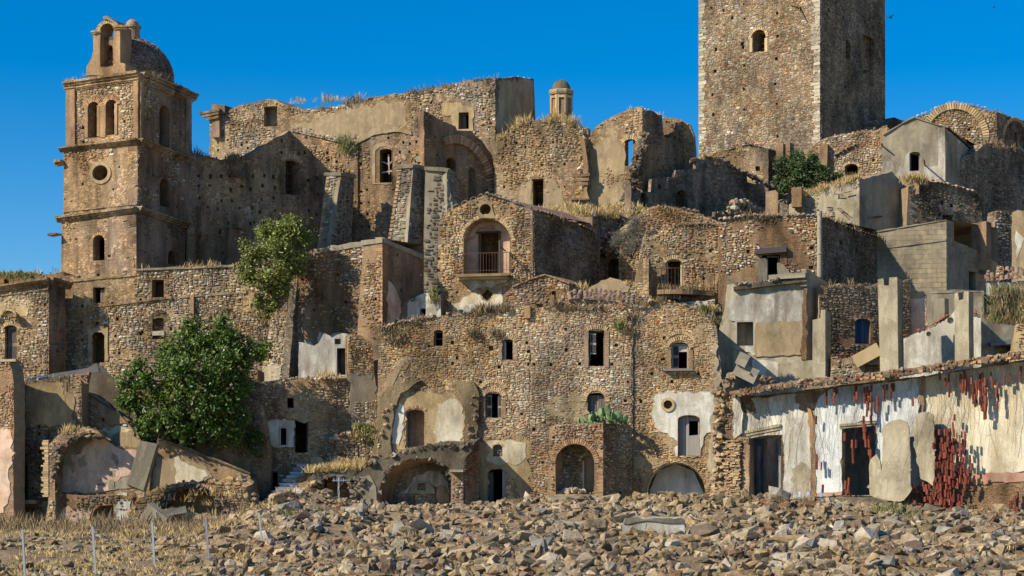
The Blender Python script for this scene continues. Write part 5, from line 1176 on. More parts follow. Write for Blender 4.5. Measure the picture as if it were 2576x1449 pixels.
wall(wg, o4, [(2466,960),(2620,960),(2620,838),(2576,826),(2500,808),(2466,800)], [('r',2500,868,2554,920,1.2)], t=.5, mat='cementlight', jag=.03, D=4, name='side_wall', roofmat='cement')
beam('lintel', wg, o4.at(2488, 868, .15), o4.at(2556, 858, .15), .22, 'woodgrey')
o5 = PL(2140, 122.5, -8)
bw = thing('low_broken_wall', 'low broken wall with tilted slabs between the two tall pillars', 'wall', o5.at(2150, 960))
wall(bw, o5, [(2088,1000),(2225,1000),(2225,905),(2210,880),(2160,900),(2150,893),(2090,900)], [('r',2176,918,2215,940,.5)], t=.5, mat='tan', jag=.1, stones=('pale',.14,.4)); beam('broken_slab', bw, o5.at(2150, 912, .2), o5.at(2212, 878, .2), .16, 'ochre', .7); tiles(bw, o5, [(2092,899),(2150,893)], 'clay', .25, .3, .1)
o6 = PL(2570, 117, -10)
sr = thing('slope_remnant', 'stony slope with yellow scrub at the right edge above the red fringed ruin', 'ruin', o6.at(2560, 880))
wall(sr, o6, [(2535,960),(2620,960),(2620,700),(2585,740),(2560,780),(2545,860)], t=1, mat='ochre', jag=.15, D=2, stones=('ochre',.14,.5)) 
for i in range(90): tuft('weed' if i % 2 else 'greenweed', o6.at(2510+random.uniform(-8,70), 790-random.uniform(-30,60), -.2), .6, 16, .5, .02)

# ============================================================ the main row of houses
m_ = PL(1330, 125, -6)
ROW = 'stone houses of the long front row'
H1 = thing('row_house', 'left house of the front row, with the yellow plastered wall above a broken vault', 'house', m_.at(1140, 1280), ROW)
MS = dict(t=.6, mat='facade', jag=.06, D=7, pt=.085)
wall(H1, m_, [(948,1320),(1333,1320),(1333,775),(1295,774),(1240,780),(1145,786),(1092,796),(1019,812),(962,826),(951,832)],
     [('s',1092,831,1114,870),('s',1264,854,1290,905),('s',1021,1030,1067,1130,.75),('s',1222,989,1261,1051),('s',1241,1120,1263,1147,.5),('s',1228,1180,1271,1283)],
     stones=('gold',.125,.74,.05), put=[(1079,870),(1138,862),(1235,876,.12),(1138,914),(1329,884),(1329,916),(1209,961),(1150,900),(1003,990),(1312,1041),(1327,1163),(1110,1005),(1256,923),(1325,862)],
     nostone=[[(975,1140),(1170,1130),(1168,1000),(1100,975),(985,1000)],[(1205,1290),(1330,1290),(1335,1110),(1210,1105)],[(935,1130),(1000,1130),(1000,930),(960,960)],[(1145,1130),(1204,1130),(1204,960),(1120,950)]], **MS)
H2 = thing('row_house', 'middle house of the front row, with the brick arched porch and prickly pear', 'house', m_.at(1450, 1280), ROW)
m2_ = m_.shift(.12)
wall(H2, m2_, [(1333,1320),(1592,1320),(1592,778),(1585,772),(1558,760),(1500,754),(1425,757),(1405,767),(1333,780)],
     [('r',1481,832,1520,921),('s',1478,988,1520,1055),], stones=('gold',.125,.80,.05), put=[(1423,828),(1424,880),(1328+15,916),(1386,917),(1458,915),(1440,1020),(1343,1080),(1539,916),(1528,868),(1573,1008),(1550,868),(1580,960),(1365,1163),(1560,1240),(1534,1150)],
     nostone=[[(1470,925),(1530,925),(1530,825),(1470,825)]], **MS)
H3 = thing('row_house', 'right house of the front row, round window in white plaster, painted vault at its foot', 'house', m_.at(1700, 1280), ROW)
VA = [(1626,1290)]+[(1700+74*math.cos(t), 1240-77*math.sin(t)) for t in np.linspace(math.pi*.98, .06, 15)]+[(1774,1290)]
wall(H3, m_, [(1592,1320),(1812,1320),(1806,1180),(1808,1000),(1815,940),(1806,860),(1802,805),(1775,790),(1762,784),(1715,764),(1680,760),(1655,754),(1620,770),(1605,790),(1592,800)],
     [('s',1689,861,1731,928),('c',1680,1018,11,.5),('s',1707,1046,1760,1146),('p',VA,1.9)], stones=('gold',.125,.74,.05), put=[(1671,850),(1670,903),(1665,904),(1740,880),(1757,940),(1612,1010),(1640,940),(1690,960)],
     nostone=[[(1640,1060),(1650,990),(1805,985),(1810,1160),(1770,1160),(1690,1140)],[(1785,985),(1812,985),(1812,850),(1795,850)]], **MS)
# vaulted whitewashed cellar: lining of the opening
vp = [m_.sz(*q) for q in VA]; V, Q = [], []
for o_ in (.02, -1.7):
    for s_, z in vp:
        c_, cz = m_.sz(1700, 1240); V.append((c_+(s_-c_)*.985, cz+(z-cz)*.985, o_))
n_ = len(vp)
for i in range(n_-1): Q.append((i, n_+i, n_+i+1, i+1))
A = np.array(V); mk('vault_lining', m_.W(A), [], M['bluewhite'], H3, np.column_stack([A[:, 2], A[:, 1]]), Q)
patch(H3, m_.shift(-1.7), [(1634,1300),(1768,1300),(1768,1235),(1745,1185),(1700,1166),(1655,1185),(1634,1235)], 'bluewhite', .02, 0, name='vault_end_wall', holes=[('r',1672,1253,1690,1290)])
patch(H3, m_.shift(-1.4), [(1690,1300),(1768,1300),(1768,1235),(1750,1195),(1730,1188),(1706,1210),(1692,1250)], 'white', .02, 0, name='inner_niche') if 0 else None
patch(H3, m_, [(1624,1285),(1640,1285),(1632,1240),(1640,1200),(1662,1172),(1700,1160),(1738,1170),(1764,1200),(1776,1240),(1790,1240),(1780,1190),(1750,1158),(1700,1148),(1655,1158),(1625,1190),(1610,1240)], 'greywhite', .03, .03, name='arch_band') if 0 else None
patch(H3, m_, [(1648,1062),(1636,1040),(1650,992),(1690,985),(1740,990),(1785,985),(1800,1010),(1798,1080),(1770,1100),(1762,1150),(1700,1148),(1704,1110),(1680,1090),(1660,1085)], 'white', .05, .08, holes=[('c',1680,1018,16),('s',1705,1044,1761,1150)], seg=.2)
pts = [(1680+17.5*math.cos(t), 1018+18*math.sin(t)) for t in np.linspace(0, 6.28, 20, endpoint=False)]
patch(H3, m_, pts, 'ochre', .12, .01, holes=[('c',1680,1018,11)], name='window_ring', seg=.6); beam('bar', H3, m_.at(1672, 1012, -.1), m_.at(1690, 1026, -.1), .04, 'iron')
patch(H3, m_, [(1780,1180),(1800,1240),(1806,1000),(1812,940),(1800,860),(1795,1000)], 'cementlight', .1, .08) 
patch(H3, m_, [(1595,1180),(1640,1180),(1690,1160),(1600,1150)], 'tanplaster', .03, .1)
# windows, doors and their boards
for pl, th, cu, cv, ru, rv, a0, a1, n_, w_ in ((m_,H1,1103,838,13,8,10,170,9,.16),(m_,H1,1277,862,16,9,10,170,12,.3),(m_,H1,1241,1000,23,15,10,170,14,.25),(m_,H1,1241,985,30,22,20,160,16,.2),(m_,H1,1044,1040,26,13,20,160,14,.15),(m_,H1,1252,1128,12,10,15,165,8,.14),
        (m2_,H2,1499,1010,24,28,0,180,17,.25),(m2_,H2,1500,838,26,10,25,155,12,.25),(m_,H3,1710,874,27,18,0,180,16,.22),(m_,H3,1710,870,36,30,10,170,20,.16)):
    arch(th, pl, cu, cv, ru, rv, a0, a1, n_, w_, .12, 'blkochre' if th is not H1 or cu > 1200 else 'blkbrick', .05)
for th, pl, u0, u1, v0, v1 in ((H2,m2_,1469,1480,832,925),(H2,m2_,1521,1532,832,925),(H1,m_,1254,1263,870,905),(H1,m_,1291,1302,870,905),(H1,m_,1212,1221,1005,1052),(H1,m_,1262,1272,1005,1052),(H3,m_,1677,1688,880,930),(H3,m_,1732,1743,880,930),(H1,m_,1082,1091,845,870),(H1,m_,1115,1122,845,870)):
    patch(th, pl, [(u0,v1),(u1,v1),(u1,v0),(u0,v0)], 'brick', .05, .015, name='jamb')
shutter(H1, m_, 1265, 858, 1272, 904, -.25, 'woodgrey'); frame(H1, m_, 1264, 857, 1290, 905, 2, -.35)
shutter(H1, m_, 1224, 994, 1236, 1051, -.25, 'woodgrey', 1, True); shutter(H1, m_, 1252, 994, 1261, 1051, -.2, 'woodgrey', 1, True)
shutter(H2, m2_, 1484, 838, 1499, 890, -.15, 'woodgrey', 1, True); frame(H2, m2_, 1481, 832, 1520, 921, 3, -.35, 'wood')
shutter(H2, m2_, 1479, 993, 1499, 1055, -.3, 'wood', 3); shutter(H2, m2_, 1500, 993, 1519, 1055, -.3, 'wood', 3)
frame(H3, m_, 1690, 864, 1731, 928, 3, -.25, 'woodgrey'); shutter(H3, m_, 1693, 867, 1707, 925, -.3, 'woodgrey', 1, True); pblk('sill', H3, m_, 1672, 928, 1744, 934, 'wood', .15, .4)
pblk('panel', H3, m_, 1693, 868, 1728, 884, 'woodgrey', -.3, .03)
for i in range(4): pblk('board', H3, m_, 1708+i*8.6, 1048, 1715.5+i*8.6, 1146, 'woodgrey', -.28, .05) if i < 3 else None
pblk('board', H3, m_, 1734, 1048, 1759, 1058, 'woodgrey', -.28, .05); pblk('board', H3, m_, 1734, 1095, 1759, 1146, 'woodgrey', -.28, .05); pblk('board', H3, m_, 1756, 1058, 1759, 1095, 'woodgrey', -.28, .05)
pblk('panel', H1, m_, 1241, 1122, 1263, 1147, 'wood', -.2, .03); pblk('bar', H1, m_, 1251, 1122, 1252.5, 1147, 'woodgrey', -.15, .03); pblk('bar', H1, m_, 1243, 1132, 1262, 1133.5, 'woodgrey', -.15, .03)
shutter(H1, m_, 1229, 1188, 1240, 1283, -.22, 'wooddark', 2); shutter(H1, m_, 1263, 1183, 1271, 1283, -.18, 'woodgrey', 1)
patch(H1, m_, [(1217,1285),(1226,1285),(1226,1190),(1235,1180),(1260,1178),(1272,1186),(1272,1177),(1250,1168),(1228,1172),(1218,1185)], 'ochre', .08, .02, name='door_surround')
frame(H1, m_, 1093, 834, 1114, 869, 2, -.3, 'wood', cross=True)
patch(H1, m_.shift(-.7), [(1030,1132),(1068,1132),(1068,1030),(1030,1035)], 'rust', .01, 0, name='niche_back')
# plaster coats
patch(H1, m_, [(988,1128),(1004,1132),(1018,1130),(1018,1035),(1030,1026),(1060,1026),(1070,1040),(1072,1133),(1164,1128),(1169,1080),(1170,1040),(1160,1012),(1150,1000),(1125,985),(1090,990),(1060,985),(1012,1002),(992,1030),(985,1080)], 'ochre', .03, .07, seg=.2)
patch(H1, m_, [(1098,1127),(1163,1125),(1168,1060),(1162,1020),(1145,1003),(1120,1010),(1100,1015),(1096,1060)], 'cream', .06, .08, seg=.2)
patch(H1, m_, [(985,1115),(1003,1120),(1012,1095),(1017,1040),(1015,1020),(1004,1012),(996,1040),(988,1080)], 'white', .06, .06, seg=.2)
patch(H1, m_, [(1207,1285),(1222,1286),(1226,1200),(1236,1174),(1262,1172),(1276,1190),(1300,1220),(1322,1270),(1332,1240),(1335,1112),(1280,1106),(1240,1108),(1206,1110)], 'ochre', .03, .08, holes=[('s',1240,1118,1264,1148)], seg=.25)
patch(H1, m_, [(1225,1160),(1300,1170),(1325,1150),(1325,1115),(1270,1110),(1225,1112)], 'cream', .05, .1, holes=[('s',1239,1117,1265,1149)], seg=.25)
patch(H1, m_, [(962,1000),(1000,945),(1040,900),(1010,900),(975,940)], 'tanplaster', .03, .1); patch(H2, m2_, [(1420,1060),(1470,1060),(1470,1000),(1400,990),(1360,1030)], 'tanplaster', .025, .15)
patch(H1, m_, [(1230,1285),(1330,1290),(1330,1260),(1290,1240),(1276,1250)], 'tan', .07, .1) if 0 else None
# raised grey stucco ribs of the fallen vault
patch(H1, m_, [(938,1180),(985,1150),(984,1100),(990,1030),(1010,990),(1040,970),(1062,958),(1035,955),(1000,965),(968,985),(955,1010),(945,1060),(940,1100)], 'rib', .25, .06, name='vault_springing', seg=.28)
patch(H1, m_, [(1172,1112),(1202,1105),(1206,1050),(1206,990),(1190,960),(1145,955),(1152,975),(1166,1010),(1172,1050),(1168,1090)], 'rib', .25, .06, name='vault_springing', seg=.28)
# broken vault in front
vb = m_.shift(2.1); vbs = vb.turn(1168, 62)
BV = thing('broken_vault', 'dark cement vault broken open, like a cave, in front of the yellow plastered wall', 'vault', vb.at(1050, 1285))
BO = [(900,1310),(1168,1310),(1168,1160),(1196,1112),(1150,1122),(1110,1120),(1065,1130),(1010,1140),(965,1155),(930,1172),(905,1190),(895,1240)]
BHo = [(950,1312),(950,1250),(958,1215),(975,1185),(1000,1165),(1035,1153),(1075,1152),(1105,1162),(1125,1180),(1134,1205),(1136,1312)]
wall(BV, vb, BO, [('p',BHo)], t=.55, mat='darkcem', jag=.05, seg=.3)
# inside: sloping vault soffit going back to the house wall
V, Q = [], []
ps_ = [vb.sz(*q) for q in BHo]; cc = np.array(ps_).mean(0)
for o_, k_ in ((-.05, 1.0), (-2.3, .86)):
    for s_, z in ps_: V.append((cc[0]+(s_-cc[0])*k_+(.35 if o_ < -1 else 0), z-(.25 if o_ < -1 and z > cc[1] else 0), o_))
n_ = len(ps_)
for i in range(n_-1): Q.append((i, i+1, n_+i+1, n_+i))
A = np.array(V); mk('vault_soffit', vb.W(A), [], M['brick'], BV, A[:, [2, 1]], Q)
lin = vb.shift(-1.9)
wall(BV, lin, [(940,1312),(1150,1312),(1150,1150),(940,1150)], [('r',1051,1215,1070,1234,.5),('r',1040,1244,1095,1310,1.4)], t=.2, mat='grey', jag=0, name='inner_wall')
patch(BV, lin, [(1000,1250),(1040,1200),(1075,1185),(1115,1195),(1132,1240),(1100,1225),(1060,1210),(1025,1240)], 'greywhite', .02, .1)
patch(BV, lin, [(1030,1243),(1095,1243),(1094,1230),(1080,1214),(1060,1210),(1042,1216),(1033,1230)], 'cement', .1, .02, holes=[('r',1051,1215,1070,1234)], name='oven_hood')
patch(BV, lin, [(1097,1300),(1133,1300),(1130,1250),(1120,1225),(1105,1220),(1098,1240)], 'brick', .1, .04, name='brick_jamb')
# sloped roof of the vault back to the wall, thick cement
V = []; tp = [(1196,1112),(1150,1122),(1110,1120),(1065,1130),(1010,1140),(965,1155),(930,1172)]
for q in tp: s_, z = vb.sz(*q); V += [(s_, z, 0), (s_+.05, z+.35, -2.0)]
A = np.array(V); mk('vault_top', vb.W(A), [], M['darkcem'], BV, A[:, [0, 2]], [(2*i, 2*i+1, 2*i+3, 2*i+2) for i in range(len(tp)-1)])
rubble_strip(BV, tp, 8, 60, 'dark', .34, vb, -.05); rubble_strip(BV, BHo[1:-1], 6, 70, 'dark', .26, vb, -.05)
rubble_strip(BV, [(905,1200),(898,1240),(915,1290)], 14, 40, 'dark', .4, vb, .05); rubble_strip(BV, [(940,1180),(950,1120),(965,1060),(985,1010)], 10, 50, 'ochre', .28, m_, .25); rubble_strip(BV, [(1185,1110),(1195,1050),(1200,990)], 10, 40, 'ochre', .26, m_, .25)
wall(BV, vb.shift(.15), [(1134,1300),(1166,1300),(1166,1192),(1160,1183),(1136,1185)], t=.8, mat='brick', jag=.04, name='brick_pier', stones=('ochre',.13,.4)); pblk('cap', BV, vb.shift(.2), 1133, 1182, 1168, 1188, 'concrete', 0, .9)
wall(BV, vbs, [(1168,1312),(1206,1312),(1206,1118),(1196,1112),(1168,1160)], t=.4, mat='rust', jag=.03, name='side_wall', stones=('bricky',.13,.7))
wall(BV, vb.shift(.05), [(904,1312),(948,1312),(946,1225),(930,1195),(905,1200)], t=1.2, mat='cement', jag=.05, name='left_pier')
for i in range(60):
    f = random.random(); tuft('dry', vb.at(1000+f*170, 1137-f*14, random.uniform(-1.8,-1.2)), .35, 12, .3, .016)
# porch of brick with arch
pf = m2_.shift(1.7); pfs = pf.turn(1515, 60)
PO = thing('arched_porch', 'brick and stone porch with a round arch and prickly pear growing on top', 'porch', pf.at(1450, 1270))
PA = [(1398,1243),(1397,1180)]+[(1446+49*math.cos(t), 1165-48*math.sin(t)) for t in np.linspace(math.pi*.98, .02, 13)]+[(1495,1180),(1497,1243)]
wall(PO, pf, [(1372,1300),(1517,1300),(1517,1110),(1515,1064),(1470,1064),(1400,1068),(1382,1074),(1380,1120),(1386,1160),(1378,1200)], [('p',PA)], t=.6, mat='brick', jag=.05, ext=pfs.d, D=Dto(pfs,1550), skip=('right',), stones=('bricky',.13,.62), put=[(1393,1100),(1510,1142)])
arch(PO, pf, 1446, 1165, 49, 49, 0, 180, 30, .26, .3, 'blkbrick', .06)
wall(PO, pfs, [(1515,1300),(1555,1300),(1549,1200),(1549,1068),(1515,1064)], t=.5, mat='rust', jag=.05, name='side_wall', stones=('warm',.14,.8))
ib = pf.shift(-1.3)
wall(PO, ib, [(1385,1300),(1505,1300),(1505,1105),(1385,1105)], [('s',1465,1148,1494,1234)], t=.3, mat='tan', jag=0, name='inner_wall', stones=('ochre',.14,.8))
arch(PO, ib, 1479, 1162, 17, 16, 0, 175, 13, .18, .1, 'blkochre', .05); shutter(PO, ib, 1464, 1158, 1470, 1234, -.05, 'woodgrey', 1)
blk('floor_slab', PO, pf.at(1446, 1262, .3), (2.9, 1.5, .42), 'concrete', pf.ang); blk('threshold', PO, pf.at(1440, 1250, -.3), (2.6, 1.2, .12), 'concrete', pf.ang)
rubble_strip(PO, [(1400,1240),(1430,1232),(1462,1238)], 8, 30, 'pale', .34, pf, -.5); rubble_strip(PO, [(1375,1270),(1440,1280),(1510,1270)], 8, 40, 'ochre', .4, pf, .1)
quoins(PO, pf, 1517, 1290, 1066, 'blkbrick', -1, .09, .2, .45)
# pediment of dark earth and roof tiles along the row
crest(H1, m_, [(951,832),(1019,812),(1092,796),(1145,786),(1295,774)], 'warm', .24, 4, .0, 'weed', .5, 34, hang=.55)
tiles(H1, m_, [(962,826),(1019,811),(1092,795)], 'tile', .26, .4, .15); crest(H1, m_, [(1200,778),(1290,770)], 'bricky', .16, 3, -.3, 'weed', .35, 12)
tiles(H2, m2_, [(1405,766),(1425,757),(1500,754),(1558,760),(1590,775)], 'darktile', .25, .45, .2, rows=4, rowstep=.4, tilt=.45)
crest(H2, m2_, [(1335,780),(1405,768),(1590,776)], 'warm', .22, 3, .05, 'weed', .45, 26, hang=.7)
wall(H2, m2_.shift(.2), [(1319,800),(1334,800),(1334,768),(1319,772)], t=.6, mat='brick', jag=.02, name='chimney')
crest(H3, m_, [(1592,800),(1620,770),(1655,754),(1715,764),(1762,784),(1802,805)], 'warm', .24, 3, -.1, 'weed', .4, 10)
tiles(H3, m_, [(1630,766),(1655,755)], 'tile', .4, .6, .3); 
for u, v, k_ in ((1555,818,'greenweed'),(1560,830,'greenweed'),(1590,800,'weed'),(1580,835,'weed'),(1188,842,'weed'),(1245,840,'weed'),(1795,780,'dry'),(1785,785,'greenweed'),(1800,810,'weed'),(1770,783,'greenweed')):
    for i in range(9): tuft(k_, m_.at(u+random.uniform(-7,7), v+random.uniform(-7,7), .15), .4, 12, .3, .02)
for u, v, r_ in ((1000,850,.9),(990,860,.7)):
    for i in range(30): tuft('weed', m_.at(u+random.uniform(-30,30), v+random.uniform(-25,10), .05), .3, 10, .3, .02)

# ============================================================ dark house left of the row, stairs, cave
d1 = PL(900, 127.8, 12)
dh = thing('dark_stone_house', 'shaded stone house with a black doorway at the head of the stone stairs', 'house', d1.at(760, 1180))
wall(dh, d1, [(585,1330),(960,1330),(955,1010),(880,960),(870,950),(800,948),(700,955),(612,960),(590,975)], [('r',723,1001,739,1026),('r',703,1075,723,1119),('r',742,1057,775,1139),('r',672,1188,698,1246)], t=.6, mat='tan', jag=.07, D=5, stones=('warm',.13,.6), put=[(690,1085)],
     nostone=[[(675,1140),(742,1140),(742,1050),(675,1060)]])
patch(dh, d1, [(690,1125),(740,1125),(740,1058),(692,1054),(672,1060),(668,1100)], 'white', .04, .05, holes=[('r',703,1073,724,1120)]); patch(dh, d1, [(700,1050),(742,1055),(800,1060),(780,1000),(745,985),(700,1000)], 'tanplaster', .02, .12, holes=[('r',722,1000,740,1027)])
arch(dh, d1, 731, 1008, 11, 10, 0, 180, 9, .14, .1, 'blkbrick', .03); frame(dh, d1, 703, 1074, 723, 1120, 3, .05, 'woodgrey', .1, 'window_frame'); frame(dh, d1, 742, 1057, 775, 1139, 3, -.3)
crest(dh, d1, [(612,960),(700,953),(870,948)], 'warm', .2, 3, .3, 'dry', .55, 30, hang=.1); crest(dh, d1, [(700,958),(875,950)], 'pale', .22, 4, .3, None)
wall(dh, d1.shift(.3), [(882,1090),(950,1090),(952,1000),(944,960),(936,862),(926,856),(910,845),(885,841),(876,842),(878,940),(890,1000)], t=1.2, mat='tan', jag=.05, name='brick_post', stones=('warm',.13,.9), nostone=[[(885,1010),(945,1000),(940,945),(885,945)]])
patch(dh, d1.shift(.3), [(884,1060),(945,1060),(948,1000),(938,940),(908,925),(880,945)], 'cement', .03, .08)
# upper white house
d2 = PL(870, 131.2, -6)
uw = thing('whitewashed_remnant', 'whitewashed wall remnant with a black door beside the brick cornered pier', 'house', d2.at(820, 945))
wall(uw, d2, [(748,1010),(882,1010),(882,842),(860,838),(835,850),(815,838),(790,870),(752,860)], [('r',845,874,873,943,1.5),('r',842,852,857,866,.5)], t=.4, mat='greywhite', jag=.06, seg=.25)
frame(uw, d2, 845, 873, 873, 943, 3, .03, 'woodgrey', .1, 'door_frame')
# stairs: each step a slab
st_ = thing('stone_stairs', 'flight of grey stone steps climbing right to the black doorway', 'stairs', P(710, 1268, 124.5))
for i in range(10):
    u = 700+i*8.6; v = 1258-i*9.6; Y = 124.2+i*.28
    blk('step', st_, P(u, v, Y), (1.5-.02*i, .42, .19), 'stonestep', R(8), R(random.uniform(-2, 2)))
wall(st_, PL(668, 125.4, 0), [(672,1320),(782,1320),(782,1180),(760,1195),(690,1262),(672,1272)], t=.8, mat='tan', jag=.05, name='base', stones=('ochre',.13,.6))
wall(st_, PL(780, 126.2, 0), [(779,1240),(816,1240),(812,1155),(800,1148),(782,1152)], t=.5, mat='tanplaster', jag=.04, name='parapet_end')
# ruined cave cell between stairs and vault
c1 = PL(890, 124.4, -5)
cc_ = thing('cave_cell', 'dark arched cave opening in grey rubble left of the broken vault, grass on its roof', 'cave', c1.at(840, 1290))
CA = [(789,1300),(789,1260)]+[(841+52*math.cos(t), 1255-58*math.sin(t)) for t in np.linspace(math.pi*.95, .05, 11)]+[(893,1300)]
wall(cc_, c1, [(752,1320),(912,1320),(912,1190),(900,1178),(870,1182),(800,1185),(775,1200),(760,1230)], [('p',CA)], t=1.0, mat='darkcem', jag=.09, D=3.5)
rubble_strip(cc_, CA[1:-1], 8, 50, 'dark', .32, c1, .0)
for i in range(130):
    f = random.random(); tuft('dry', c1.at(775+f*135, 1188-f*8+random.uniform(-5,3), random.uniform(-1.5,.1)), .5, 12, .4, .02)
rubble_strip(cc_, [(755,1300),(765,1240),(785,1205)], 12, 50, 'ochre', .5, c1, .1)
c2 = PL(930, 126.0, -5)
cb = thing('rubble_shoulder', 'crumbling stone and brick shoulder wall between the dark house and the broken vault', 'wall', c2.at(880, 1190))
wall(cb, c2, [(820,1300),(960,1300),(955,1060),(935,1062),(918,1065),(900,1080),(895,1090),(850,1095),(842,1130),(825,1165)], t=.8, mat='rust', jag=.08, D=2, stones=('warm',.14,.85))
arch(cb, c2, 845, 1185, 30, 25, 40, 150, 10, .3, .15, 'blkbrick', .05); rubble_strip(cb, [(835,1110),(850,1095),(900,1088),(935,1065)], 8, 40, 'warm', .35, c2, -.1)
for i in range(70): tuft('greenweed' if i % 3 else 'dry', c2.at(random.uniform(900,945), random.uniform(1070,1110), .2), .35, 12, .3, .02)
for i in range(60): tuft('dry', c2.at(random.uniform(850,930), random.uniform(1165,1190), .5), .5, 12, .4, .02)
# ============================================================ far left house with cornice
l1 = PL(123, 135.4, -14); l1s = l1.turn(123, 50)
LH = thing('corniced_house', 'stone house with a moulded cornice and a shuttered window at the left edge', 'house', l1.at(60, 930))
wall(LH, l1, [(-60,1010),(123,1010),(123,702),(60,712),(-60,728)], [('s',12,816,42,908)], t=.7, mat='tan', jag=.03, ext=l1s.d, D=Dto(l1s,165), skip=('right',), stones=('pale',.14,.68), put=[(113,767),(51,864)])
wall(LH, l1s, [(123,1010),(165,1010),(165,712),(123,702)], t=.6, mat='rust', jag=.03, name='side_wall', stones=('dark',.14,.3)); 
cornice(LH, l1, (-60,728), (126,699), .38, .45, 'tan', steps=3); cornice(LH, l1s, (123,699), (174,713), .38, .45, 'tan', steps=3); cornice(LH, l1, (-60,752),(123,726), .12, .1, 'tan')
patch(LH, l1, [(-20,800),(45,800),(90,770),(80,745),(-20,765)], 'ochre', .03, .1); arch(LH, l1, 26, 828, 17, 10, 10, 170, 12, .2, .1, 'blkochre', .04)
arch(LH, l1, 24, 812, 22, 30, 0, 180, 18, .12, .4, 'blkochre', .2); blk('hood_stone', LH, l1.at(43, 796, .4), (.5, .5, .2), 'tan', l1.ang)
shutter(LH, l1, 18, 822, 41, 908, -.35, 'wood', 1, True); frame(LH, l1, 16, 818, 42, 908, 2.5, -.3, 'wood'); pblk('sill', LH, l1, -10, 905, 46, 911, 'cementlight', .2, .4)
lb = PL(60, 138, -10)
bl = thing('back_wall', 'low ruined wall on the skyline behind the corniced house, left of the bell tower', 'wall', lb.at(60, 720))
wall(bl, lb, [(-60,800),(160,800),(160,683),(115,690),(100,688),(40,683),(-60,686)], [('s',10,700,22,716,.5)], t=.7, mat='rust', jag=.05, D=3, stones=('warm',.14,.5))
crest(bl, lb, [(-60,686),(150,686)], 'warm', .15, 2, -.2, 'dry', .6, 3, hang=0)
for i in range(26): tuft('greenweed', lb.at(random.uniform(18,88), random.uniform(694,708), .6), .4, 16, .4, .03)

# ============================================================ ruins at lower left
x1 = PL(205, 124.5, -9)
XA = thing('plaster_house', 'roofless ochre plastered house with a small high window and a black door at its foot', 'house', x1.at(110, 1280))
wall(XA, x1, [(32,1330),(165,1330),(190,1250),(205,1110),(205,962),(190,950),(120,955),(35,965)], [('r',44,976,61,1030),('r',46,1143,70,1255)], t=.6, mat='tan', jag=.05, D=1.2, skip=('top',), stones=('pale',.13,.8), put=[(98,1073),(145,1067),(99,1091),(100,1137),(98,1177),(83,1228),(172,1010)], nostone=[[(40,1070),(188,1065),(188,960),(40,960)],[(32,1140),(60,1140),(60,1080),(32,1080)]])
patch(XA, x1, [(64,1076),(110,1070),(180,1075),(186,1060),(188,1000),(168,985),(168,966),(110,962),(66,968)], 'tanplaster', .05, .05, holes=[('r',44,974,62,1032)]); patch(XA, x1, [(66,1030),(72,1050),(90,1070),(180,1070),(160,990),(160,965),(70,968)], 'ochre', .07, .1)
frame(XA, x1, 44, 976, 61, 1030, 2.5, .02, 'wooddark', .1); pblk('sill', XA, x1, 33, 1030, 78, 1036, 'cementlight', .1, .3); frame(XA, x1, 47, 1144, 70, 1254, 3, -.2, 'wooddark', .1, cross=False); pblk('panel', XA, x1, 48, 1144, 69, 1170, 'wood', -.25, .04)
blk('balcony_slab', XA, x1.at(58, 1264, .5), (2.3, 1.0, .2), 'rust', x1.ang); cornice(XA, x1, (38,1128),(72,1122), .12, .15, 'cementlight', 'lintel', 1)
crest(XA, x1, [(35,965),(120,955),(200,950)], 'bricky', .2, 4, -.2, 'weed', .4, 8)
beam('pipe', XA, x1.at(170, 1010, .1), x1.at(174, 1078, .1), .08, 'blkbrick') if 0 else None
x0 = PL(34, 122.6, -25)
XB = thing('pink_end_wall', 'tall thin end wall with flaking pink plaster at the left edge of the picture', 'ruin', x0.at(10, 1300))
wall(XB, x0, [(-60,1340),(34,1340),(34,960),(30,930),(22,915),(-60,915)], t=.8, mat='rust', jag=.06, D=1.0, stones=('bricky',.13,.6), nostone=[[(-60,1300),(30,1300),(30,1080),(-60,1080)]])
patch(XB, x0, [(-60,1290),(10,1290),(28,1240),(22,1180),(30,1150),(28,1085),(10,1075),(-60,1095)], 'pink', .04, .08); crest(XB, x0, [(-40,915),(22,915),(34,960)], 'warm', .22, 4, -.2, None)
# house under it, dark gallery
wall(XA, x1.shift(.2), [(-20,1340),(165,1340),(165,1262),(-20,1262)], [('r',5,1275,110,1335,1.5)], t=.5, mat='cement', jag=.05, name='basement_wall') 
x2 = PL(240, 129.0, 14)
XG = thing('shaded_gable', 'dark gable wall in shade with old boards on its roof, left of the big tree', 'house', x2.at(240, 1100))
wall(XG, x2, [(150,1200),(355,1200),(345,1050),(310,985),(290,955),(262,925),(242,913),(215,928),(185,950),(150,958)], t=.5, mat='cement', jag=.04, D=2.5, roofmat='roof')
patch(XG, x2, [(196,1070),(330,1060),(320,1000),(285,955),(245,920),(215,930),(200,960)], 'tanplaster', .02, .1)
xr = PL(150, 126.2, -6)
for (a, b, c_, d) in ((68,960,128,944),(100,958,150,945),(128,952,205,932),(140,948,240,926)): beam('roof_board', XG, xr.at(a, b, .3), xr.at(c_, d, -.6), .1, 'woodgrey', .3)
wall(XG, xr, [(50,1010),(210,1010),(225,935),(160,948),(90,956),(50,966)], t=.5, mat='rust', jag=.06, name='eave_wall', stones=('bricky',.13,.6)); crest(XG, xr, [(60,962),(225,938)], 'bricky', .18, 5, .0, 'dry', .35, 10)
x3 = PL(230, 126.0, -12)
XS = thing('stair_wall', 'sloping rubble wall with a brick edge running down behind the pink vaulted room', 'wall', x3.at(280, 1150))
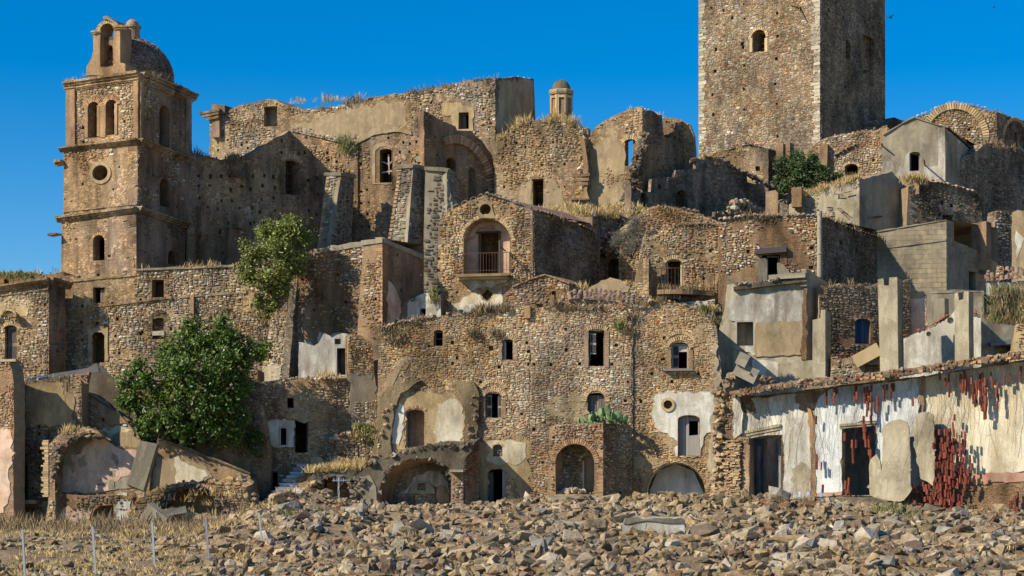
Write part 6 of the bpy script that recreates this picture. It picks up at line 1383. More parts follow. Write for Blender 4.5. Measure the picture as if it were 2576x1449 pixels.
wall(XS, x3, [(188,1300),(420,1300),(420,1180),(372,1130),(350,1100),(325,1055),(300,1040),(262,1012),(235,992),(215,985),(208,1010),(205,1060),(188,1070)], [('r',211,1015,217,1029,.3),('r',257,1052,263,1061,.3)], t=.7, mat='tan', jag=.05, D=1.0, skip=('top',), stones=('ochre',.15,.85), nostone=[[(255,1120),(370,1180),(380,1130),(335,1080),(280,1080),(255,1100)],[(225,990),(330,1060),(310,1065),(235,1010)]])
patch(XS, x3, [(254,1085),(282,1076),(310,1075),(335,1082),(345,1105),(370,1135),(362,1180),(330,1160),(280,1130),(256,1110)], 'cream', .05, .07, seg=.2); patch(XS, x3, [(285,1095),(335,1082),(348,1105),(370,1135),(365,1150),(320,1140),(290,1120)], 'tanplaster', .08, .07, seg=.2)
patch(XS, x3, [(218,986),(240,994),(300,1040),(325,1058),(322,1065),(275,1070),(262,1050),(235,1010)], 'brick', .08, .02, name='brick_edge')
cornice(XS, x3, (215,984),(300,1037), .1, .2, 'darkcem', 'coping', 1); cornice(XS, x3, (300,1037),(352,1092), .1, .2, 'darkcem', 'coping', 1)
# pink room
x4 = PL(350, 122.5, -8)
XP = thing('pink_vaulted_room', 'cut open vaulted room with peeling pink plaster on its back wall', 'ruin', x4.at(250, 1320))
bkp = x4.shift(-1.4)
wall(XP, bkp, [(120,1340),(365,1340),(385,1130),(290,1120),(262,1098),(230,1085),(190,1090),(150,1110),(120,1150)], [('r',232,1270,287,1318,1.2)], t=.5, mat='tan', jag=0, D=1.5, skip=('top',), name='back_wall')
patch(XP, bkp, [(138,1226),(160,1238),(200,1238),(218,1242),(290,1232),(288,1212),(305,1200),(350,1188),(358,1165),(364,1145),(340,1130),(300,1128),(285,1120),(262,1098),(238,1090),(232,1110),(215,1120),(205,1140),(180,1142),(185,1165),(160,1172),(155,1190),(150,1195),(150,1215)], 'pink', .05, .05, seg=.2)
patch(XP, bkp, [(138,1225),(150,1228),(152,1195),(160,1172),(180,1165),(180,1142),(205,1135),(235,1105),(240,1092),(200,1088),(165,1105),(140,1140)], 'cement', .03, .03, seg=.25)
for q in ([(283,1138),(296,1145),(300,1165),(294,1178),(290,1165),(280,1155)],[(280,1185),(294,1183),(292,1198),(282,1200)],[(196,1155),(218,1142),(218,1172),(200,1178)],[(175,1168),(188,1160),(190,1185),(182,1192)],[(272,1212),(286,1207),(290,1230),(275,1232)],[(244,1217),(270,1212),(268,1220),(246,1224)]): patch(XP, bkp, q, 'cement', .056, .04, seg=.15)
patch(XP, bkp, [(290,1232),(360,1222),(364,1192),(350,1190),(310,1200),(290,1212)], 'cement', .04, .04); patch(XP, bkp, [(250,1290),(270,1250),(320,1240),(335,1320),(285,1330),(287,1270),(240,1268)], 'white', .04, .08)
wall(XP, x4, [(110,1340),(140,1340),(138,1240),(137,1180),(140,1150),(150,1125),(175,1103),(200,1092),(235,1088),(262,1100),(245,1082),(210,1074),(165,1082),(140,1100),(122,1120),(118,1180),(122,1250)], t=1.4, mat='tan', jag=.06, name='broken_front', stones=('pale',.13,.6))
rubble_strip(XP, [(137,1240),(138,1180),(150,1125),(200,1095),(262,1100)], 7, 60, 'dark', .26, x4, .0)
quoins(XP, x4, 122, 1250, 1110, 'blkochre', -1, .14, .2, .45, .04); crest(XP, x4, [(140,1098),(165,1082),(210,1073),(245,1082)], 'dark', .2, 5, -.3, 'dry', .45, 40, hang=.3)
wall(XP, x4.shift(-.4), [(140,1340),(340,1340),(335,1250),(300,1245),(215,1246),(140,1240)], [('p',[(225,1340),(230,1290),(250,1272),(285,1270),(287,1340)],1.2)], t=.6, mat='rust', jag=.08, name='lower_wall', stones=('dark',.13,.4)); patch(XP, x4.shift(-.4), [(140,1338),(228,1338),(232,1282),(160,1278),(145,1300)], 'pink', .04, .1); patch(XP, x4.shift(-.4), [(288,1335),(330,1335),(330,1260),(300,1258),(290,1275)], 'greywhite', .04, .07)
blk('leaning_beam', XP, x4.at(374, 1173, 1.0), (.95, .5, 2.55), 'oldconc', x4.ang, R(17))
blk('leaning_beam', XP, x4.at(352, 1206, .9), (.2, .4, .2), 'cement', x4.ang) if 0 else None
# triangular brick wall and the arch cave
x5 = PL(630, 123.8, -4)
XT = thing('brick_ramp_wall', 'triangular brick wall sloping down to the right in leaf shadow', 'wall', x5.at(500, 1200))
wall(XT, x5, [(345,1290),(630,1290),(628,1190),(560,1160),(480,1128),(412,1108),(400,1110),(392,1150),(380,1200)], t=.7, mat='brick', jag=.02, D=2, roofmat='darkcem')
cornice(XT, x5, (410,1107),(630,1189), .09, .12, 'darkcem', 'coping', 1); 
patch(XT, x5, [(372,1245),(470,1225),(515,1210),(535,1200),(520,1175),(480,1162),(440,1148),(432,1155),(395,1150),(385,1200)], 'tanplaster', .04, .06, seg=.2); patch(XT, x5, [(445,1220),(500,1212),(525,1198),(505,1180),(470,1165),(440,1150),(438,1170)], 'cream', .06, .08, seg=.2)
x6 = PL(600, 122.3, -4)
XC = thing('broken_cellar_arch', 'collapsed rubble cellar with a low wide arch and pale blocks inside', 'ruin', x6.at(480, 1310))
CB = [(385,1330),(405,1270),(425,1245),(455,1230),(485,1220),(515,1222),(540,1240),(556,1270),(563,1295),(558,1330)]
wall(XC, x6, [(330,1350),(640,1350),(638,1260),(630,1200),(590,1200),(560,1212),(530,1212),(480,1212),(440,1220),(400,1230),(365,1245),(340,1260),(328,1290)], [('p',CB)], t=1.6, mat='tan', jag=.1, D=2.5, stones=('ochre',.15,.8), roofmat='darkcem')
ins = x6.shift(-1.7); wall(XC, ins, [(380,1340),(570,1340),(570,1210),(380,1210)], t=.2, mat='cement', jag=0, name='inner_wall')
for i in range(4):
    for j in range(3): pblk('block', XC, ins, 524+j*10+i*.5, 1237+i*9.5, 532.5+j*10, 1245+i*9.5, 'tanplaster', .08, .15)
arch(XC, x6, 478, 1290, 85, 68, 20, 110, 26, .22, .2, 'blkbrick', .1); rubble_strip(XC, [(340,1320),(380,1300),(430,1290),(480,1300),(540,1310),(620,1310)], 14, 110, 'pale', .6, x6, .7)
rubble_strip(XC, [(400,1290),(425,1245),(485,1222),(540,1240),(563,1290)], 8, 70, 'dark', .34, x6, .05); rubble_strip(XC, [(330,1290),(365,1245),(440,1220),(530,1212),(630,1200)], 8, 80, 'ochre', .36, x6, -.2)
rubble_strip(XC, [(600,1200),(630,1230),(636,1300)], 12, 60, 'ochre', .45, x6, .1); blk('fallen_slab', XC, x6.at(400, 1305, 1.2), (1.3, .4, 1.3), 'concrete', 0, R(40), R(30)); blk('fallen_slab', XC, x6.at(438, 1290, 1.0), (1.6, .8, .35), 'concrete', .3, R(-12))
for i in range(16): tuft('dry', x6.at(random.uniform(330,640), random.uniform(1235,1320), .6), .5, 12, .4, .02)
# house wall behind the tree
x7 = PL(620, 130.5, -5)
XW = thing('hidden_house', 'small whitewashed house mostly hidden behind the big tree', 'house', x7.at(600, 960))
wall(XW, x7, [(300,1200),(690,1200),(690,968),(648,962),(648,930),(530,930),(420,960),(300,990)], [('r',594,918+12,625,965,1.5)], t=.5, mat='rust', jag=.05, D=2, stones=('warm',.14,.4))
patch(XW, x7, [(550,970),(590,970),(590,934),(552,934)], 'white', .03, .04)
x8 = PL(600, 125.6, 0); bk8 = thing('doorway_wall', 'dark wall with a black opening under the big tree', 'wall', x8.at(470, 1180))
wall(bk8, x8, [(380,1300),(680,1300),(680,1130),(660,1020),(600,980),(500,990),(400,1050)], [('r',455,1060,500,1150,2)], t=.6, mat='rust', jag=.06, D=2, stones=('dark',.14,.6))

# ============================================================ ruin with the hanging red clay tiles (front right)
z1_ = PL(1850, 116.5, -20)
RU = thing('fringed_ruin', 'open fronted ruin, whitewashed inside, its broken ceiling hanging down in strings and red clay blocks', 'ruined building', z1_.at(2100, 1270))
wall(RU, z1_, [(1846,1310),(2620,1350),(2620,895),(2576,905),(2310,948),(2100,972),(1950,990),(1846,1003)],
     [('r',1884,1095,1967,1290),('r',2120,1068,2201,1246)], t=.5, mat='tan', jag=.02, name='back_wall', D=6, skip=('top','right'), roofmat='greywhite')
patch(RU, z1_, [(1852,1104),(1966,1095),(1975,1150),(1970,1258),(2045,1250),(2055,1240),(2046,1100),(2040,1040),(2010,1030),(2012,1010),(2005,990),(1950,996),(1890,1003),(1905,1040),(1875,1040),(1852,1020)], 'white', .05, .06, holes=[('r',1882,1095,1968,1292)], seg=.3)
patch(RU, z1_, [(2055,1245),(2117,1240),(2118,1066),(2205,1058),(2206,1244),(2315,1240),(2312,952),(2200,966),(2100,975),(2060,1000),(2050,1030)], 'bluewhite', .05, .04, holes=[('r',2118,1066,2202,1248)], seg=.3)
patch(RU, z1_, [(2325,1200),(2400,1195),(2610,1185),(2610,900),(2500,920),(2325,950)], 'cream', .05, .03, seg=.3)
patch(RU, z1_, [(2200,1235),(2330,1232),(2328,1205),(2200,1210)], 'white', .045, .03)
patch(RU, z1_, [(2400,1222),(2600,1210),(2600,1186),(2400,1196)], 'pinkred', .06, .04); patch(RU, z1_, [(2055,1250),(2118,1246),(2118,1236),(2055,1240)], 'pinkred', .06, .02)
wall(RU, z1_.shift(.15), [(2330,1330),(2620,1330),(2620,1212),(2400,1224),(2330,1230)], t=.3, mat='rust', jag=.05, name='footing', stones=('ochre',.14,.4))
patch(RU, z1_, [(2041,1258),(2053,1258),(2052,1140),(2050,1060),(2040,1030),(2030,1020),(2034,1050),(2040,1120)], 'brick', .08, .03, name='broken_partition')
patch(RU, z1_, [(2313,1060),(2326,1060),(2326,945),(2314,948)], 'brick', .16, .03, name='broken_partition')
patch(RU, z1_, [(2002,1015),(2050,1012),(2062,995),(2050,985),(2005,985)], 'rust', .1, .05)
# dado of blue blotches and grey damp
for q in ([(2000,1255),(2040,1252),(2038,1180),(2015,1160),(1992,1180)],): patch(RU, z1_, q, 'cementlight', .065, .08)
M['blotch'] = simplemat('blue_paint', (.22,.32,.62), (.40,.48,.68), 6, 0)
for u in (1987, 2008, 2030, 2062): patch(RU, z1_, [(u,1250),(u+7,1250),(u+8,1238),(u+1,1236)], 'blotch', .075, .03, seg=.1)
cornice(RU, z1_, (1868,1085),(1966,1066), .45, .18, 'cementlight', 'lintel', 3); cornice(RU, z1_, (2113,1068),(2203,1060), .22, .12, 'cementlight', 'lintel', 2)
# inner wall with second door seen through the first
zi = z1_.shift(-3.4); wall(RU, zi, [(1860,1310),(2000,1310),(2000,1060),(1860,1060)], [('r',1905,1120,1930,1290)], t=.3, mat='greywhite', jag=0, name='inner_wall')
zs = PL(1945, 118.8, 60); wall(RU, zs, [(1930,1300),(1966,1300),(1966,1090),(1930,1090)], t=.2, mat='pink', jag=0, name='partition')
frame(RU, zi, 1903, 1118, 1932, 1290, 4, .1, 'woodgrey', .12, 'door_frame', cross=True); frame(RU, z1_.shift(-1.0), 1886, 1097, 1966, 1290, 6, 0, 'woodgrey', .2, 'door_frame')
pblk('blue_panel', RU, z1_.shift(-5.6), 2100, 1190, 2230, 1260, 'blue', 0, .05)
for zc in (z1_.shift(-2.6),): wall(RU, zc, [(2095,1270),(2230,1270),(2230,1060),(2095,1060)], t=.2, mat='cement', jag=0, name='inner_wall')
# crumbling left end: rubble and bricks
ze = z1_.shift(.25)
wall(RU, ze, [(1803,1300),(1884,1300),(1884,1100),(1856,1098),(1850,1040),(1848,1000),(1815,988),(1806,1020),(1812,1060),(1800,1100),(1806,1150),(1800,1200)], t=1.0, mat='brick', jag=.08, name='broken_end', stones=('ochre',.14,.75))
rubble_strip(RU, [(1815,990),(1812,1050),(1808,1100),(1812,1160),(1806,1220),(1812,1290)], 12, 150, 'ochre', .36, ze, .1)
for i in range(46):
    v = 1110+i*3.7; 
    for u in (1832+random.uniform(-6,6), 1846+random.uniform(-5,5), 1859+random.uniform(-4,2)): blk('brick', RU, ze.at(u, v, .12+random.uniform(-.05,.1)), (random.uniform(.22,.36), .3, .06), random.choice(('blkochre','blkbrick','blkochre')), ze.ang+random.uniform(-.3,.3), random.uniform(-.06,.06))
wall(RU, ze.shift(.1), [(1866,1300),(1884,1300),(1886,1120),(1868,1116)], t=.7, mat='brick', jag=.03, name='brick_jamb')
patch(RU, z1_, [(1850,1105),(1870,1090),(1872,1050),(1862,1000),(1848,1003)], 'white', .3, .06)
# broken ceiling edge: rows of hollow clay blocks in crumbling mortar
EV = [(1846,998),(1950,980),(2100,962),(2310,938),(2460,915),(2620,890)]
zo = z1_.shift(.95)
def along(pts, f):
    L = [math.dist(a, b) for a, b in zip(pts, pts[1:])]; t = f*sum(L)
    for (a, b), l in zip(zip(pts, pts[1:]), L):
        if t <= l: return (a[0]+(b[0]-a[0])*t/l, a[1]+(b[1]-a[1])*t/l)
        t -= l
    return pts[-1]
for i in range(len(EV)-1):
    a, b = EV[i], EV[i+1]; cornice(RU, zo, (a[0],a[1]-12), (b[0],b[1]-12), .22, .05, 'rust', 'ceiling_edge', 1, .04)
    s0_, z0_ = zo.sz(a[0], a[1]-12); s1_, z1z = zo.sz(b[0], b[1]-12)
rf = [z1_.sz(u, v-10) for u, v in EV]; V, Q = [], []
for s_, z in rf: V += [(s_, z, 1.0), (s_, z+.25, -5.5)]
A = np.array(V)
V = []
for s_, z in rf: V += [(s_, z, .95), (s_, z-.15, .95), (s_, z, -.3), (s_, z-.15, -.3)]
A = np.array(V); Q = []
for i in range(len(rf)-1):
    b = 4*i; Q += [(b, b+4, b+6, b+2), (b+1, b+3, b+7, b+5), (b, b+1, b+5, b+4)]
mk('broken_ceiling', z1_.W(A), [], M['rust'], RU, A[:, [0, 2]], Q)
for i in range(150):
    u, v = along(EV, (i+random.random()*.6)/150); s = .16*random.uniform(.8, 1.2)
    blk('clay_block', RU, zo.at(u, v+random.uniform(-5, 1), random.uniform(-.05, .12)), (s, .3, s*random.uniform(.6, 1)), 'clay' if random.random() < .15 else 'blkbrick' if random.random() < .3 else 'soot', zo.ang, random.uniform(-.3,.3))
for i in range(260):
    u, v = along(EV, random.random()); z = random.uniform(.1, .24); o = bpy.data.objects.new('stone', rock_me(random.randrange(26), 'rub' if random.random()<.7 else 'bricky')); COL.objects.link(o); o.parent = RU
    o.location = zo.at(u, v-8+random.uniform(-7, 4), random.uniform(-.25, .15))-Vector(RU.location); o.scale = (z*1.3, z, z); o.rotation_euler = (random.random(), random.random(), random.random()*6)
# hanging strings
SG, SQ = [], []
def string(p, ln, r=.011, sway=.12):
    n = max(2, int(ln/.5)); q = Vector(p); b = len(SG); dx = random.gauss(0, .15)
    for i in range(n+1):
        for k in range(3):
            t = 2.094*k; SG.append((q.x+r*math.cos(t), q.y+r*math.sin(t), q.z))
        q = q+Vector((dx+random.gauss(0, .05), random.gauss(0, .04), -ln/n))
    for i in range(n):
        for k in range(3): SQ.append((b+i*3+k, b+i*3+(k+1) % 3, b+i*3+3+(k+1) % 3, b+i*3+3+k))
for i in range(170):
    u, v = along(EV, i/170*.995+random.uniform(0, .003)); full = 250*random.choice((.2, .5, .8, 1, 1, 1)); ln = full/48*random.uniform(.5, 1)*(.55 if 2280 > u > 2210 else 1)
    string(z1_.at(u, v, random.uniform(.2, 1.0)), ln, .006)
st2 = mk('hanging_strings', np.array(SG), [], M['string'], RU, None, SQ); st2['kind'] = 'stuff'
# clay block stacks: (u, v top, v bottom)
def channel(): # open hollow clay piece
    P_ = [(-.5,.35),(-.5,-.35),(-.3,-.5),(.3,-.5),(.5,-.35),(.5,.35),(.38,.35),(.38,-.28),(.2,-.38),(-.2,-.38),(-.38,-.28),(-.38,.35)]
    V = [(x, y, z) for z in (-.5, .5) for x, y in P_]; n = len(P_); Q = [(i, (i+1) % n, n+(i+1) % n, n+i) for i in range(n)]
    return npmesh('clay_tile', V, [], M['clay'], quads=Q)
CH = channel(); nct = 0
def clay(u, v, off=.45, w_=.11, h_=.42, n='clay_tile'):
    o = bpy.data.objects.new(n, CH); COL.objects.link(o); o.parent = RU; o.location = z1_.at(u, v, off)-Vector(RU.location)
    o.rotation_euler = (random.gauss(0, .05), random.gauss(0, .03), z1_.ang+random.gauss(0, .5)); o.scale = (w_, w_*.8, h_)
STK = [(2084,983,1005),(2104,980,1005),(2110,975,990),(2155,975,1000),(2159,970,990),(2181,978,998),(2186,975,1050),(2190,985,1010),(2196,972,1060),(2230,972,995),(2236,970,985),(2246,968,990),(2252,968,985),(2212,1000,1020),(2058,1050,1065),(2060,1145,1180),(2070,1165,1182),(2128,1092,1108),(2150,1110,1160),(2161,1110,1120),(2177,1050,1090),(2183,1070,1110),(2189,1090,1140),(2195,1130,1160),(2076,1222,1240),(2132,1212,1235),(2142,1205,1245),(2299,1005,1020),
       (2392,945,990),(2384,955,970),(2420,945,980),(2427,935,985),(2432,940,985),(2450,950,1000),(2456,970,1010),(2460,960,1005),(2468,945,1015),(2475,942,1020),(2481,955,1030),(2498,940,960),(2512,965,1000),(2514,975,1020),(2532,950,965),(2545,945,960),(2485,1000,1046),(2480,1020,1046),(2556,1250,1290),(2548,1262,1290),(2563,1240,1285),(2368,940,950),(2570,925,950)]
for u, a, b in STK:
    v = a
    while v < b: clay(u+random.uniform(-2, 2), v+8, random.uniform(.4, .6)); v += 19
for i in range(26):                                   # the big curtain
    u = 2356+(i%17)*5.9+(3 if i > 16 else 0); i = i%17; top = 1088+random.uniform(-6, 30) if i < 14 else 1150+random.uniform(0, 40)
    if i == 8: top = 1052
    v = top
    while v < 1292-(0 if i < 13 else 70):
        if random.random() > .15: clay(u+random.uniform(-1.4, 1.4), v, random.uniform(.45, .95), random.uniform(.07, .13), random.uniform(.28, .42))
        v += random.uniform(18, 22)
for i in range(60): clay(random.uniform(2300,2370), random.uniform(1218,1290), random.uniform(.3,.9), .14, .25)
for i in range(25):
    o = bpy.data.objects.new('clay_tile', CH); COL.objects.link(o); o.parent = RU; o.location = z1_.at(random.uniform(2230,2480), random.uniform(1290,1303), random.uniform(1,1.8))-Vector(RU.location); o.scale = (.16,.12,.35); o.rotation_euler = (random.random()*3, random.random()*3, random.random()*3)
# standing slabs
for nm, pts, off, lab in (('fallen_slab', [(2217,1235),(2222,1258),(2262,1262),(2285,1245),(2290,1238),(2290,1150),(2286,1075),(2280,1060),(2262,1054),(2240,1060),(2218,1078),(2222,1100),(2219,1160)], 1.1, 'widest of the upright concrete slabs leaning in the fringed ruin, cracked at its foot'),
        ('fallen_slab', [(2346,1222),(2350,1205),(2351,1120),(2348,1060),(2340,1036),(2320,1036),(2300,1050),(2297,1075),(2302,1130),(2312,1175),(2316,1205),(2330,1210)], .9, 'tapering concrete slab leaning right of the widest one in the fringed ruin'),
        ('fallen_slab', [(2188,1246),(2222,1258),(2218,1200),(2214,1160),(2205,1142),(2190,1155),(2186,1175)], .95, 'lowest of the upright concrete slabs, pale, left of the widest one')):
    pz = z1_.shift(off); t_ = thing(nm, lab, 'slab', pz.at(*pts[0]), 'fallen slabs standing in the fringed ruin')
    patch(t_, pz, pts, 'concslab' if 0 else 'cementlight', .0, .09, name='slab_face', seg=.2); wall(t_, pz.shift(-.01), pts, t=.22, mat='cementlight', jag=.04, name='slab_body', seg=.25)
# pavement slab at its foot
zp = z1_.shift(2.6)
PV = thing('broken_pavement', 'broken concrete pavement slab on loose stones before the fringed ruin', 'pavement', zp.at(2085, 1270))
pvp = [zp.sz(u, v) for u, v in ((1930,1257),(1990,1253),(2100,1252),(2190,1250),(2238,1268))]; V = []
for s_, z in pvp: j = random.uniform(-.3, .3); V += [(s_, z, j), (s_, z-.28, j-.1), (s_, z+.02, -2.2)]
A = np.array(V); Q = []
for i in range(len(pvp)-1): b = 3*i; Q += [(b, b+1, b+4, b+3), (b+2, b, b+3, b+5)]
mk('slab', zp.W(A), [], M['cement'], PV, A[:, [0, 2]], Q); rubble_strip(PV, [(1935,1275),(2050,1272),(2150,1275),(2235,1285)], 10, 120, 'rub', .5, zp, -.1)
wall(PV, zp.shift(-.25), [(1925,1320),(2245,1330),(2240,1272),(2190,1258),(2060,1260),(1930,1262)], t=1.4, mat='tan', jag=.05, name='base', stones=('ochre',.14,.8))
# ============================================================ trees and shrubs
def leaf_mesh(name, pts, dirs, size, mat, th, asp=.6):
    n = len(pts); pts = np.asarray(pts); nrm = np.asarray(dirs)+RNG.normal(0, .55, (n, 3)); nrm /= np.linalg.norm(nrm, axis=1, keepdims=True)
    a = RNG.normal(0, 1, (n, 3)); a -= (a*nrm).sum(1, keepdims=True)*nrm; a /= np.linalg.norm(a, axis=1, keepdims=True); b = np.cross(nrm, a)
    sz = size*RNG.uniform(.55, 1.3, (n, 1)); h = sz*.5
    V = np.stack([pts-a*h, pts+b*h*asp+nrm*h*.15, pts+a*h-nrm*h*.25, pts-b*h*asp+nrm*h*.15], 1).reshape(-1, 3)
    idx = np.arange(n)*4; T = np.concatenate([np.stack([idx, idx+1, idx+2], 1), np.stack([idx, idx+2, idx+3], 1)])
    return mk(name, V, T, M[mat], th)
def tube(V, Q, p, q, r0, r1, n=5):
    p, q = Vector(p), Vector(q); d = (q-p).normalized(); a = d.orthogonal().normalized(); b = d.cross(a); k = len(V)
    for c, r in ((p, r0), (q, r1)):
        for i in range(n): t = 2*math.pi*i/n; V.append(tuple(c+a*math.cos(t)*r+b*math.sin(t)*r))
    for i in range(n): Q.append((k+i, k+(i+1) % n, k+n+(i+1) % n, k+n+i))
def tree(label, base, blobs, nleaf, lsz, mat, r0=.14, name='tree', cat='tree', seed=1, gap=.35, asp=.6, trunkmat='bark'):
    """blobs: (centre, radius xyz, weight) - limbs grow from the base to twigs inside every blob, leaves sit on the twigs"""
    rd = random.Random(seed); th = thing(name, label, cat, base); V, Q = [], []; L, Dn = [], []
    tw = sum(b[2] for b in blobs); base = Vector(base)
    for c, rad, wt in blobs:
        c = Vector(c); rad = Vector(rad); prev = base.copy(); m = 5; rr = r0
        for i in range(1, m+1):
            q = base.lerp(c, i/m)+Vector((rd.gauss(0, .12), rd.gauss(0, .12), rd.gauss(0, .12)+math.sin(math.pi*i/m)*.2)); tube(V, Q, prev, q, rr, rr*.8); rr *= .8; prev = q
        nl = int(nleaf*wt/tw); ntw = max(14, nl//46)
        for k in range(ntw):
            u = Vector([rd.gauss(0, 1) for _ in range(3)]).normalized(); f = rd.uniform(.45, 1.02)**.6
            tip = c+Vector((u.x*rad.x, u.y*rad.y, u.z*rad.z))*f*rd.uniform(.85, 1.1)
            mid = c.lerp(tip, .5)+Vector([rd.gauss(0, .1) for _ in range(3)]); tube(V, Q, c if k % 3 else prev, mid, .028, .018, 3); tube(V, Q, mid, tip, .018, .006, 3)
            if rd.random() < gap*.5: continue
            out = (tip-c).normalized(); sp = rd.uniform(.18, .42)*max(.6, min(1.6, rad.x*.5))
            for _ in range(int(nl/ntw*rd.uniform(.6, 1.6))):
                p = tip+Vector([rd.gauss(0, sp) for _ in range(3)])-out*rd.uniform(0, .35); L.append(tuple(p)); Dn.append((out.x*.5-.2, out.y*.5-.3, out.z*.5+.55))
    mk('trunk', np.array(V), [], M[trunkmat], th, None, Q); leaf_mesh('crown', L, Dn, lsz, mat, th, asp); return th
def blobs_px(lst, Y0):
    out = []
    for u, v, r, dY, wt in lst:
        Y = Y0+dY; k = Y/F; out.append((P(u, v, Y), (r*k, r*k*.8, r*k*.85), wt))
    return out
tree('airy fig tree growing out of the retaining wall under the church', P(705, 770, 133.4), blobs_px([(690,590,50,0,3),(735,575,42,-.5,2.5),(765,600,30,0,1.5),(640,640,44,-.5,2.5),(700,650,62,-.8,4),(750,660,40,0,2),(620,690,34,-.5,1.6),(665,715,46,-.6,2.4),(715,720,34,-.4,1.5),(650,760,26,-.4,1),(685,765,20,-.3,.7),(672,790,14,-.3,.3),(730,560,20,0,.5)], 132.6), 12000, .19, 'leafy', .16, seed=3, gap=.5)
tree('big dense green fig tree spreading over the ruins at lower left', P(480, 1170, 126.5), blobs_px([(490,860,70,0,4),(430,890,48,.4,2.5),(560,850,48,0,2.5),(610,880,52,.2,3),(650,880,34,.2,1.4),(555,920,72,-.5,5),(470,940,70,-.8,5),(390,960,60,-.4,3.5),(330,960,42,0,2),(320,1010,36,0,2),(400,1030,62,-.6,4),(480,1020,70,-.9,5),(560,1010,62,-.5,4),(600,960,40,0,2),(370,1070,38,-.3,2),(450,1080,44,-.5,2.2),(530,1080,48,-.4,2.6),(600,1050,36,0,2),(590,1100,30,0,1.2),(480,825,30,0,1.2),(555,810,22,0,.8),(345,920,24,0,.8)], 124.2), 25000, .225, 'leaf', .22, seed=5, gap=.45)
tree('small light green shrub rooted in the dark wall beside the stairs', P(650, 1150, 126.2), blobs_px([(640,1090,22,0,2),(630,1115,22,0,2),(655,1110,20,0,1.5),(645,1140,16,0,.8),(620,1130,24,.3,1.5)], 125.6), 1700, .17, 'leaf', .05, 'shrub', 'shrub', seed=8)
tree('dark ivy like bush hanging between the low stone building and the pale rubble wall', P(2030, 490, 161), blobs_px([(1975,420,34,-.5,2.5),(2020,420,38,-1,3),(2065,440,34,-1,3),(2105,448,22,-.5,1.2),(1965,455,24,-.6,1.6),(2010,460,34,-1.2,2.6),(2050,475,28,-1,1.5),(1972,480,14,-1,.6),(2000,395,22,0,1.2),(2045,400,22,0,1)], 158.5), 8500, .2, 'leafd', .1, 'bush', 'bush', seed=11, gap=.2)
tree('round silvery grey bush on the terrace behind the curved balcony house', P(1590, 650, 138.2), blobs_px([(1585,585,36,0,3),(1560,605,28,0,2),(1615,600,30,0,2),(1595,615,32,-.4,2),(1600,560,20,0,1),(1575,635,18,0,.6)], 137.6), 9000, .11, 'leafs', .05, 'bush', 'bush', seed=13, gap=.3, asp=.25)
tree('dry brown scrub on the slope at the right edge above the tiled slope', P(2540, 790, 130), blobs_px([(2545,745,24,0,2),(2525,770,20,0,2),(2560,730,18,0,1),(2540,785,14,0,1)], 129), 2600, .12, 'dry', .04, 'bush', 'bush', seed=17, gap=.3, asp=.2)
# prickly pear
PP = thing('prickly_pear', 'prickly pear with flat green pads on top of the arched porch', 'cactus', pf.at(1520, 1064, -.6))
def pad_mesh():
    V, T = [], []; n = 12
    for s_ in (-1, 1):
        V.append((0, s_*.09, .5))
        for i in range(n):
            t = 2*math.pi*i/n; V.append((math.sin(t)*.34*(1+.12*math.cos(t)), s_*.045*1, .5-math.cos(t)*.5))
    for i in range(n):
        a, b = 1+i, 1+(i+1) % n; T += [(0, a, b), (n+1, n+1+b, n+1+a), (a, n+1+a, n+1+b), (a, n+1+b, b)]
    me = npmesh('pad', V, T, M['cactus']); return me
PM = pad_mesh(); rdp = random.Random(4)
for i in range(64):
    u = rdp.uniform(1455, 1572) if i > 8 else rdp.uniform(1495, 1540); hgt = math.exp(-((u-1522)/32)**2)*.65
    p = pf.at(u, 1066, -.75+rdp.uniform(-.45, .55))+Vector((0, 0, rdp.uniform(-.08, .1)+(rdp.random()*hgt))); o = bpy.data.objects.new('pad', PM); COL.objects.link(o); o.parent = PP
    z = rdp.uniform(.30, .52); o.location = p-Vector(PP.location); o.scale = (z, z, z); o.rotation_euler = (rdp.gauss(0, .35), rdp.gauss((u-1515)/90, .4), rdp.uniform(-1.1, 1.1))

# ============================================================ birds, antenna, fence posts
def bird(label, c, s, roll, fold):
    th = thing('bird', label, 'bird', c, 'birds in the sky')
    lathe_pts = [(-.5,.0),(-.35,.05),(-.1,.10),(.15,.11),(.35,.07),(.42,.06),(.5,.0)]; V, Q = [], []
    for x, r in lathe_pts:
        for i in range(8): t = math.pi*2*i/8; V.append((x*s, math.cos(t)*r*s, math.sin(t)*r*s))
    for j in range(6):
        for i in range(8): Q.append((j*8+i, j*8+(i+1) % 8, (j+1)*8+(i+1) % 8, (j+1)*8+i))
    R3 = np.array(Matrix.Rotation(roll, 3, 'Y')); V = np.array(V)@R3.T+np.array(c); mk('body', V, [], M['feather'], th, None, Q)
    for k in (-1, 1):
        W = np.array([(.2,0,0),(-.12,0,0),(.1,k*.45,.35*fold),(-.16,k*.4,.3*fold),(-.1,k*.95,.42*fold),(-.2,k*.9,.40*fold)])*s; W = np.vstack([W, W-np.array((0,0,.02*s))])
        W = W@np.array(Matrix.Rotation(.9 if k > 0 else .7, 3, 'Z')).T@R3.T+np.array(c); mk('wing', W, [(0,2,1),(1,2,3),(2,4,3),(3,4,5),(6,7,8),(7,9,8),(8,9,10),(9,11,10),(0,6,8),(0,8,2),(1,3,9),(1,9,7)], M['feather'], th)
    W = np.array([(-.45,-.04,0),(-.45,.04,0),(-.8,.1,0),(-.8,-.1,0)])*s; W = np.vstack([W, W-np.array((0,0,.02*s))])@R3.T+np.array(c); mk('tail', W, [], M['feather'], th, None, [(0,1,2,3),(7,6,5,4),(0,4,5,1),(2,6,7,3),(1,5,6,2),(0,3,7,4)])
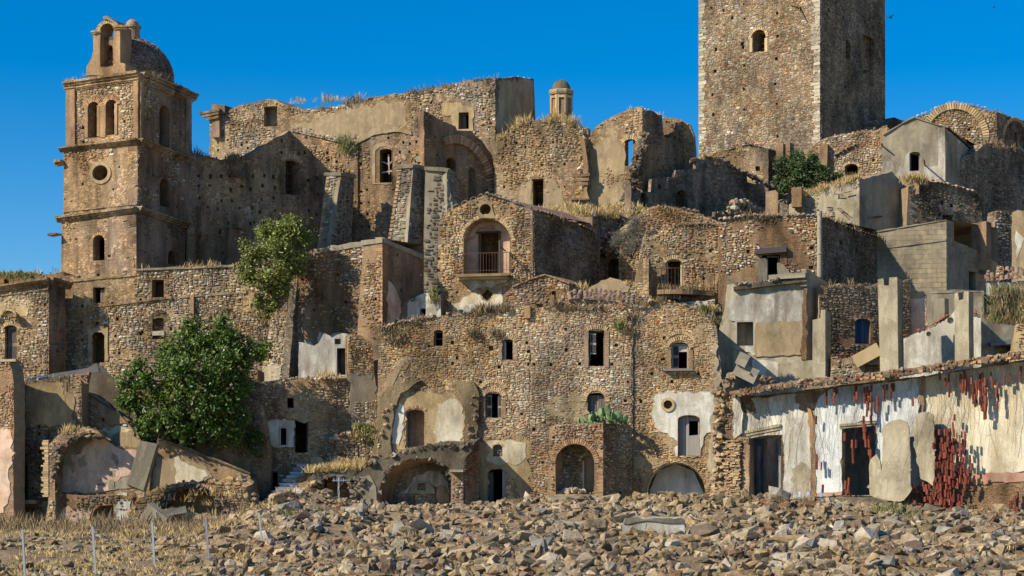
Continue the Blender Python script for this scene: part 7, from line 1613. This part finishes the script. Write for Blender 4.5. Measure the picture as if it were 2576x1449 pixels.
bird('dark bird with raised wings just right of the castle tower', P(2239, 45, 150), .34, .3, 1.6); bird('farther of the two birds, tiny, near the upper right corner', P(2499, 19, 165), .28, -.4, .6)
an = thing('antenna', 'tall thin steel pole with a comb shaped aerial before the cave opening', 'antenna', P(852, 1292, 117)); kk = 117/F
beam('pole', an, P(852, 1300, 117), P(852, 1203, 117), .09, 'steel'); beam('boom', an, P(836, 1209, 117), P(877, 1208, 117), .05, 'steel')
for i in range(7): beam('element', an, P(840+i*6, 1212, 116.8), P(840+i*6, 1204, 117.2), .03, 'steel')
for i, (u0, v0, u1, v1, Y, lab) in enumerate(((57,1338,64,1470,66,'leftmost steel fence post, its foot below the picture'),(233,1329,242,1470,70,'second steel fence post from the left'),(383,1319,391,1470,74,'third steel fence post from the left, in the middle of the row'),(517,1307,530,1470,78,'fourth steel fence post from the left, leaning'),(652,1294,660,1378,84,'rightmost steel fence post, ending in the dry grass by the rubble'))):
    th = thing('fence_post', lab, 'post', P(u1, v1, Y), 'steel fence posts in the dry grass'); a, b = P(u1, v1, Y), P(u0, v0, Y); g = gz(a.x, a.y)
    a = a+(a-b).normalized()*max(0, a.z-g+.3) 
    beam('web', th, a, b, .035, 'steel', .075); beam('flange', th, a+Vector((.03, -.035, 0)), b+Vector((.03, -.035, 0)), .07, 'steel', .02)
    beam('tip', th, b, b+Vector((-.02, 0, .09)), .03, 'steel')

# ============================================================ rubble field: the largest stones are things, the rest one mass
def field_x(Y): return (650-UC)/F*Y+1.5*math.sin(Y*.5)+(Y-95)*.04
rd = random.Random(21); big = []; small = []
specials = [((870,1372,84),(1.0,.5,.75),'grey slab tilted steeply in the rubble at lower left',(.3,.5,.2)),((958,1268,112),(.8,.5,.95),'white upright stone on top of the rubble before the broken vault',(.1,.3,.5)),
    ((1502,1335,93),(1.1,.8,.85),'yellow brown boulder left of the huge pale slab',(.2,.1,.9)),((1435,1362,88),(.75,.6,.75),'brown pointed boulder in the middle of the rubble field',(.4,.2,.3)),((1178,1382,82),(1.3,.7,.5),'flat grey slab propped up in the middle of the rubble field',(.1,-.3,.1)),((1570,1372,86),(.75,.6,.6),'square pale block below the huge pale slab',(0,.1,.4)),
    ((780,1330,98),(1.1,.7,.6),'pale slab on top of the left rubble mound',(.3,-.2,.6)),((822,1340,97),(1.2,.7,.5),'second slab resting on the left rubble mound',(.2,.4,.2)),((800,1308,101),(.9,.6,.6),'round grey stone crowning the left rubble mound',(.2,.1,.2)),((1325,1417,76),(.7,.45,.5),'sharp tan stone standing on edge at the bottom of the rubble',(.6,.5,.2)),((1350,1425,75),(.8,.3,.35),'broken brick coloured block at the bottom of the rubble',(.3,-.5,.2)),
    ((1838,1316,100),(.9,.8,.7),'dark grey round boulder before the crumbling end of the fringed ruin',(.2,.3,.6)),((1890,1336,95),(.9,.7,.55),'grey boulder second from the crumbling end of the fringed ruin',(.5,.3,.6)),((1550,1315,98),(.5,.45,.45),'small dark boulder behind the yellow brown one',(.5,.1,.6)),((2350,1300,104),(1.7,.9,.55),'flat dark slab lying before the hanging clay tiles',(.1,.2,.1))]
for i in range(284):
    Y = 69+rd.random()**.9*45; x0, xr_ = field_x(Y), 1320/F*Y; x = rd.uniform(x0, xr_); s = rd.choice((.36,.4,.45,.52,.6,.7,.85))*rd.uniform(.9, 1.25)*(1.1 if Y > 85 else .85)
    big.append((x, Y, s))
for (u, v, Y), sc, lab, rot in specials:
    p = P(u, v, Y); p.z = gz(p.x, p.y)+sc[2]*.3; o = link('boulder' if sc[0] < .9 else 'rubble_slab', rock_me(rd.randrange(26), 'rub'), loc=p); o.scale = sc; o.rotation_euler = rot; tag(o, lab, 'boulder', 'large pieces in the rubble field')
HUES = [('pale cream', (.50,.42,.31)), ('sandy', (.40,.315,.21)), ('grey', (.29,.265,.22)), ('dark brown', (.18,.135,.095)), ('ochre', (.40,.285,.16)), ('reddish', (.31,.20,.135))]
HM = []
for nm, c in HUES:
    m, nt, b = newmat('rubble_'+nm.replace(' ', '_')); v = coords(nt, 'Object'); f = nz(nt, v, 2.2, 6, .7)
    nt.links.new(mix(nt, 1, c, ramp(nt, f, [(.3, (.55,)*3), (.7, (1.3,)*3)]), 'MULTIPLY'), b.inputs['Base Color']); bump(nt, b, f, .12, 1); HM.append(m)
PLC = [(800, 'below the left rubble mound'), (960, 'below the cave opening'), (1180, 'before the broken vault'), (1370, 'before the narrow lower doorway'), (1560, 'before the arched porch'), (1790, 'before the painted vault'), (1990, 'before the first big doorway'), (2200, 'before the second big doorway'), (2360, 'before the leaning slabs'), (9999, 'before the hanging clay tiles')]
SHP = [('long flat', (1.5, .9, .5)), ('blocky', (1.05, .95, .9)), ('wedge shaped', (1.25, .8, .7))]
info = {}; _hr = {}
for x, Y, s in big:
    h = rd.choice((0, 0, 0, 1, 1, 1, 2, 2, 2, 3, 3, 4, 5)); g_ = rd.randrange(3); k = rd.randrange(26); u = x/Y*F+UC
    if (k, h) not in _hr: _hr[(k, h)] = npmesh('rock', ROCK[k][0], ROCK[k][1], HM[h])
    o = link('rubble_stone', _hr[(k, h)], loc=(x, Y, gz(x, Y)+s*.22)); sc = SHP[g_][1]; o.scale = (s*sc[0]*rd.uniform(.9, 1.1), s*sc[1], s*sc[2]); o.rotation_euler = (rd.gauss(0, .3), rd.gauss(0, .3), rd.uniform(0, 6.28))
    pc = next(n for e, n in PLC if u < e); rw = 'at the back' if Y > 97 else 'midway down' if Y > 83 else 'near the front'
    info.setdefault((SHP[g_][0], HUES[h][0], pc, rw), []).append((u, o))
for (sh_, hu, pc, rw), L in info.items():
    L.sort(key=lambda q: q[0]); n = len(L)
    for i, (u, o) in enumerate(L):
        if n == 1: lab = '%s %s stone %s, %s' % (hu, sh_, pc, rw)
        else:
            od = ('left', 'right')[i] if n == 2 else ('leftmost', 'middle', 'rightmost')[i] if n == 3 else ('leftmost', 'second', 'third', 'fourth', 'fifth', 'sixth', 'seventh')[min(i, 6)]
            lab = '%s %s %s stone %s, %s' % (od, hu, sh_, pc, rw)
        tag(o, lab, 'stone', 'larger stones of the rubble field')
bp_ = PL(1643, 91, -3); bs_ = thing('fallen_block', 'huge pale rough block of plastered masonry lying in the rubble right of the middle', 'block', bp_.at(1643, 1350))
wall(bs_, bp_, [(1565,1375),(1566,1318),(1572,1303),(1640,1297),(1716,1300),(1723,1330),(1720,1372)], t=1.3, mat='greywhite', jag=.05, name='block_body', seg=.2); patch(bs_, bp_, [(1568,1318),(1574,1304),(1714,1302),(1718,1316),(1650,1312)], 'oldconc', .05, .04)
def rockmass(name, label, items, pal, parent=None):
    VV, TT = [], []; b = 0
    for x, y, z, sx, sy, sz, k, a, tlt in items:
        V, T = ROCK[k]; c, s_ = math.cos(a), math.sin(a); W = V*np.array((sx, sy, sz)); ct, st3 = math.cos(tlt), math.sin(tlt)
        W = np.column_stack([W[:, 0]*ct+W[:, 2]*st3, W[:, 1], -W[:, 0]*st3+W[:, 2]*ct]); W = np.column_stack([W[:, 0]*c-W[:, 1]*s_, W[:, 0]*s_+W[:, 1]*c, W[:, 2]])
        VV.append(W+np.array((x, y, z))); TT.append(T+b); b += len(V)
    o = mk(name, np.concatenate(VV), np.concatenate(TT), SM(pal, 'isl'), parent); o['kind'] = 'stuff'
    if label: o['label'] = label
    return o
items = []
for i in range(20000):
    Y = 62+rd.random()**.95*57; x0 = field_x(Y)-rd.random()**3*3; x = rd.uniform(x0, 1330/F*Y); m = mound(x, Y)
    q_ = noise.noise(Vector((x*.35, Y*.35, 2)))+m*.8
    if q_ < -.12 and rd.random() < .6: continue
    s = .09+.46*rd.random()**2.3+(.15*rd.random() if m > .3 else 0)
    items.append((x, Y, gz(x, Y)+s*.15, s*rd.uniform(.9, 1.7), s*rd.uniform(.7, 1.2), s*rd.uniform(.5, 1.05), rd.randrange(26), rd.uniform(0, 6.3), rd.gauss(0, .5)))
for i in range(3200):                                 # stones lying in the dry grass
    Y = 58+rd.random()*45; x = rd.uniform(-1330/F*Y, field_x(Y)); 
    if noise.noise(Vector((x*.3, Y*.3, 9))) < -.1: continue
    s = .08+.32*rd.random()**2.5; items.append((x, Y, gz(x, Y)+s*.2, s*1.4, s, s*.6, rd.randrange(26), rd.uniform(0, 6.3), rd.gauss(0, .3)))
rockmass('rubble', 'loose broken stones and chips covering the slope in front of the ruins', items, 'rub')
for j in range(9):                                     # bent reinforcing wire in the mound
    x = -9.8+rd.uniform(-1.6, 2.2); y = 99+rd.uniform(-3, 2); p = Vector((x, y, gz(x, y)+.1)); th = thing('bent_wire', ('leftmost','second','third','fourth','fifth','sixth','seventh','eighth','ninth')[j]+' of the bent rusty wires on the left rubble mound' if 0 else 'thin rusty bent wire among several tangled on the left rubble mound', 'wire', p, 'rusty wires in the rubble'); V, Q = [], []; d = Vector((rd.uniform(-1, 1), rd.uniform(-.4, .4), 1.2)).normalized()
    for i in range(7): q = p+d*.22; tube(V, Q, p, q, .016, .016, 4); p = q; d = (d+Vector((rd.gauss(0, .25), 0, -.28))).normalized()
    mk('wire', np.array(V), [], M['iron'], th, None, Q)
# ============================================================ grass
for i in range(6800):
    Y = 56+rd.random()*65; x = rd.uniform(-1340/F*Y, field_x(Y)+.5)
    if noise.noise(Vector((x*.5, Y*.5, 4))) < .0 and Y < 96: continue
    near = Y > 96 or noise.noise(Vector((x*.2, Y*.2, 14))) > .1
    tuft('weed' if near and rd.random() < .3 else 'dry', (x, Y, gz(x, Y)-.03), (.20 if Y < 95 else .34)*rd.uniform(.5, 1.5), 9, .25, .016)
for i in range(420):
    Y = 108+rd.random()*12; x = rd.uniform(-1300/F*Y, (640-UC)/F*Y); tuft('weed', (x, Y, gz(x, Y)), rd.uniform(.4, 1.1), 6, .3, .016)
for i in range(700):
    Y = 66+rd.random()*52; x = rd.uniform(field_x(Y), 1320/F*Y); tuft(rd.choice(('dry','weed','greenweed','dry')), (x, Y, gz(x, Y)), rd.uniform(.1, .3), 9, .2, .014)
for x0, Y0, n_, k_ in ((9.6,110,40,'greenweed'),(17.5,104,60,'greenweed'),(-9.5,96,30,'greenweed'),(13.5,113,40,'weed'),(15,112,40,'weed')):
    for i in range(n_): x = x0+rd.gauss(0, .8); Y = Y0+rd.gauss(0, .8); tuft(k_, (x, Y, gz(x, Y)), rd.uniform(.15, .5), 12, .25, .018)
for k_, lab in (('dry', 'dry straw coloured grass on the ground, ledges and wall tops'), ('weed', 'dead brown weeds hanging and standing on the walls and in the grass'), ('greenweed', 'small green and yellow weeds among the stones')):
    P0, D_, Wd, H_ = [], [], [], []
    for p, h, n_, sp, wd in GR[k_]:
        for i in range(int(n_*1.25)): P0.append((p[0]+RNG.normal(0, sp*.5), p[1]+RNG.normal(0, sp*.4), p[2]-.03)); D_.append((RNG.normal(0, .32), RNG.normal(0, .3), 1)); Wd.append(wd*.75); H_.append(h*RNG.uniform(.5, 1.2))
    P0, D_, Wd, H_ = np.array(P0), np.array(D_), np.array(Wd)[:, None], np.array(H_)[:, None]; D_ /= np.linalg.norm(D_, axis=1, keepdims=True)
    n_ = len(P0); a = RNG.uniform(0, 3.14, n_); side = np.column_stack([np.cos(a), np.sin(a)*.6, np.zeros(n_)])*Wd; tip = P0+D_*H_+np.column_stack([RNG.normal(0, .05, n_), RNG.normal(0, .05, n_), -H_[:, 0]*.05])
    V = np.stack([P0-side, P0+side, P0+D_*H_*.55+side*.7, tip], 1).reshape(-1, 3); ix = np.arange(n_)*4
    T = np.concatenate([np.stack([ix, ix+1, ix+2], 1), np.stack([ix, ix+2, ix+3], 1)])
    tag(mk({'dry': 'dry_grass', 'weed': 'dead_weeds', 'greenweed': 'green_weeds'}[k_], V, T, M[k_]), lab, 'grass', kind='stuff'); print(k_, n_)
for t_ in THINGS: emit_stones(t_)
print('objects', len(S.objects), 'tris', sum(len(o.data.loops)-2*len(o.data.polygons) for o in S.objects if o.type == 'MESH'))
